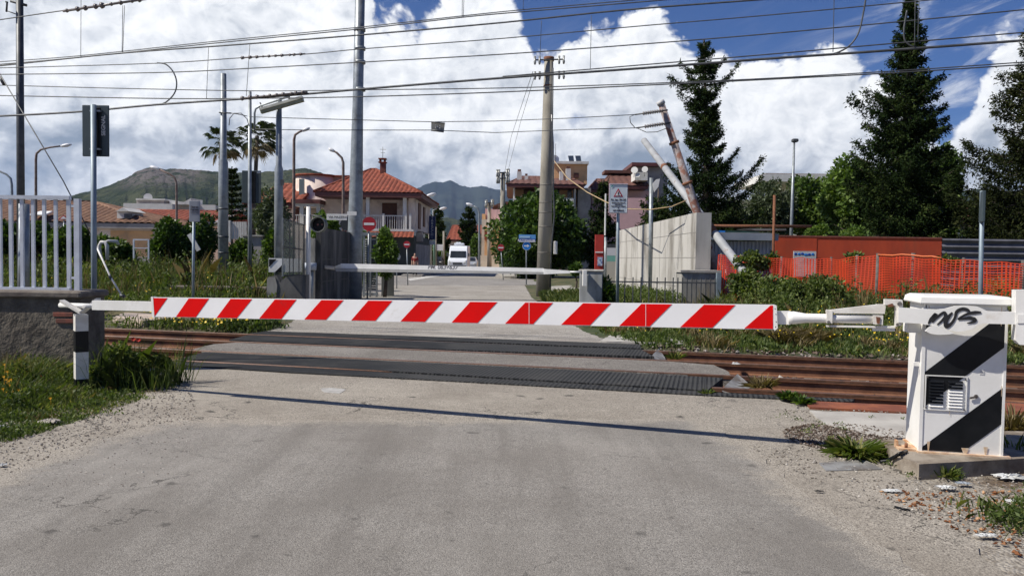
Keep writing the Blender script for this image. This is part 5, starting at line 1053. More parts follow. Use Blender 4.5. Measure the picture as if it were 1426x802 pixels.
# ================================================================== BUILDINGS
def tile_mat(name, c1, c2, c3):
    m = M(name, c1, c2, 2.2, .85, lo=.3, hi=.6, c3=c3, sc3=5, lo3=.5, hi3=.75, bump=.3, bsc=6); return m
mTr = tile_mat('tiles_red', (.27, .058, .024), (.15, .032, .016), (.36, .12, .055)); mTb = tile_mat('tiles_brown', (.22, .115, .065), (.13, .065, .04), (.30, .19, .11)); mTd = tile_mat('tiles_dark', (.15, .062, .045), (.10, .045, .034), (.2, .09, .065))
mPk_ = M('plaster_pink', (.80, .68, .61), (.72, .60, .53), 1, .9, bump=.1, c3=(.45, .36, .31), sc3=.7); mCr = M('plaster_cream', (.64, .58, .48), (.55, .50, .41), 1, .9, c3=(.45, .40, .33), sc3=.5)
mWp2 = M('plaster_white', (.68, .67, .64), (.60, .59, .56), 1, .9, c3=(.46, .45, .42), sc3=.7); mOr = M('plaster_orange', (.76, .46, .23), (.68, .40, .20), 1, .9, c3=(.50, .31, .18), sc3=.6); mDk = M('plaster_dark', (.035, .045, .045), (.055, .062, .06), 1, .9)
mBr = M('wood_brown', (.11, .035, .02), (.075, .025, .016), 4, .6); mGl = M('window_dark', (.015, .018, .022), (.03, .035, .04), 1, .15); mRose = M('plaster_rose', (.70, .46, .45), (.62, .40, .39), 1, .9)
mFa = M('fascia_brown', (.13, .04, .035), (.10, .032, .028), 3, .6); mGy = M('plaster_grey', (.36, .33, .31), (.24, .22, .21), 1, .9)
def bxp(root, name, mat, x0, x1, yt, yb, Yd, dep, z0=None, off=0.):
    a = W(x0, yb, Yd); b_ = W(x1, yt, Yd); mb = MB(); mb.bx(a.x, b_.x, Yd+off, Yd+off+dep, a.z if z0 is None else z0, b_.z); return mb.build(name, mat, root)
def tile_face(mb, A_, B_, ridge, per=.5, amp=.07):
    """A_,B_: eave ends; ridge: list of 1 or 2 points above; corrugation columns run down the slope"""
    A_, B_ = Vector(A_), Vector(B_); e = (B_-A_); L = e.length; e.normalize(); r0 = Vector(ridge[0]); r1 = Vector(ridge[-1])
    d0 = (r0-A_).dot(e); d1 = (r1-A_).dot(e); sl = (r0-A_) - e*d0; n = e.cross(sl).normalized()
    if n.z < 0: n = -n
    N = max(4, int(L/per)*6); V = []; F = []
    for i in range(N+1):
        u = L*i/N; h = 1 if d0 <= u <= d1 else (u/d0 if u < d0 else (L-u)/max(1e-6, L-d1)); h = max(0., min(1., h))
        o = n*amp*abs(math.sin(math.pi*u/per)); V += [A_+e*u+o, A_+e*u+sl*h+o]
    mb.add(V, [(2*i, 2*i+2, 2*i+3, 2*i+1) for i in range(N)])
def hip(root, name, mat, x0, x1, y0, y1, ze, zr, rx0, rx1, ry, fas=None, per=.5, amp=.07):
    a, b_, c, d = (x0, y0, ze), (x1, y0, ze), (x1, y1, ze), (x0, y1, ze); r0, r1 = (rx0, ry, zr), (rx1, ry, zr)
    mb = MB(); tile_face(mb, a, b_, [r0, r1], per, amp); tile_face(mb, c, d, [r1, r0], per, amp); tile_face(mb, b_, c, [r1, r1], per, amp); tile_face(mb, d, a, [r0, r0], per, amp)
    o = mb.build(name, mat, root)
    mb = MB(); mb.tube([a, r0], .12, 6); mb.tube([b_, r1], .12, 6); mb.tube([c, r1], .12, 6); mb.tube([d, r0], .12, 6)
    if rx1 > rx0: mb.tube([r0, r1], .12, 6)
    mb.build('ridge_tiles', mat, o)
    mb = MB(); mb.bx(x0+.05, x1-.05, y0+.05, y1-.05, ze-.35, ze-.02); mb.build('fascia', fas or mFa, root); return o
def balustrade(root, x0, x1, Yd, z0, z1, step=.17, mat=None):
    mat = mat or mWp2; bl = MB().bx(x0, x1, Yd-.03, Yd+.03, z1-.07, z1).build('handrail', mat, root); mb = MB()
    x = x0
    while x < x1: mb.bx(x, x+.035, Yd-.015, Yd+.015, z0, z1-.07); x += step
    mb.build('balusters', mat, bl)
# villa
VY = 60.; v = thing('villa', (-12, 66, 0), 'two storey villa with red tiled hip roof, white balcony railing and red chimney', 'house')
vx0, vx1 = XY(438, VY), -7.40; zb = ZH(520, 319, VY); ze = ZH(520, 275, VY)
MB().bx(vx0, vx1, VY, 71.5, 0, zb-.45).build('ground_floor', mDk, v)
MB().bx(vx0, vx1+.002, VY+2, 71.5, zb, ze).build('upper_floor', mPk_, v)
MB().bx(XY(568, VY), vx1, VY+.05, VY+2, zb, ze).build('upper_floor', mPk_, v)
MB().bx(vx0, vx1, VY-.6, VY+2, zb-.16, zb).build('balcony_slab', mWp2, v)
MB().bx(vx0, vx1, VY, VY+.9, zb-.45, zb-.16).build('floor_band', mWp2, v)
mb = MB(); tile_face(mb, (XY(505, VY), VY-1.3, ZH(540, 331, VY)), (vx1+.1, VY-1.3, ZH(540, 331, VY)), [(XY(505, VY), VY-.55, zb-.2), (vx1+.1, VY-.55, zb-.2)], .32, .05); mb.build('tiled_skirt', mTr, v)
mb = MB(); tile_face(mb, (XY(468, VY), VY-1.1, ZH(540, 326, VY)), (XY(496, VY), VY-1.1, ZH(540, 326, VY)), [(XY(468, VY), VY-.55, zb-.2), (XY(496, VY), VY-.55, zb-.2)], .32, .05); mb.build('tiled_skirt', mTr, v)
balustrade(v, XY(440, VY), XY(566, VY), VY-.5, zb, ZH(520, 300, VY)); 
for px in (535, 566, 572):
    a = XY(px, VY); MB().bx(a-.08, a+.08, VY-.58, VY-.42, zb, ZH(px, 298, VY)).build('balcony_pier', mWp2, v)
balustrade(v, vx1-.02, vx1, VY-.48, zb, zb+.01)
for px in (513, 564): a = XY(px, VY); MB().bx(a-.13, a+.13, VY-.45, VY-.19, zb, ze).build('column', mWp2, v)
d = bxp(v, 'shuttered_door', mBr, 532, 553, 283, 319, VY+2, .08, off=-.06); MB().bx(XY(531, 62)-.1, XY(554.5, 62), VY+1.95, VY+1.99, ze-.38, ze-.30).build('lintel', mWp2, d)
d = bxp(v, 'shuttered_door', mBr, 509, 512, 283, 319, VY+2, .08, off=-.06)
ap_ = W(520, 236, 66); hip(v, 'roof', mTr, XY(437.5, 59.2), -6.75, 59.1, 72.2, ze+.32, ap_.z, ap_.x-.2, ap_.x+.2, 66, per=.34, amp=.06)
ch = bxp(v, 'chimney', M('chimney_red', (.20, .07, .05), (.14, .05, .04), 5, .9), 529, 536.5, 227, 250, 64.5, .5); mb = MB(); a = W(532.7, 227, 64.7); mb.bx(a.x-.32, a.x+.32, 64.4, 65.1, a.z, a.z+.06); mb.bx(a.x-.24, a.x-.12, 64.5, 65.0, a.z+.06, a.z+.28); mb.bx(a.x+.12, a.x+.24, 64.5, 65., a.z+.06, a.z+.28); mb.bx(a.x-.3, a.x+.3, 64.4, 65.1, a.z+.28, a.z+.36); mb.split('chimney_cap', mTr, ch)
mb = MB(); a = W(533, 224, 64.7); mb.tube([a, a+Vector((0, 0, 1.1))], .02, 5); mb.tube([a+Vector((-.25, 0, .9)), a+Vector((.25, 0, .9))], .015, 5); mb.tube([a+Vector((-.18, 0, .65)), a+Vector((.18, 0, .65))], .015, 5); mb.split('aerial', mStD, v)
# street side of the villa: shutters, air unit, sign
for y_, z0_, z1_ in ((62.2, 3.6, 5.6), (65.5, 3.9, 5.5)): MB().bx(vx1+.004, vx1+.08, y_, y_+1.3, z0_, z1_).build('shutter', mBr, v)
MB().bx(vx1+.004, vx1+.45, 61.2, 61.9, 2.6, 3.3).build('air_unit', mGy, v)
MB().bx(vx1+.004, vx1+.02, 61, 71.4, 0, 2.4).build('shopfront', mGy, v)
sgn = thing('shop_sign', (vx1+.4, 70, 3.2), 'tall dark blue vertical shop sign projecting from the villa side wall', 'sign')
MB().bx(vx1+.05, vx1+.62, 69.9, 70.1, 2.9, 5.0).build('sign_panel', M('sign_navy', (.02, .035, .12)), sgn)
for i, chh in enumerate('TABACCHI'): text_mesh(chh, .30, 'letter', mWs, sgn, (vx1+.33, 69.89, 4.85-i*.25), (1, 0, 0), (0, 0, 1), ext=.001)
MB().bx(vx1+.1, vx1+.6, 69.9, 70.1, 2.5, 2.85).build('sign_foot', mWs, sgn)
# left wing with terrace and round turret
lw_ = thing('house', (-18, 66, 0), 'pale left wing with round plastered turret, deep porch and white terrace railing', 'house')
MB().bx(XY(392, 61), XY(437, 61), 61.5, 72, 0, ZH(415, 313, 61)).build('ground_floor', mPk_, lw_)
MB().bx(XY(403, 63), XY(437.5, 63), 63.5, 72, ZH(415, 313, 61), ZH(415, 283, 63)).build('upper_wall', mCr, lw_)
bxp(lw_, 'porch_roof', mFa, 405, 446, 278, 283, 60.3, 6); bxp(lw_, 'porch_soffit', mWp2, 409, 445, 283.2, 287, 60.5, 5)
for px in (430, 421, 444): a = XY(px, 61); MB().bx(a-.14, a+.14, 60.7, 61, ZH(px, 313, 61), ZH(px, 286, 61)).build('column', mWp2, lw_)
MB().bx(XY(418, 63), XY(424, 63), 63.4, 63.48, ZH(420, 313, 61), ZH(420, 288, 63)).build('doorway', mGl, lw_)
balustrade(lw_, XY(400, 60.5), XY(440, 60.5), 60.5, ZH(415, 314, 60.5), ZH(415, 299, 60.5))
tc_ = W(440, 275, 66); mb = MB(); mb.tube([(tc_.x, 66, 0), (tc_.x, 66, ZH(440, 247, 66))], 1.62, 32); mb.build('turret', mPk_, lw_)
mb = MB(); mb.tube([(tc_.x, 66, ZH(440, 247, 66)), (tc_.x, 66, ZH(440, 244.5, 66))], 1.78, 32); mb.build('turret_roof', mTr, lw_)
MB().bx(tc_.x, XY(490, 66), 65.5, 68, ZH(440, 275, 66), ZH(440, 247.2, 66)).build('upper_block', mGy, lw_); MB().bx(tc_.x, XY(491, 66), 65.2, 68.2, ZH(440, 247, 66), ZH(440, 245, 66)).build('flat_roof', mTr, lw_)
MB().bx(XY(416.5, 64.2), XY(423.5, 64.2), 64.1, 64.3, ZH(420, 277, 64), ZH(420, 249, 64)).build('glass_strip', M('glass_grey', (.15, .2, .21), None, rough=.2), lw_)
hip(lw_, 'roof', mTr, XY(338, 62), XY(416, 62), 62, 72, ZH(380, 283, 62), ZH(400, 257, 67), XY(395, 67), XY(440, 67), 67, per=.55, amp=.09)
MB().bx(XY(345, 62.5), XY(412, 62.5), 62.8, 71, 0, ZH(380, 284, 62)).build('house_wall', mPk_, lw_)
for px in (352, 408): MB().bx(XY(px, 62.7), XY(px+8, 62.7), 62.70, 62.79, ZH(px, 305, 62), ZH(px, 291, 62)).build('window', mBr, lw_)
# low brown-roofed house, far left
lh = thing('house', (-26, 55, 0), 'long low house with brown weathered tile roof and pink walls beyond the railings', 'house')
hY = 52; MB().bx(XY(-160, hY), XY(208, hY), hY+.6, 64, 0, ZH(100, 311, hY)).build('wall', mPk_, lh); MB().bx(XY(148, hY), XY(207, hY), hY+.55, hY+.59, 1.2, ZH(100, 320, hY)).build('orange_front', mOr, lh)
hip(lh, 'roof', mTb, XY(-220, hY), XY(218, hY), hY, 64, ZH(200, 311, hY), ZH(100, 281, 58), XY(-180, 58), XY(130, 58), 58, fas=mGy, per=.45, amp=.09)
dm = bxp(lh, 'dormer', mWp2, 163, 178, 294, 304, hY+.8, 2.2); MB().bx(XY(165.5, hY), XY(176.5, hY), hY+.72, hY+.79, ZH(170, 303, hY), ZH(170, 297, hY)).build('dormer_window', mStD, dm)
mb = MB(); mb.prism([W(161, 294.5, hY+.6), W(170.5, 289, hY+.6), W(180, 294.5, hY+.6)], nF, 2.4); mb.build('dormer_gable', mWp2, dm)
mb = MB(); mb.prism([W(40, 299, hY-.2), W(56, 294, hY+1.5), W(73, 294, hY+1.5), W(62, 299, hY-.2)], (0, -1, 1), .1); mb.build('skylight_sheet', mWs, lh)
oh = thing('house', (-28, 72, 0), 'low building with a bright orange tiled roof behind the hedge', 'house')
hip(oh, 'roof', mTr, XY(165, 66), XY(306, 66), 66, 76, ZH(200, 307, 66), ZH(200, 293, 71), XY(170, 71), XY(330, 71), 71, fas=mGy, per=.5, amp=.08); MB().bx(XY(170, 67), XY(300, 67), 67, 75, 0, ZH(200, 309, 66)).build('wall', mPk_, oh)
mb = MB(); mb.prism([W(292, 311, 65.6), W(340, 291, 65.6), W(340, 293.5, 65.6), W(296, 312, 65.6)], nF, .3); mb.build('white_verge', mWs, oh)
wh = thing('building', (-33, 84, 0), 'flat roofed white block with a parapet and dish above the orange roof', 'building')
bxp(wh, 'block', mWp2, 172, 240, 284, 330, 80, 8, z0=0); bxp(wh, 'block', mWp2, 236, 300, 285.5, 330, 82, 8, z0=0); bxp(wh, 'parapet', mGy, 190, 228, 278, 284, 80.5, 6); bxp(wh, 'coping', mWp2, 189, 229, 277, 278.5, 80.3, 6.5)
mb = MB(); mb.prism([W(236, 285, 81), W(236, 279, 81), W(256, 281.5, 81), W(266, 276, 81), W(266, 285, 81)], nF, 3); mb.build('roof_shape', mWp2, wh)
mb = MB(); c = W(206, 275, 81); mb.disc(c, .42, (.3, -1, .2), .05, 16); mb.tube([c, c-Vector((0, -.1, .5))], .03, 6); mb.split('dish', mWp2, wh)
# white fence and low grey wall in front of the villa
wf = thing('garden_fence', (XY(320, 44), 44, 0), 'white slatted garden fence among the bushes below the palms', 'fence')
for k in range(17): px = 303+k*2.4; a, b_ = W(px, 333, 44), W(px+1.7, 309, 44); MB().bx(a.x, b_.x, 44, 44.04, a.z, b_.z).build('slat', mWp2, wf)
bxp(wf, 'post', mWp2, 317, 320.5, 307, 337, 43.9, .15)
gw = thing('low_wall', (XY(350, 40), 40, 0), 'small grey rendered block wall behind the thin pole', 'wall'); bxp(gw, 'wall_body', mGy, 338, 364, 329, 350, 40, .3, z0=0); bxp(gw, 'cap', mKerb, 336.5, 365.5, 327.5, 329, 39.9, .5)
mb = MB(); mb.tube([W(141, 360, 24), W(138.5, 348, 24), W(138.5, 342, 24), W(141, 337.5, 24), W(146, 337.5, 24), W(149, 342, 24), W(149.5, 362, 24)], .055, 8); mb.tube([W(139, 341, 25.2), W(141, 336.5, 24.4), W(152, 335.8, 25), W(163, 336.5, 25.5), W(165, 341, 25.5)], .05, 8)
o = mb.build('plastic_arch', mWp2); tag(o, 'white curved plastic arch lying in the weeds right of the sign pole', 'plastic arch')
fr_ = thing('metal_frame', W(196, 358, 26), 'white rectangular metal frame standing in the weeds before the hedge', 'frame')
for q in ((185, 186.8, 333, 360), (205.6, 207.4, 333, 360), (186.8, 205.6, 333, 334.6), (186.8, 205.6, 345, 346)): bxp(fr_, 'frame_bar', MATS['railing_white'], q[0], q[1], q[2], q[3], 26, .05)
bd = thing('plank', W(272, 338, 24), 'short white plank leaning in the hedge behind the small notice', 'plank'); mb = MB(); beam(mb, W(263.5, 326, 24), W(277, 349, 24), .05, .13); mb.build('board', mWp2, bd)
wt_ = thing('traffic_sign', W(88, 330, 40), 'small red and white triangular warning sign seen through the white railings', 'road sign')
mb = MB(); mb.prism([W(80.5, 306, 40), W(96, 306, 40), W(88.5, 299.5, 40)], nF, .03); o = mb.build('triangle', mRs, wt_)
mb = MB(); mb.prism([W(83.5, 305, 39.97), W(93, 305, 39.97), W(88.4, 301, 39.97)], nF, .01); mb.build('triangle_field', mWs, o)
mb = MB(); a = W(88.4, 306, 40.03); mb.tube([(a.x, 40.06, 0), (a.x, 40.06, a.z)], .03, 8); mb.build('post', mSt, wt_)
# far roofs at the end of the street
fr2 = thing('house', (XY(650, 150), 150, 0), 'distant low house with orange roofs behind the camper van', 'house')
hip(fr2, 'roof', mTr, XY(622, 150), XY(656, 150), 150, 165, ZH(640, 334, 150), ZH(640, 314, 157), XY(630, 157), XY(645, 157), 157, per=.8); MB().bx(XY(624, 150), XY(700, 150), 151, 165, 0, ZH(640, 335, 150)).build('wall', mPk_, fr2)
hip(fr2, 'roof', mTr, XY(654, 152), XY(705, 152), 152, 170, ZH(640, 325, 150), ZH(640, 313, 157), XY(660, 160), XY(690, 160), 160, per=.8)
# cream house
chs = thing('house', (XY(688, 112), 112, 0), 'cream and orange corner house with a brown shutter beyond the big bush', 'house')
bxp(chs, 'lower_block', mCr, 670, 712, 306, 372, 110, 12, z0=0); bxp(chs, 'orange_front', mOr, 674.5, 712, 315, 360, 109.9, .08); bxp(chs, 'upper_block', mRose, 675.5, 700, 291, 306, 112, 8); bxp(chs, 'upper_front', mOr, 671, 676, 298, 306, 111, 4)
w_ = bxp(chs, 'shutter', M('shutter_red', (.28, .06, .03), (.22, .05, .025), 8, .7), 674.5, 680.5, 321, 334, 109.8, .12); bxp(chs, 'window', mGl, 680.7, 685, 321, 334, 109.84, .08)
bxp(chs, 'garden_wall', mCr, 668, 698, 356, 378, 100, .3, z0=0)
mb = MB(); mb.prism([W(686, 287, 108), W(700, 281, 108), W(715, 281, 108), W(700, 287, 108)], (0, -.5, 1), .5); mb.build('canopy_roof', mTd, chs)
# apartment building
ab = thing('apartment_building', (XY(765, 92), 95, 0), 'orange three storey apartment block with white balconies, brown roof and solar panels', 'building')
aY = 90.; bxp(ab, 'main_block', mOr, 716, 812, 259, 380, aY+2, 14, z0=0); 
for x0, x1 in ((712, 718), (757, 766), (797, 803)): bxp(ab, 'pier', mWp2, x0+1, x1-1, 259, 380, aY, 2, z0=0)
hip(ab, 'roof', mTd, XY(704, aY), XY(811, aY), aY-1.2, aY+17, ZH(760, 258, aY), ZH(760, 246.5, aY+8), XY(726, aY+8), XY(792, aY+8), aY+8, per=.7)
for z, x0, x1 in ((277, 714, 756), (276, 771, 799), (277, 758, 771)): bxp(ab, 'balcony', mWp2, x0, x1, z, z+12.5, aY-.9, 2.9)
for x0, x1, y0, y1 in ((729, 744, 264, 277), (748, 754, 263, 277), (772, 779, 264, 276), (790, 796, 263.5, 276), (780, 796, 289, 303), (773, 777, 289, 303), (728, 742, 291, 306)):
    bxp(ab, 'window', mBr if (x1-x0) > 8 else mGl, x0, x1, y0, y1, aY+1.9, .08)
bxp(ab, 'window', mGl, 802.5, 805, 290, 303, aY-.05, .08)
bxp(ab, 'side_block', mGy, 803, 823, 262, 380, aY+.5, 12, z0=0)
tw = bxp(ab, 'roof_tower', mOr, 769, 818, 228, 256, aY+6, 8); bxp(ab, 'tower_roof', mWp2, 767, 820, 225, 228, aY+5.6, 9); bxp(ab, 'window', mBr, 799, 806, 241, 248, aY+5.85, .1)
for x0 in (792.5, 802.5): 
    mb = MB(); mb.prism([W(x0, 224, aY+6.3), W(x0+7, 224, aY+6.3), W(x0+6, 217, aY+6.9), W(x0-1.5, 217, aY+6.9)], (0, -1, 1), .08); mb.build('solar_panel', M('solar', (.03, .04, .06), None, rough=.2), ab)
for x0, x1, y0, y1 in ((720, 726.5, 239, 251), (730.5, 735.5, 245, 251), (779, 784.5, 239, 257), (788, 795, 235, 257)):
    c_h = bxp(ab, 'chimney', mWp2, x0, x1, y0, y1, aY+3.5, .7); bxp(c_h, 'chimney_cap', mTd, x0+.8, x1-.8, y0-3, y0, aY+3.6, .5)
mb = MB(); mb.disc(W(773, 222, aY+5), .5, (.2, -1, .1), .05, 16); mb.build('dish', mWs, ab)
mb = MB(); a = W(773.5, 226, aY+5); mb.tube([a, a+Vector((0, 0, 2.2))], .03, 5); mb.build('aerial', mStD, ab)
bh = thing('house', (XY(860, 100), 100, 0), 'pink house with dark brown roofs and two white dishes behind the warning notice', 'house')
bxp(bh, 'block', mRose, 822, 905, 266, 380, 98, 14, z0=0); bxp(bh, 'block', mGy, 884, 930, 233, 300, 102, 10, z0=0)
hip(bh, 'roof', mTd, XY(818, 97), XY(856, 97), 96.5, 112, ZH(840, 265, 97), ZH(840, 250, 104), XY(829, 104), XY(842, 104), 104, per=.8)
hip(bh, 'roof', mTd, XY(840, 95.5), XY(900, 95.5), 95, 110, ZH(870, 259, 95.5), ZH(870, 239, 103), XY(850, 103), XY(886, 103), 103, per=.8)
bxp(bh, 'roof_ridge', mTd, 842, 884, 237.5, 241, 100, 3); bxp(bh, 'flat_roof', mFa, 880, 934, 227, 231, 101, 12); bxp(bh, 'dormer', mWp2, 884, 902, 240, 251, 94, 3)
for px, py, r_0 in ((883.5, 237, .40), (898, 236, .36), (888, 244, .28)): mb = MB(); c = W(px, py, 93.5); mb.disc(c, r_0, (-.3, -1, .2), .06, 18); mb.tube([c, c+Vector((.0, .3, -.8))], .04, 6); mb.split('dish', mWp2, bh)
bxp(bh, 'rose_wall', M('rose_light', (.66, .42, .42), (.6, .38, .38), 1, .9), 838, 900, 276, 380, 94, .4, z0=0)
wm = thing('building', (XY(1115, 130), 130, 0), 'modern building with a white cantilevered roof slab above the olive trees', 'building')
bxp(wm, 'roof_slab', mWp2, 1062, 1240, 245, 252.5, 126, 16); bxp(wm, 'roof_edge', mGy, 1066, 1240, 243.5, 245.2, 126.4, 15); bxp(wm, 'block', mCr, 1092, 1240, 252.5, 330, 130, 10, z0=0)
wm2 = thing('building', (XY(1020, 130), 138, 0), 'small pale distant building left of the olive trees', 'building'); bxp(wm2, 'block', mWp2, 1030, 1062, 281, 330, 140, 10, z0=0); bxp(wm2, 'roof_edge', mWp2, 1028, 1062, 279, 282, 139, 12)
rh = thing('house', (XY(1390, 75), 75, 0), 'pale house with a salmon roof glimpsed between the right conifers', 'house'); bxp(rh, 'block', mWp2, 1325, 1470, 308, 350, 72, 10, z0=0); hip(rh, 'roof', tile_mat('tiles_salmon', (.48, .22, .16), (.38, .16, .12), (.5, .26, .2)), XY(1320, 71), XY(1480, 71), 71, 84, ZH(1390, 307, 71), ZH(1390, 286, 77), XY(1345, 77), XY(1460, 77), 77)
for k in range(6): bxp(rh, 'window', mGl, 1338+k*20, 1345+k*20, 313, 325, 71.9, .06)
# ================================================================== VEHICLES
mVan = M('van_white', (.74, .77, .82), (.70, .73, .78), 1, .3); mTy = M('tyre', (.015, .015, .015), None, rough=.8); mHl = M('headlamp', (.55, .55, .5), None, rough=.1); mPlat = M('bumper', (.05, .055, .06), None, rough=.5)
vY = 78.; vc = XY(637, vY); van = thing('camper_van', (vc, vY+2.8, 0), 'white camper van facing the crossing on the street', 'van')
s_ = FPX/vY; VW = 26.5/s_; 
prof = [(0, .42), (0, .95), (.12, 1.12), (.75, 1.32), (1.35, 2.05), (1.55, 2.28), (2.0, 2.55), (6.2, 2.6), (6.25, .42)]   # y back from nose, z
mb = MB(); n = len(prof); V = []
for sx in (-1, -.94, .94, 1):
    for (y, z) in prof:
        k = .92 if abs(sx) == 1 else 1; V.append((vc+sx*VW/2*(1-.06*max(0, z-1.2)/1.4), vY+y + (0 if abs(sx) < 1 else .06), .42+(z-.42)*(1 if abs(sx) < 1 else .985)))
F = [(k*n+i, k*n+(i+1) % n, (k+1)*n+(i+1) % n, (k+1)*n+i) for k in range(3) for i in range(n)] + [tuple(range(n)), tuple(reversed(range(3*n, 4*n)))]
mb.add(V, F); vb = mb.build('body', mVan, van)
def slp(x, t, o=.012): # point on windscreen slope
    y = .78+t*.54; z = 1.355+t*.65; return (vc+x*VW/2, vY+y-.03-o, z+.02+o)
mb = MB(); mb.add([slp(-.84, .02), slp(.84, .02), slp(.80, .98), slp(-.80, .98), slp(-.84, .02, -.05), slp(.84, .02, -.05), slp(.8, .98, -.05), slp(-.8, .98, -.05)], [(0, 1, 2, 3), (0, 4, 5, 1), (1, 5, 6, 2), (2, 6, 7, 3), (3, 7, 4, 0)]); mb.build('windscreen', mGl, vb)
MB().bx(vc-VW*.46, vc+VW*.46, vY-.05, vY+.1, .40, .62).build('bumper', mPlat, van)
MB().bx(vc-VW*.24, vc+VW*.24, vY-.03, vY+.02, .70, .88).build('grille', mPlat, van)
for sx in (-1, 1):
    mb = MB(); mb.prism([(vc+sx*VW*.33, vY-.02, .78), (vc+sx*VW*.46, vY-.0, .86), (vc+sx*VW*.46, vY+.02, 1.10), (vc+sx*VW*.38, vY+.01, 1.0)], nF, .08); mb.build('headlight', mHl, van)
    mb = MB(); mb.box((vc+sx*(VW/2+.12), vY+1.0, 1.65), (.16, .12, .36), bev=.03); mb.build('mirror', mPlat, van)
    for yy in (1.0, 4.9): mb = MB(); mb.tube([(vc+sx*(VW/2-.28), vY+yy, .34), (vc+sx*(VW/2-.02), vY+yy, .34)], .34, 18); wl = mb.build('wheel', mTy, van); mb = MB(); mb.tube([(vc+sx*(VW/2-.03), vY+yy, .34), (vc+sx*(VW/2), vY+yy, .34)], .2, 14); mb.build('rim', mSt, wl)
mb = MB(); mb.box((vc, vY+2.8, 2.72), (1.0, 1.0, .22), bev=.05); mb.box((vc-.1, vY+2.9, 2.88), (.5, .5, .1), bev=.03); mb.split('roof_hatch', mVan, van)
def car(px, Yd, mat, label):
    c = XY(px, Yd); root = thing('parked_car', (c, Yd+2, 0), label, 'car', 'cars parked beyond the camper van'); Wd = 1.7
    pr = [(0, .3), (-.02, .62), (.15, .75), (1.0, .92), (1.75, 1.38), (2.9, 1.43), (3.7, 1.0), (4.1, .92), (4.15, .3)]; mb = MB(); n = len(pr); V = []
    for sx in (-1, -.8, .8, 1):
        for (y, z) in pr: V.append((c+sx*Wd/2*(1-.22*max(0, z-.9)/.5), Yd+y+(.05 if abs(sx) == 1 else 0), z-(.03 if abs(sx) == 1 else 0)))
    mb.smooth = False; mb.add(V, [(k*n+i, k*n+(i+1) % n, (k+1)*n+(i+1) % n, (k+1)*n+i) for k in range(3) for i in range(n)]+[tuple(range(n)), tuple(reversed(range(3*n, 4*n)))]); bd_ = mb.build('body', mat, root)
    mb = MB(); mb.prism([(c-.66, Yd+1.05, .96), (c+.66, Yd+1.05, .96), (c+.56, Yd+1.68, 1.35), (c-.56, Yd+1.68, 1.35)], (0, -.45, .75), .03); mb.build('windscreen', mGl, bd_)
    for v_ in bd_.children: v_.location += Vector((0, -.02, .03))
    for sx in (-1, 1):
        mb = MB(); mb.sphere((c+sx*.62, Yd+.02, .68), (.15, .05, .08)); mb.build('headlight', mHl, root)
        mb = MB(); mb.box((c+sx*.93, Yd+1.4, .98), (.16, .1, .12), bev=.02); mb.build('mirror', mat, root)
        for yy in (.75, 3.4): mb = MB(); mb.tube([(c+sx*.66, Yd+yy, .3), (c+sx*.84, Yd+yy, .3)], .3, 14); mb.build('wheel', mTy, root)
car(653.5, 92, M('car_silver', (.40, .43, .47), None, rough=.3, metal=.3), 'silver car parked right behind the camper van'); car(661, 104, M('car_dark', (.05, .055, .06), None, rough=.3), 'dark car parked behind the silver car'); car(607, 108, M('car_black', (.02, .022, .028), None, rough=.3), 'dark car parked left of the camper van under the row of poles')
car(650, 118, M('car_white', (.6, .6, .6), None, rough=.3), 'white car, farthest of those behind the camper van')
# ================================================================== PERSON
def skinned(name, joints, edges, mat, parent, L, sub=1):
    me = bpy.data.meshes.new(name); me.from_pydata([j[0] for j in joints], edges, []); ob = bpy.data.objects.new(name, me); scene.collection.objects.link(ob)
    sk = ob.modifiers.new('s', 'SKIN'); sk.use_smooth_shade = True
    for i, j in enumerate(joints): me.skin_vertices[0].data[i].radius = j[1]
    me.skin_vertices[0].data[0].use_root = True
    sb = ob.modifiers.new('u', 'SUBSURF'); sb.levels = sub; sb.render_levels = sub
    dg = bpy.context.evaluated_depsgraph_get(); m2 = bpy.data.meshes.new_from_object(ob.evaluated_get(dg)); bpy.data.objects.remove(ob); m2.name = name
    m2.materials.clear(); m2.materials.append(mat); return link(name, m2, parent, L)
pr_ = thing('person', (XY(577.8, 58), 58, 0.0), 'person in a red top and dark trousers standing by the villa corner', 'person')
mSk = M('skin', (.42, .25, .18), None); mRt = M('cloth_red', (.22, .02, .02), None, rough=.9); mTrs = M('cloth_dark', (.02, .02, .03), None, rough=.9)
J = [((0, 0, .92), (.13, .10)), ((0, 0, 1.15), (.13, .10)), ((0, 0, 1.36), (.16, .11)), ((0, 0, 1.47), (.06, .06)), ((0, -.01, 1.57), (.085, .10)), ((0, -.01, 1.68), (.07, .085)),
     ((-.17, 0, 1.38), (.06, .06)), ((-.22, .02, 1.12), (.045, .045)), ((-.22, -.06, .88), (.035, .035)), ((-.22, -.09, .78), (.03, .04)), ((.17, 0, 1.38), (.06, .06)), ((.22, .02, 1.12), (.045, .045)), ((.22, -.06, .88), (.035, .035)), ((.22, -.09, .78), (.03, .04)),
     ((-.09, 0, .82), (.09, .09)), ((-.11, -.01, .48), (.06, .065)), ((-.12, .02, .09), (.045, .05)), ((-.12, -.12, .04), (.04, .035)), ((.09, 0, .82), (.09, .09)), ((.11, .01, .48), (.06, .065)), ((.13, .05, .09), (.045, .05)), ((.13, -.09, .04), (.04, .035))]
E_ = [(0, 1), (1, 2), (2, 3), (3, 4), (4, 5), (2, 6), (6, 7), (7, 8), (8, 9), (2, 10), (10, 11), (11, 12), (12, 13), (0, 14), (14, 15), (15, 16), (16, 17), (0, 18), (18, 19), (19, 20), (20, 21)]
skinned('body', J, E_, mSk, pr_, None)
g = lambda ids, k: [(J[i][0], (J[i][1][0]*k, J[i][1][1]*k)) for i in ids]
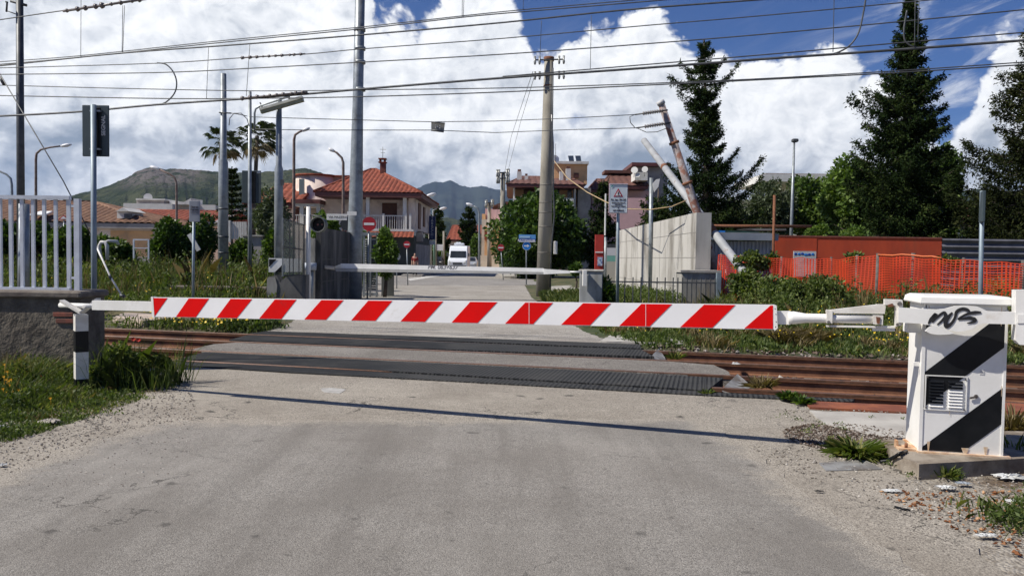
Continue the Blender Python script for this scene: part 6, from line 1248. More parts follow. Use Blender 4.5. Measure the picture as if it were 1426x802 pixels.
skinned('red_top', g([0, 1, 2, 6, 7, 10, 11], 1.14), [(0, 1), (1, 2), (2, 3), (3, 4), (2, 5), (5, 6)], mRt, pr_, None)
skinned('trousers', g([0, 14, 15, 16, 18, 19, 20], 1.18), [(0, 1), (1, 2), (2, 3), (0, 4), (4, 5), (5, 6)], mTrs, pr_, None)
skinned('hair', [((0, .01, 1.64), (.09, .10)), ((0, .01, 1.72), (.075, .09))], [(0, 1)], mTrs, pr_, None)
for q in pr_.children: q.location = (0, 0, 0)
# ================================================================== ORANGE MESH FENCE
nf = thing('mesh_fence', W(1210, 400, 20), 'sagging orange plastic safety mesh strung on grey posts in front of the red wall', 'fence')
ea, eb = W(1000, 380, 23.4), W(1424, 380, 16.6); ea.z = eb.z = 0; LN = (eb-ea).length; dn = (eb-ea).normalized(); nn_ = Vector((dn.y, -dn.x, 0))
topP = [(1000, 355), (1030, 357), (1060, 357), (1085, 360), (1110, 359), (1140, 360), (1165, 361), (1200, 356), (1240, 355), (1275, 355.5), (1300, 358), (1325, 361), (1360, 363), (1390, 365), (1424, 366)]
def ztopf(u):
    p = ea+(eb-ea)*u; px = 713+FPX*p.x/p.y; return ZH(px, np.interp(px, [a[0] for a in topP], [a[1] for a in topP]), p.y)
rg = np.random.default_rng(5); ph1, ph2 = 1.3, 2.1
def npnt(u, w_):   # u along 0..1, w_ 0 bottom..1 top
    p = ea+(eb-ea)*u; zt = ztopf(u); s = u*LN
    o = .06*math.sin(s*2.1+ph1)+.05*math.sin(s*5.3+w_*2+ph2)+.05*(1-w_)*math.sin(s*3.1)
    return p + nn_*o + Vector((0, 0, .08 + (zt-.08)*w_ + .015*math.sin(s*9+w_*7)))
Vn = []
nu = int(LN/.085); nwz = 28
for i in range(nu):
    u0 = i/nu; wd = (.30 + .25*math.sin(i*.9)*math.sin(i*.23)) / nu
    for j in range(nwz//2): a = j/(nwz//2); b2 = (j+1)/(nwz//2); Vn += [npnt(u0, a), npnt(u0+wd, a), npnt(u0+wd, b2), npnt(u0, b2)]
for j in range(nwz):
    w0 = j/(nwz-1)*.985
    for i in range(nu): a, b2 = i/nu, (i+1)/nu; off = nn_*.004; Vn += [npnt(a, w0)+off, npnt(b2, w0)+off, npnt(b2, w0+.013)+off, npnt(a, w0+.013)+off]
mNet = bpy.data.materials.new('mesh_orange'); mNet.use_nodes = True; t = NT(mNet.node_tree); b = t.n['Principled BSDF']; b.inputs['Roughness'].default_value = .5
ps = t.new('ShaderNodeNewGeometry').outputs['Position']; cN = t.mix(t.mr(t.noise(ps, .9, 4), .4, .65), (.75, .075, .02), (.50, .035, .012)); t.put(b.inputs['Base Color'], cN); tr = t.new('ShaderNodeBsdfTranslucent'); t.put(tr.inputs[0], cN)
mxx = t.new('ShaderNodeMixShader'); mxx.inputs[0].default_value = .35; t.l.new(b.outputs[0], mxx.inputs[1]); t.l.new(tr.outputs[0], mxx.inputs[2]); t.l.new(mxx.outputs[0], t.n['Material Output'].inputs[0])
npmesh('mesh_net', np.array([tuple(q) for q in Vn]), 4, mNet, nf)
for px, th in ((1003, .03), (1033, .03), (1087, .035), (1156, .03), (1192, .035), (1221, .045), (1270, .05), (1423, .04), (1340, .03)):
    # intersection of the ray with the fence line
    p = PL(px, 380, ea - nn_*.09, nn_); u = max(0, min(1, (p-ea).dot(dn)/LN)); mb = MB(); mb.tube([(p.x, p.y, -.2), (p.x+.02, p.y, ztopf(u)+.05)], th, 8); mb.build('post', M('wood_grey', (.13, .12, .11), (.08, .07, .06), 8, .9), nf)
mb = MB(); mb.tube([npnt(u_, 1.0)+nn_*.01 for u_ in np.linspace(.60, .80, 8)], .02, 6); mb.build('top_cord', M('cord_orange', (.6, .14, .04)), nf)
# ================================================================== VEGETATION
lmDark = leafmat('leaf_conifer', (.007, .014, .005), (.020, .036, .010), (.075, .098, .028), .06, .85)
lmGreen = leafmat('leaf_green', (.018, .038, .007), (.058, .108, .016), (.17, .24, .045), .28)
lmBush = leafmat('leaf_bush', (.014, .032, .006), (.042, .085, .014), (.14, .21, .04), .25, .4)
lmLight = leafmat('leaf_light', (.04, .075, .015), (.10, .17, .03), (.22, .30, .07), .3)
lmOlive = leafmat('leaf_olive', (.03, .045, .02), (.075, .10, .05), (.20, .23, .14), .2)
lmWeed = leafmat('leaf_weed', (.026, .044, .010), (.088, .128, .030), (.24, .27, .085), .35)
lmGrass = leafmat('leaf_grass', (.035, .06, .012), (.105, .145, .035), (.36, .32, .14), .35)
lmDry = leafmat('leaf_dry', (.12, .09, .035), (.22, .17, .08), (.40, .32, .18), .2)
lmPalm = leafmat('leaf_palm', (.012, .022, .008), (.04, .06, .02), (.12, .13, .05), .2)
mBk1 = M('bark', (.09, .07, .055), (.05, .04, .03), 6, .95, bump=.6, bsc=12)
def quads(P, size, asp, rg, up=0., outw=None, wt=.5, droop=0.):
    """leaf diamonds at P; long axis random (biased), returns (n*4,3)"""
    n = len(P); a = rg.normal(size=(n, 3)); a[:, 2] += up
    if outw is not None: a += outw*wt
    a[:, 2] -= droop
    a /= np.linalg.norm(a, axis=1)[:, None]+1e-9; b_ = rg.normal(size=(n, 3)); c = np.cross(a, b_); c /= np.linalg.norm(c, axis=1)[:, None]+1e-9
    s = (np.asarray(size)*rg.uniform(.6, 1.35, n))[:, None] if np.ndim(size) == 0 else (size*rg.uniform(.7, 1.3, n))[:, None]
    V = np.stack([P, P+a*s*.5+c*s*asp*.5, P+a*s, P+a*s*.5-c*s*asp*.5], 1); return V.reshape(-1, 3)
def vis_count(k): return int(k)
def tree(name, label, cat, cx, Yd, zc, rx, rz, nleaf, size, mat, seed, lobes=22, trunk=.18, ry=None, asp=.55, group=None, base=None, gap=.25, mixm=None):
    rg = np.random.default_rng(seed); root = thing(name, (cx, Yd, 0), label, cat, group); ry = ry or rx
    lc = rg.normal(size=(lobes, 3)); lc /= np.linalg.norm(lc, axis=1)[:, None]; lc *= rg.uniform(.35, .82, lobes)[:, None]; lr_ = rg.uniform(.26, .46, lobes)
    w_ = lr_**2; ids = rg.choice(lobes, nleaf, p=w_/w_.sum()); d = rg.normal(size=(nleaf, 3)); d /= np.linalg.norm(d, axis=1)[:, None]
    q = lc[ids] + d*lr_[ids][:, None]*(rg.uniform(.5, 1.08, nleaf)**.6)[:, None]
    # irregular gaps: drop leaves where a pseudo-noise is low
    nz = np.sin(q[:, 0]*7+seed)+np.sin(q[:, 1]*6.3+1.7*seed)+np.sin(q[:, 2]*8.1+.6*seed)+np.sin((q[:, 0]+q[:, 2])*13); keep = nz > -2.4+gap*2; q = q[keep]; ids = ids[keep]; n = len(q)
    P = np.array([cx, Yd, zc]) + q*np.array([rx, ry, rz])*1.05; P[:, 2] = np.maximum(P[:, 2], .05)
    out = q/(np.linalg.norm(q, axis=1)[:, None]+1e-9)
    cl = rg.uniform(0, 1, lobes)[ids]; rn = np.clip(rg.uniform(0, 1, n)*.65+cl*.35, 0, 1)
    npmesh('crown', quads(P, size, asp, rg, .0, out, .7), 4, mat, root, rnd=rn)
    if trunk:
        mb = MB(); lo = max(.3, zc-rz*.5); mb.tube([(cx, Yd, -.1), (cx+.05, Yd, lo*.5), (cx-.05, Yd, lo), (cx, Yd, zc)], [trunk*1.2, trunk, trunk*.8, trunk*.4], 10)
        for k in range(7):
            e = np.array([cx, Yd, zc])+lc[k % lobes]*np.array([rx, ry, rz])*.9; mb.tube([(cx, Yd, lo*(.8+.05*k)), ((cx+e[0])/2, (Yd+e[1])/2, (lo+e[2])/2+.2), tuple(e)], [trunk*.5, trunk*.32, trunk*.12], 6)
        mb.build('trunk', mBk1, root)
    return root
def conifer(label, cx, Yd, H, prof, seed, nleaf=52000, mat=None, z0=1.5, lv=.42, per=7, size=.20, special=(), lean=0., tip=.25, name='conifer_tree', trunk=.26, flat=.16):
    rg = np.random.default_rng(seed); root = thing(name, (cx, Yd, 0), label, 'tree'); mat = mat or lmDark
    P = []; O = []; C = []; wood = MB(); wood.tube([(cx, Yd, -.1), (cx, Yd, H*.4), (cx+lean*.5, Yd, H*.75), (cx+lean, Yd, H)], [trunk, trunk*.75, trunk*.4, .03], 10)
    br = []; z = z0; k = 0
    while z < H-.25:
        u = z/H; Rm = np.interp(u, [p[0] for p in prof], [p[1] for p in prof]); m = per if Rm > .8 else max(4, per-2)
        for j in range(m): br.append((z+rg.uniform(-.2, .2), k*2.4+j*2*math.pi/m+rg.uniform(-.4, .4), Rm*rg.uniform(.55, 1.18), rg.uniform(-.12, .22)))
        z += lv*rg.uniform(.75, 1.25)*(.7+.6*min(1, Rm/2)); k += 1
    br += list(special); tot = sum(b_[2]**1.3+.25 for b_ in br)
    for z, a, L, rise in br:
        n = int(nleaf*(L**1.3+.25)/tot); t = rg.uniform(0.05, 1, n)**.8; ca, sa = math.cos(a), math.sin(a)
        hx = cx+lean*z/H
        zc = z + L*(rise*t - .18*np.sin(t*math.pi) + tip*t**3*.6); wdt = L*.20*(1-t*.75)+.07
        lat = rg.normal(size=n)*wdt; vz = rg.normal(size=n)*(L*flat*.35*(1-t*.7)+.05) - np.abs(lat)*.25
        # break the spray into clusters
        cl = np.sin(t*L*6+z*3)+np.sin(lat*9+z); kp = cl > -1.15; t, lat, vz, zc = t[kp], lat[kp], vz[kp], zc[kp]
        P.append(np.stack([hx+ca*L*t-sa*lat, Yd+sa*L*t+ca*lat, zc+vz], 1)); O.append(np.tile([ca, sa, .25], (len(t), 1))); C.append(np.full(len(t), rg.uniform()))
        if L > .8: wood.tube([(hx, Yd, z), (hx+ca*L*.5, Yd+sa*L*.5, z+L*(rise*.5-.18)), (hx+ca*L*.9, Yd+sa*L*.9, z+L*(rise*.9-.05+tip*.4))], [.05+.012*L, .04, .012], 5)
    P = np.concatenate(P); O = np.concatenate(O); C = np.concatenate(C); n = len(P)
    npmesh('foliage', quads(P, size, .34, rg, .0, O, .8, .55), 4, mat, root, rnd=np.clip(rg.uniform(0, 1, n)*.6+C*.4, 0, 1)); wood.build('trunk', mBk1, root); return root
# tall conifers on the right
def pz(py, Yd, px=1000): return ZH(px, py, Yd)
c1Y = 44.; H1 = pz(55, c1Y, 975); s1 = FPX/c1Y
conifer('ragged conifer with long upswept branches behind the leaning poles', XY(982, c1Y), c1Y, H1, [(0, 3.0), (.14, 3.5), (.3, 2.7), (.42, 2.1), (.55, 1.3), (.7, .95), (.85, .75), (.95, .4), (1, .12)], 11, 95000, size=.16, lv=.50, per=7, lean=-.35,
        special=[(pz(120, c1Y), .1, 1.9, .55), (pz(95, c1Y), 3.0, 1.3, .1), (pz(112, c1Y), 3.2, 1.9, -.05), (pz(265, c1Y), .05, 3.2, .45), (pz(280, c1Y), -.2, 3.0, .3), (pz(150, c1Y), 3.3, 1.4, .45), (pz(235, c1Y), .2, 2.0, .45), (pz(88, c1Y), .1, 1.2, .1)], flat=.10)
c2Y = 42.; H2_ = pz(-2, c2Y, 1258)
conifer('tallest dark conifer behind the red wall with its tip at the frame top', XY(1256, c2Y), c2Y, H2_, [(0, 2.4), (.12, 3.2), (.25, 3.3), (.38, 2.7), (.5, 2.1), (.62, 1.8), (.72, 1.35), (.82, 1.0), (.92, .55), (1, .12)], 23, 130000, size=.18, lv=.42, per=9, special=[(pz(145, c2Y), 3.2, 3.1, .1), (pz(105, c2Y), .1, 1.9, .05), (pz(145, c2Y), 0, 2.0, .0), (pz(172, c2Y), .15, 2.4, -.02), (pz(195, c2Y), 3.1, 2.6, -.05), (pz(140, c2Y), 3.4, 2.6, .15)], tip=.1)
c3Y = 38.; conifer('dark conifer cut by the right edge of the picture', XY(1452, c3Y), c3Y, pz(-70, c3Y, 1445), [(0, 3.2), (.12, 4.3), (.25, 3.9), (.4, 3.1), (.55, 2.1), (.7, 1.4), (.85, .8), (1, .1)], 31, 130000, size=.17, lv=.42, per=9, mat=leafmat('leaf_conifer_brown', (.010, .015, .006), (.026, .034, .011), (.075, .078, .028), .06, .85), special=[(pz(100, c3Y), 3.2, 2.5, 0.), (pz(130, c3Y), 3.1, 2.6, .0), (pz(190, c3Y), 3.1, 3.9, -.05), (pz(225, c3Y), 3.2, 4.0, .05), (pz(262, c3Y), 3.15, 4.6, -.05)], tip=.05)
# deciduous trees behind the red wall
def tb(label, x0, x1, y0, y1, Yd, n, size, mat, seed, name='leafy_tree', cat='tree', **k):
    rx = (XY(x1, Yd)-XY(x0, Yd))/2; zt, zb_ = ZH((x0+x1)/2, y0, Yd), max(0, ZH((x0+x1)/2, y1, Yd)); return tree(name, label, cat, (XY(x0, Yd)+XY(x1, Yd))/2, Yd, (zt+zb_)/2, rx, (zt-zb_)/2, n, size, mat, seed, **k)
tb('grey-green olive-like tree under the white roof slab', 1040, 1112, 248, 345, 52, 15000, .26, lmOlive, 41, asp=.35, lobes=30)
tb('mid green tree between the olive-like tree and the light green one', 1092, 1172, 243, 345, 54, 15000, .28, lmGreen, 42, lobes=30)
tb('bright light green tree hugging the left side of the tallest conifer', 1142, 1222, 229, 350, 46, 17000, .26, lmLight, 43, lobes=34)
tb('green leafy tree on the right side of the tallest conifer', 1255, 1332, 205, 350, 48, 20000, .26, lmGreen, 44, lobes=36)
tb('dark leafy tree filling the foot of the tallest conifer', 1188, 1300, 250, 350, 45.5, 18000, .26, lmBush, 45, lobes=36)
tb('pale low tree between the ragged conifer and the olive-like tree', 990, 1052, 278, 340, 48, 9000, .26, lmOlive, 46)
tb('small light green bush peeping over the red wall', 1124, 1158, 314, 345, 36, 3500, .16, lmLight, 47, name='bush', cat='bush', trunk=.05)
tb('second small light green bush over the red wall, under the light green tree', 1166, 1206, 318, 348, 36, 3500, .16, lmLight, 57, name='bush', cat='bush', trunk=.05)
tb('dark tree behind the corrugated sheet fence under the right conifer', 1340, 1440, 268, 352, 41, 13000, .22, lmDark, 48, lobes=30, gap=.55)
# big round bush in the centre
tb('big round glossy bush behind the concrete pole and blue signs', 688, 822, 274, 386, 57, 30000, .34, lmBush, 49, lobes=46, trunk=.2, ry=3.2, gap=.1)
tb('low bush at the foot of the grey relay cabinet', 793, 812, 366, 384, 36, 1500, .14, lmBush, 50, name='bush', cat='bush', trunk=.04)
conifer('dark columnar cypress between the big bush and the notice', XY(838, 56), 56, pz(250, 56, 838), [(0, 1.3), (.3, 1.25), (.6, .9), (.85, .5), (1, .1)], 51, 14000, lmDark, z0=.4, lv=.4, size=.24, name='cypress_tree')
conifer('dark spreading conifer behind the pale concrete wall', XY(915, 50), 50, pz(262, 50, 900), [(0, 2.6), (.4, 2.2), (.7, 1.5), (1, .2)], 52, 16000, lmDark, z0=.8, lv=.45, size=.24)
# street end conifers
conifer('tiered dark conifer behind the left row of street poles', XY(609, 118), 118, pz(284, 118, 610), [(0, 1.9), (.3, 1.9), (.6, 1.4), (.8, .8), (1, .1)], 53, 12000, lmDark, z0=.6, lv=.8, size=.5, tip=.4, name='araucaria_tree')
conifer('tiered conifer just right of the camper van', XY(652, 125), 125, pz(288, 125, 652), [(0, 2.1), (.3, 2.0), (.6, 1.5), (.8, .9), (1, .1)], 54, 12000, lmDark, z0=.6, lv=.9, size=.5, tip=.4, name='araucaria_tree')
tb('green bush right of the camper van before the cream house', 655, 670, 325, 366, 115, 2500, .35, lmGreen, 55, name='bush', cat='bush', trunk=.1)
tb('green hedge bush left of the camper van under the white board', 596, 630, 350, 372, 116, 3500, .35, lmGreen, 56, name='bush', cat='bush', trunk=.1)
tb('dark bush at the villa corner beside the left row of poles', 588, 604, 338, 372, 98, 2500, .3, lmBush, 58, name='bush', cat='bush', trunk=.1)
tb('light green climbing shrub beside the slatted metal cage', 520, 552, 317, 385, 28.6, 6500, .13, lmLight, 59, name='shrub', cat='shrub', trunk=.06)
tb('leafy creeper on the end of the dark concrete wall', 490, 512, 320, 398, 29.5, 2600, .13, lmLight, 60, name='creeper', cat='shrub', trunk=.03)
# left hedge, bushes
hs = [(-30, 30, 312, 372, 30, lmBush, 'leftmost bush behind the white railings'), (22, 78, 306, 372, 31, lmBush, 'second bush from the left behind the white railings'), (70, 128, 310, 376, 29, lmGreen, 'bush behind the right end of the white railings'), (126, 190, 330, 372, 31, lmGreen, 'low bush under the eaves right of the sign pole'),
      (206, 262, 303, 372, 33, lmBush, 'rounded bush left of the small grey notice'), (248, 306, 300, 370, 34, lmBush, 'rounded bush right of the small grey notice'), (352, 404, 262, 345, 41, lmOlive, 'reddish dark magnolia-like tree left of the tube lamp post'), (366, 408, 322, 366, 31, lmGreen, 'bright bush beside the glazed screen'), (318, 352, 338, 372, 36, lmGreen, 'low bush between the two stepped poles'), (436, 470, 300, 330, 33, lmLight, 'flowering creeper rising behind the dark concrete wall')]
for i, (x0, x1, y0, y1, Yd, mt, lb) in enumerate(hs): tb(lb, x0, x1, y0, y1+8, Yd, 8500 if x1-x0 > 45 else 4500, .17, mt, 70+i, name='bush', cat='bush', trunk=.05, lobes=26, gap=.1)
# araucaria with tiers
ar = thing('araucaria_tree', (XY(323, 58), 58, 0), 'slender small tiered conifer just right of the stepped mast', 'tree'); rg = np.random.default_rng(3); P = []; O = []; mb = MB(); mb.tube([(XY(323, 58), 58, 0), (XY(323, 58), 58, pz(232, 58, 320))], [.12, .02], 8); mb.build('trunk', mBk1, ar)
for k in range(9):
    z = pz(305-k*8.2, 58, 320); Rr = 1.3-.125*k
    for j in range(7):
        a = j*.9+k*.4; t = rg.uniform(0, 1, 130); P.append(np.stack([XY(323, 58)+math.cos(a)*Rr*t, 58+math.sin(a)*Rr*t, z+.15*t*t+rg.normal(size=130)*.05], 1)); O.append(np.tile([math.cos(a), math.sin(a), .1], (130, 1)))
P = np.concatenate(P); npmesh('foliage', quads(P, .16, .4, rg, 0, np.concatenate(O), .8), 4, lmDark, ar, rnd=rg.uniform(0, 1, len(P)))
# fan palms
def palm(label, px, py, Yd, Rc, seed, base_px):
    rg = np.random.default_rng(seed); c = W(px, py, Yd); b0 = (XY(base_px, Yd), Yd, 0); root = thing('palm_tree', b0, label, 'palm', 'palms behind the poles')
    mb = MB(); mb.tube([b0, (b0[0]*.6+c.x*.4, Yd, c.z*.5), (c.x, Yd, c.z)], [.17, .14, .15], 10); mb.build('trunk', mBk1, root)
    V = []; rn = []; dry = []; rnd_ = []
    for k in range(58):
        a = rg.uniform(0, 2*math.pi); e = rg.uniform(-.95, 1.25); L = Rc*rg.uniform(.5, .72); wind = Vector((.30, 0, -.08))
        d = (Vector((math.cos(a)*math.cos(e), math.sin(a)*math.cos(e), math.sin(e)))+wind).normalized(); hub = c + d*L + Vector((0, 0, -.10*L))
        side = d.cross(Vector((0, 0, 1))); side = side.normalized() if side.length > .1 else Vector((1, 0, 0)); cl = rg.uniform(0, 1)
        tgt = dry if e < -.6 else V; tr_n = rnd_ if e < -.6 else rn
        tgt += [c, c+side*.02, hub+side*.02, hub]; tr_n.append(cl*.3)
        for s in range(15):
            th = (s-7)/7*1.35; dd = (d*math.cos(th)+side*math.sin(th)).normalized(); l = Rc*rg.uniform(.42, .6)*(1-.25*abs(th)/1.35)
            m = hub+dd*l*.55; tip = hub+dd*l+Vector((.10*l, 0, -.38*l)); n2 = dd.cross(d.cross(side)+Vector((0, 0, .01)));
            wv = Vector((-dd.z, 0, dd.x)); wv = (dd.cross(Vector((0, 1, 0)))).normalized()*.045
            tgt += [hub, m+wv, tip, m-wv]; tr_n.append(min(1, cl*.5+rg.uniform(0, .5)))
    npmesh('fronds', np.array([tuple(q) for q in V]), 4, lmPalm, root, rnd=np.array(rn)); npmesh('dry_fronds', np.array([tuple(q) for q in dry]), 4, lmDry, root, rnd=np.array(rnd_))
palm('left fan palm blown by the wind, behind the stepped mast', 308, 199, 58, 1.42, 5, 307); palm('right fan palm blown by the wind, behind the thin pole', 358, 190, 58, 1.55, 6, 352)
# ------------------------------------------------------------------ weeds and grass as ground cover
def sample(n, xr, yr, fn, rg):
    x = rg.uniform(*xr, n*3); y = rg.uniform(*yr, n*3); k = fn(x, y); x, y = x[k][:n], y[k][:n]; return x, y
def clump_weeds(name, label, n, leaves, xr, yr, fn, hfn, size, mat, seed, rad=.28, asp=.4, up=.6):
    rg = np.random.default_rng(seed); x, y = sample(n, xr, yr, fn, rg); h = hfn(x, y)*rg.uniform(.5, 1.25, len(x)); z = ground_z(x, y); m = len(x)
    ids = np.repeat(np.arange(m), leaves); k = len(ids); a = rg.uniform(0, 2*math.pi, k); t = rg.uniform(0, 1, k)**.7; rr = rad*np.sqrt(rg.uniform(0, 1, k))*(1.05-.6*t)
    wob = rg.normal(size=(m, 2))*.12
    P = np.stack([x[ids]+np.cos(a)*rr+wob[ids, 0]*t, y[ids]+np.sin(a)*rr+wob[ids, 1]*t, z[ids]+h[ids]*t], 1)
    cl = rg.uniform(0, 1, m)[ids]; nzx = (np.sin(x*.9)*np.cos(y*.7+x*.3)*.5+.5)[ids]
    o = npmesh(name, quads(P, size, asp, rg, up), 4, mat, L=(float(x.mean()), float(y.mean()), 0), rnd=np.clip(.5*rg.uniform(0, 1, k)+.3*cl+.25*nzx, 0, 1)); tag(o, label, kind='stuff'); return o
def blades(name, label, n, xr, yr, fn, hfn, wd, mat, seed, lean=.5, clump=None, zfn=ground_z):
    rg = np.random.default_rng(seed); x, y = sample(n, xr, yr, fn, rg); n = len(x)
    if clump: 
        cx_, cy_ = sample(clump, xr, yr, fn, rg); i = rg.integers(0, len(cx_), n); x = cx_[i]+rg.normal(size=n)*.10; y = cy_[i]+rg.normal(size=n)*.10
    h = hfn(x, y)*rg.uniform(.35, 1.3, n); z = zfn(x, y); a = rg.uniform(0, 2*math.pi, n); l = lean*rg.uniform(.1, 1.2, n)*h; b_ = rg.uniform(0, 2*math.pi, n)
    B = np.stack([x, y, z-.01], 1); M_ = B+np.stack([np.cos(a)*l*.35, np.sin(a)*l*.35, h*.6], 1); Tp = B+np.stack([np.cos(a)*l, np.sin(a)*l, h*(1-.25*rg.uniform(0, 1, n))], 1)
    w_ = np.stack([np.cos(b_), np.sin(b_), 0*b_], 1)*(wd*rg.uniform(.6, 1.4, n))[:, None]
    V = np.stack([B-w_*.5, B+w_*.5, M_+w_*.5, Tp, M_-w_*.5], 1).reshape(-1, 3)
    o = npmesh(name, V, 5, mat, L=(float(x.mean()), float(y.mean()), 0), rnd=np.clip(rg.beta(1.4, 2.4, n)+.15*np.sin(x*2)*np.sin(y*2.3), 0, 1)); tag(o, label, kind='stuff'); return o
T_ = lambda x, y: y+.245*x
def roadL(y): return np.interp(y, [14, 15.5, 18, 21, 24, 30, 40], [-3.9, -4.6, -5.1, -5.35, -5.7, -6.3, -7.0])
def roadR(y): return np.interp(y, [13, 14, 16, 20, 27, 34, 40], [2.3, 2.0, 1.7, 1.3, 1.0, .7, .4])
fR = lambda x, y: (T_(x, y) > 14.35) & (x > roadR(y)+.15) & (y < 25) & (x < 22) & ~((x > 5.5) & (x < 6.3) & (y > 23.4))
pn = lambda x, y, k=1.: .5+.25*np.sin(x*1.7*k+1.3*np.sin(y*1.1*k))+.25*np.sin(y*2.1*k+1.7*np.sin(x*.9*k)+2)
hR = lambda x, y: np.clip(.10 + .58*sstep(15.5, 20, T_(x, y))*sstep(4.2, 6.5, x), .08, 1)*np.where(x < 5.2, .55, 1)*(.35+1.1*pn(x, y))
clump_weeds('weeds', 'tangle of green weeds on the bank below the orange mesh', 1300, 62, (1.5, 17), (12, 24), lambda x, y: fR(x, y) & (pn(x, y, 1.7) > .28) & (T_(x, y) < 22) & (y < 23.3-.55*(x-6.3)*(x > 6.3)), hR, .085, lmWeed, 101, rad=.30)
clump_weeds('weeds', 'taller bushy weeds at the foot of the orange mesh', 420, 130, (5.8, 14), (15.5, 24), lambda x, y: (T_(x, y) > 18.2) & (T_(x, y) < 22.5) & (y < 22.8-.75*(x-6.3)), lambda x, y: .25+.75*pn(x, y, .8), .08, lmWeed, 102, rad=.34)
blades('grass', 'grass on the right bank beyond the rails', 42000, (1.5, 15), (11, 25), fR, lambda x, y: .12+.6*hR(x, y), .013, lmGrass, 103, lean=.7)
blades('tall_grass', 'tall seeding grass stalks standing out of the right bank', 5000, (4, 15), (12, 23), lambda x, y: fR(x, y) & (T_(x, y) > 16), lambda x, y: .35+.8*hR(x, y), .009, lmDry, 1031, lean=.35, clump=160)
blades('dry_grass', 'dry straw coloured grass along the far rail', 9000, (1.8, 15), (10.5, 24), lambda x, y: fR(x, y) & (T_(x, y) < 17.5), lambda x, y: .22+0*x, .012, lmDry, 104, lean=.9, clump=90)
fL = lambda x, y: (T_(x, y) > 14.3) & (x < roadL(y)-.1) & ~((x > -12) & (x < -4.7) & (y > 15.5) & (y < 20) & (y < 20.2)&(x< -5.2)&(y>16.4)&(y<18.5)&(x>-9.5)) & ~((x > -6.1) & (y > 19.6)) & (y < 46)
hL = lambda x, y: (.14+.72*sstep(16, 23, T_(x, y)+.9*np.abs(x+5)*.3))*(.45+.95*pn(x, y, .8))
clump_weeds('weeds', 'rank green weeds filling the field on the left', 2600, 62, (-32, -4), (13, 42), lambda x, y: fL(x, y) & (x > -.70*y), hL, .11, lmWeed, 111, rad=.42)
clump_weeds('weeds', 'low leafy weeds on the verge beyond the left rails', 650, 40, (-14, -3.5), (13, 20), lambda x, y: fL(x, y), lambda x, y: .28+0*x, .07, lmWeed, 112, rad=.22)
blades('grass', 'long grass in the left field', 45000, (-32, -4), (13, 36), lambda x, y: fL(x, y) & (x > -.70*y), lambda x, y: .2+.75*hL(x, y), .018, lmGrass, 113, lean=.5)
blades('tall_grass', 'pale seeding grass heads above the left field weeds', 7000, (-30, -4.5), (16, 40), lambda x, y: fL(x, y) & (x > -.70*y), lambda x, y: .4+.85*hL(x, y), .016, lmDry, 1131, lean=.35, clump=420)
# yellow flowers
def flowers(name, label, n, xr, yr, fn, hfn, size, col, seed, clump=60):
    rg = np.random.default_rng(seed); cx_, cy_ = sample(clump, xr, yr, fn, rg); i = rg.integers(0, len(cx_), n); x = cx_[i]+rg.normal(size=n)*.22; y = cy_[i]+rg.normal(size=n)*.22
    P = np.stack([x, y, ground_z(x, y)+hfn(x, y)*rg.uniform(.75, 1.2, n)], 1); k = 6; V = []
    ang = np.arange(k)*2*math.pi/k; nrm = rg.normal(size=(n, 3))*.5+np.array([-.1, -.6, .8]); nrm /= np.linalg.norm(nrm, axis=1)[:, None]; u = np.cross(nrm, [0.3, 1, 0]); u /= np.linalg.norm(u, axis=1)[:, None]; v = np.cross(nrm, u); s = (size*rg.uniform(.6, 1.3, n))[:, None]
    V = np.stack([P+(u*math.cos(q)+v*math.sin(q))*s*(1 if j % 2 else .75) for j, q in enumerate(ang)], 1).reshape(-1, 3); o = npmesh(name, V, k, col, L=(float(x.mean()), float(y.mean()), 0)); tag(o, label, kind='stuff'); return o
mYf = M('petal_yellow', (.75, .55, .02), (.65, .42, .01), 3, .6); mPop = M('petal_red', (.62, .03, .015), None, rough=.6); mOf = M('petal_orange', (.78, .38, .01), None, rough=.6)
flowers('yellow_flowers', 'yellow wild flowers massed beyond the left rails', 1100, (-11, -4.2), (14.4, 18), lambda x, y: fL(x, y) & (T_(x, y) < 16), lambda x, y: .32+0*x, .022, mYf, 121, 55)
flowers('yellow_flowers', 'yellow wild flowers scattered on the right bank', 520, (2.5, 13), (12, 20), lambda x, y: fR(x, y) & (T_(x, y) < 19), lambda x, y: .25+.3*hR(x, y), .016, mYf, 122, 60)
flowers('yellow_flowers', 'sparse yellow flowers deeper in the left field', 160, (-14, -5), (17, 24), lambda x, y: fL(x, y), lambda x, y: .3+.45*hL(x, y), .016, mYf, 123, 30)
# grass by the street island and behind railings
blades('grass', 'grass around the foot of the concrete pole', 9000, (1.05, 3.9), (22.5, 31), lambda x, y: (x > roadR(y)+.1), lambda x, y: .30+0*x, .03, lmGrass, 131, lean=.7)
clump_weeds('weeds', 'rough weeds behind the black railings', 200, 60, (3.2, 5.3), (22.5, 30), lambda x, y: x > 3.2, lambda x, y: .38+0*x, .07, lmWeed, 132, rad=.25)
tb('spiky leafy weed behind the railings next to the notice post', 838, 858, 392, 428, 21.8, 700, .16, lmGreen, 133, name='weed_plant', cat='plant', trunk=.01)
tb('young shrub below the fallen white pole', 1020, 1062, 372, 420, 20.5, 3000, .11, lmWeed, 134, name='shrub', cat='shrub', trunk=.02)
tb('creeper draped on the left part of the orange mesh', 1022, 1086, 352, 378, 22.1, 3200, .10, lmWeed, 135, name='creeper', cat='shrub', trunk=0, ry=.25, gap=.9)
tb('small creeper clump topping the orange mesh post', 1176, 1204, 352, 366, 20.2, 900, .09, lmWeed, 136, name='creeper', cat='shrub', trunk=0, ry=.2, gap=.9)
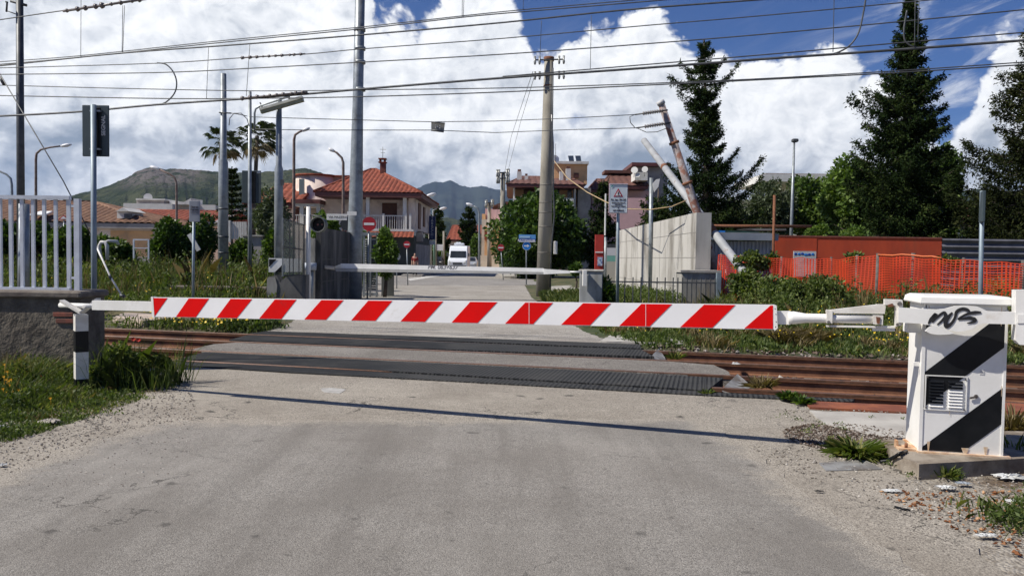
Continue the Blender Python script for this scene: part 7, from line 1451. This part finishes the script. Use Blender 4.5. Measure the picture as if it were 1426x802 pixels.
tb('creeper hanging over the far right of the orange mesh', 1300, 1345, 358, 372, 18.2, 700, .09, lmWeed, 137, name='creeper', cat='shrub', trunk=0, ry=.2, gap=1.0)
tb('dense dark shrub at the centre of the right bank', 1120, 1185, 380, 428, 18.4, 4500, .08, lmWeed, 138, name='shrub', cat='shrub', trunk=.02)
tb('leafy shrub right of the fallen pole foot', 1062, 1122, 384, 430, 19.0, 4000, .09, lmWeed, 139, name='shrub', cat='shrub', trunk=.02)
# left foreground verge -------------------------------------------------
vedge = [(q.x, q.y) for q in GP([(-60, 632), (0, 614), (60, 600), (130, 574), (190, 556), (212, 545), (226, 527), (240, 512)])]
def leftv(x, y):
    xe = np.interp(y, [v[1] for v in vedge], [v[0] for v in vedge]); return (x < xe+.05) & (y < 9.62-.245*0) & (T_(x, y) < 9.3+.0*x) 
def lh_(x, y):
    xe = np.interp(y, [v[1] for v in vedge], [v[0] for v in vedge]); d = xe-x; return .045+.20*sstep(.15, 1.6, d)*sstep(6.2, 8.6, y)
blades('grass', 'green grass on the left foreground verge', 52000, (-7.5, -3.0), (5.4, 9.65), lambda x, y: leftv(x, y) & (pn(x, y, 2.3)+.35*pn(y, x, 6) > .36), lambda x, y: lh_(x, y)*(.5+pn(x, y, 2)), .0065, lmGrass, 141, lean=.9)
clump_weeds('weeds', 'small leafy weeds among the left verge grass', 520, 50, (-7.5, -3.4), (5.6, 9.6), leftv, lambda x, y: lh_(x, y)*(.5+.9*pn(x, y, 2)), .038, lmWeed, 142, rad=.14)
blades('dry_grass', 'dry stalks among the left verge grass', 3500, (-7, -3.8), (6.5, 9.6), leftv, lambda x, y: lh_(x, y)*1.35, .006, lmDry, 143, lean=.6, clump=50)
tb('tall dense weed clump beside the banded rest post', 134, 214, 484, 552, 8.9, 9000, .045, lmWeed, 144, name='weed_plant', cat='plant', trunk=0, ry=.28, lobes=24)
bx_ = G(178, 545); blades('grass', 'long grass blades standing in the weed clump by the rest post', 900, (bx_.x-.5, bx_.x+.4), (8.5, 9.3), lambda x, y: x > -99, lambda x, y: .30+.3*pn(x, y, 4), .006, lmGrass, 145, lean=.8)
poppies = [(36, 514), (55, 523), (44, 532), (186, 472, 9.3), (193, 473, 9.3), (207, 495, 9.2), (137, 530)]
for i, p in enumerate(poppies):
    Yp = p[2] if len(p) > 2 else [8.9, 8.7, 8.5, 0, 0, 0, 8.8][i]; c = W(p[0], p[1], Yp); root = thing('poppy', (c.x, Yp, 0), ['largest red poppy on the left verge', 'red poppy right of the largest one', 'lowest small red poppy on the left verge', 'left of the red poppies in front of the rails', 'middle red poppy in front of the rails', 'lowest red poppy in front of the rails', 'small red poppy at the foot of the rest post'][i], 'poppy', 'red poppies on the left verge')
    mb = MB(); r0 = [.036, .026, .022, .028, .026, .026, .02][i]; rr = random.Random(i)
    for k in range(5):
        a = k*1.257+rr.uniform(-.2, .2); d = Vector((math.cos(a), -.25, math.sin(a)*.8)); s = Vector((-math.sin(a), 0, math.cos(a)))*r0*.62; mb.add([c, c+d*r0*.6+s, c+d*r0*1.1, c+d*r0*.6-s], [(0, 1, 2, 3)])
    mb.build('petals', mPop, root); mb = MB(); mb.tube([(c.x+.02, Yp, max(0, c.z-.30)), (c.x+.01, Yp, c.z-.1), (c.x, Yp, c.z)], .003, 5); mb.build('stem', MATS['leaf_weed'], root)
daisies = [(5, 524), (9, 528), (12, 530), (15, 528), (13, 536), (4, 541), (9, 545), (17, 545), (10, 517), (6, 507), (70, 554), (26, 543)]
mb = MB(); rr = random.Random(2)
for i, (px, py) in enumerate(daisies):
    Yp = [8.0, 8.1, 8.0, 8.1, 7.9, 7.7, 7.7, 7.7, 8.3, 8.5, 7.6, 7.8][i]; c = W(px, py, Yp)
    for k in range(8):
        a = k*.785; d = Vector((math.cos(a), -.15, math.sin(a)*.75)); s = Vector((-math.sin(a), 0, math.cos(a)))*.006; r0 = .017; mb.add([c, c+d*r0*.6+s, c+d*r0, c+d*r0*.6-s], [(0, 1, 2, 3)])
    mb.tube([(c.x, Yp+.01, .0), (c.x, Yp+.01, c.z)], .002, 4)
o = mb.build('orange_daisies', mOf); tag(o, 'cluster of small orange daisies at the left edge of the verge', kind='stuff')
# right foreground plants ------------------------------------------------
def strapplant(name, px, py, label, n, L, wd, seed, mat=None, up=.9):
    g0 = G(px, py, .0); rg = np.random.default_rng(seed); root = thing(name, g0, label, 'plant'); V = []
    for k in range(n):
        a = rg.uniform(0, 2*math.pi); r0 = rg.uniform(0, L*.45); b0 = np.array([g0.x+math.cos(a)*r0*.9, g0.y+math.sin(a)*r0*.6, .0]); e = rg.uniform(.25, up); a2 = a+rg.normal()*.6; l = L*rg.uniform(.5, 1.1)
        d = np.array([math.cos(a2)*math.cos(e), math.sin(a2)*math.cos(e), math.sin(e)]); m = b0+d*l*.5; tip = b0+d*l*.95+np.array([0, 0, -l*.22]); s = np.array([-math.sin(a2), math.cos(a2), 0])*wd*rg.uniform(.6, 1.3)
        V += [b0-s*.3, b0+s*.3, m+s, tip, m-s]
    npmesh('leaves', np.array(V), 5, mat or lmGrass, root, rnd=rg.beta(1.5, 2, n)); return root
strapplant('weed_plant', 1192, 634, 'spreading strap leaved weed on the gravel left of the concrete slab', 420, .26, .010, 201); strapplant('weed_plant', 1230, 636, 'strap leaved weed touching the corner of the concrete slab', 160, .18, .009, 202)
strapplant('weed_plant', 1098, 556, 'small fleshy weed growing beside the rusty beam', 150, .16, .012, 203, lmGreen, 1.3); strapplant('weed_plant', 1116, 562, 'second small fleshy weed right at the end of the rusty beam', 110, .15, .012, 204, lmGreen, 1.3)
strapplant('weed_plant', 985, 549, 'tiny grass tuft at the corner of the near rubber panel', 60, .12, .007, 205, lmGrass, 1.3)
strapplant('weed_plant', 1060, 540, 'dry grass tuft between the right rails', 120, .24, .006, 209, lmDry, 1.4); strapplant('weed_plant', 940, 500, 'small tuft between the far rails', 80, .2, .006, 210, lmGrass, 1.4)
strapplant('weed_plant', 1418, 640, 'grass tuft standing on the slab right of the cabinet', 90, .3, .006, 206, lmGrass, 1.4); strapplant('weed_plant', 1318, 664, 'small tuft at the front edge of the slab', 90, .13, .006, 207, lmGrass, 1.4)
strapplant('weed_plant', 1408, 600, 'dry tuft beyond the slab right of the cabinet', 160, .35, .007, 208, lmDry, 1.4)
blades('grass', 'rough grass patch in the lower right corner', 3200, (2.5, 4.6), (3.3, 5.2), lambda x, y: ((x-3.25-.1*(y-4.2))/.42)**2+((y-4.45)/.42)**2 < 1+.6*np.sin(x*9)*np.sin(y*11), lambda x, y: .10+0*x, .008, lmGrass, 211, lean=1.1, clump=60)
clump_weeds('weeds', 'small leafy weeds in the lower right corner', 60, 60, (2.7, 4.6), (3.6, 5.0), lambda x, y: ((x-3.3)/.5)**2+((y-4.4)/.45)**2 < 1, lambda x, y: .11+0*x, .035, lmWeed, 212, rad=.10)
clump_weeds('weeds', 'tiny weeds scattered on the gravel beside the slab', 45, 22, (1.8, 5), (4.6, 7.6), lambda x, y: (x > 2.2+.25*(7-y)), lambda x, y: .05+0*x, .025, lmWeed, 213, rad=.06)
strapplant('weed_plant', 1092, 470, 'round tuft of dry orange grass beyond the far rail', 10, .1, .01, 220, lmDry)
dg_ = G(1092, 480, 0); rgx = np.random.default_rng(221); blades('dry_grass', 'mound of combed dry orange grass beyond the far rail', 2500, (W(1078, 470, 14.6).x-.1, W(1108, 470, 14.6).x+.3), (14.0, 14.7), lambda x, y: x > -99, lambda x, y: .26+0*x, .012, lmDry, 222, lean=1.5)
# rocks and ballast ------------------------------------------------------
def stones(name, label, n, xr, yr, fn, s0, s1, mat, seed, zf=None):
    rg = np.random.default_rng(seed); x, y = sample(n, xr, yr, fn, rg); n = len(x); s = rg.uniform(s0, s1, n); z = (zf(x, y) if zf else ground_z(x, y)) + s*.25
    oc = np.array([(1, 0, 0), (0, 1, 0), (-1, 0, 0), (0, -1, 0), (0, 0, 1), (0, 0, -1)], float); J_ = oc[None]*(1+rg.uniform(-.35, .35, (n, 6, 1)))*s[:, None, None]*np.array([1, .8, .65]); J_ += rg.normal(size=(n, 6, 3))*s[:, None, None]*.18
    J_ += np.stack([x, y, z], 1)[:, None]; tri_ = [(0, 1, 4), (1, 2, 4), (2, 3, 4), (3, 0, 4), (1, 0, 5), (2, 1, 5), (3, 2, 5), (0, 3, 5)]; V = np.concatenate([J_[:, list(q)] for q in tri_], 1).reshape(-1, 3)
    rn = np.repeat(rg.uniform(0, 1, n), 8); o = npmesh(name, V, 3, mat, L=(float(x.mean()), float(y.mean()), 0), rnd=rn); tag(o, label, kind='stuff'); return o
mStn = leafmat('stone', (.10, .088, .075), (.24, .21, .18), (.50, .47, .42), 0., .9); mStn2 = leafmat('stone_brown', (.05, .035, .028), (.12, .09, .07), (.32, .29, .26), 0., .9)
outr = lambda x: (x > 3.2) | (x < -4.3)
stones('ballast', 'brown ballast stones between the rails', 15000, (-14, 13), (6.5, 18), lambda x, y: (T_(x, y) > 9.55) & (T_(x, y) < 13.95) & outr(x), .018, .05, mStn2, 301)
stones('ballast', 'pale broken stones between the two tracks on the right', 2600, (3.0, 12), (7, 13), lambda x, y: (T_(x, y) > 11.05) & (T_(x, y) < 12.2) & (x > 3.0+.3*(y-10)), .015, .05, mStn, 302)
stones('ballast', 'grey stones along the far side of the tracks', 2200, (2.4, 13), (10.5, 15.5), lambda x, y: (T_(x, y) > 13.7) & (T_(x, y) < 14.6), .02, .05, mStn2, 303)
stones('gravel', 'loose chippings on the gravel shoulder at the right', 5000, (1.2, 5.0), (2.8, 8), lambda x, y: x > 1.75+.36*(6.4-y)*(y < 6.4)+.9*(y > 6.4), .004, .012, mStn, 304, zf=lambda x, y: 0*x+.001)
stones('gravel', 'loose chippings on the gravel shoulder at the left', 2600, (-5.2, -2.3), (5, 9.2), lambda x, y: (~leftv(x, y)) & (x < -2.3-.9*(y-6)*.5), .004, .011, mStn, 305, zf=lambda x, y: 0*x+.001)
stones('gravel', 'dark dirt crumbs and chips between the beam and the slab', 2600, (2.2, 4.0), (5.8, 8), lambda x, y: ((x-2.95)/.6)**2+((y-6.7)/.6)**2 < 1, .006, .018, mStn2, 306, zf=lambda x, y: 0*x+.004)
stones('wood_chips', 'brown bark and tile crumbs in the lower right dirt', 1500, (2.4, 4.8), (3.2, 5.2), lambda x, y: x > 2.35+.3*(5-y), .006, .018, leafmat('crumb', (.10, .04, .02), (.25, .11, .05), (.45, .28, .16), 0, .9), 307, zf=lambda x, y: 0*x+.002)
# litter ----------------------------------------------------------------
mPb = M('litter_white', (.60, .61, .60), (.36, .36, .34), 14, .7)
def litter(px, py, w_, d_, h, seed, label, mat=None, name='plastic_scrap'):
    g0 = G(px, py, 0); rg = random.Random(seed); n = 13; m = 9; V = []; F = []; w_ *= .85; h *= .7
    for j in range(m):
        for i in range(n):
            u, v = i/(n-1)*2-1, j/(m-1)*2-1; k = 1-.35*rg.random() + .22*math.sin(j*2.3+seed)+.15*math.sin(i*1.9+seed*2); q = max(abs(u), abs(v)); V.append((g0.x+u*w_/2*k*(1-.25*v*v), g0.y+v*d_/2*k*(1-.25*u*u), .012+h*(1-q*q*.9)*rg.uniform(.2, 1.0)))
    F = [(j*n+i, j*n+i+1, (j+1)*n+i+1, (j+1)*n+i) for j in range(m-1) for i in range(n-1)]; mb = MB(); mb.add(V, F); o = mb.build(name, mat or mPb, origin=(g0.x, g0.y, 0)); tag(o, label, 'litter', 'scraps of litter on the verges'); return o
litter(1243, 685, .17, .07, .012, 1, 'flat white plastic scrap on the gravel in front of the slab'); litter(1405, 666, .32, .12, .05, 2, 'largest crumpled white plastic sheet at the right edge by the slab'); litter(1318, 681, .18, .08, .03, 3, 'crumpled white plastic below the slab, beside the brown dirt')
litter(1375, 748, .16, .06, .02, 4, 'thin white strip of plastic among the lower right weeds'); litter(1340, 675, .14, .07, .02, 5, 'greyish plastic piece just below the slab edge', M('litter_grey', (.34, .38, .42), (.2, .22, .25), 9, .5)); litter(1413, 700, .18, .05, .02, 6, 'small white plastic piece at the right edge below the large sheet')
litter(70, 589, .26, .10, .05, 7, 'pale flat stone-like piece of rubbish on the left verge edge', M('litter_stone', (.42, .38, .33), (.3, .27, .23), 9, .8)); litter(3, 596, .12, .08, .03, 8, 'white scrap at the far left of the verge'); litter(22, 572, .04, .04, .03, 9, 'tiny white scrap in the left verge grass'); litter(72, 549, .09, .05, .05, 10, 'white torn paper in the middle of the left verge'); litter(142, 543, .09, .05, .04, 11, 'pale crumpled wrapper at the foot of the rest post'); litter(1140, 686, .08, .03, .01, 12, 'small dark broken chip on the gravel shoulder', mBk)
litter(4, 650, .07, .05, .03, 13, 'white scrap at the left edge of the asphalt'); litter(1025, 508, .16, .09, .05, 14, 'shiny crumpled foil between the tracks')
# fallen twigs / black stick
mb = MB(); mb.tube([G(1246, 705, .01), G(1258, 708, .012), G(1268, 710, .01)], .006, 6); tag(mb.build('stick', mBk), 'short black stick on the lower right gravel', 'stick')
# ================================================================== HAZE
hz = bpy.data.materials.new('haze'); hz.use_nodes = True; t = NT(hz.node_tree); t.n.clear(); pv = t.new('ShaderNodeVolumePrincipled'); pv.inputs['Color'].default_value = (.52, .68, 1.0, 1); pv.inputs['Density'].default_value = 3.6e-5; pv.inputs['Anisotropy'].default_value = .2
ou = t.new('ShaderNodeOutputMaterial'); t.l.new(pv.outputs[0], ou.inputs['Volume'])
mb = MB(); mb.bx(-7000, 7000, -500, 11600, -205, 1150); o = mb.build('haze', hz); tag(o, 'thin blue air fading the far mountains', kind='stuff')
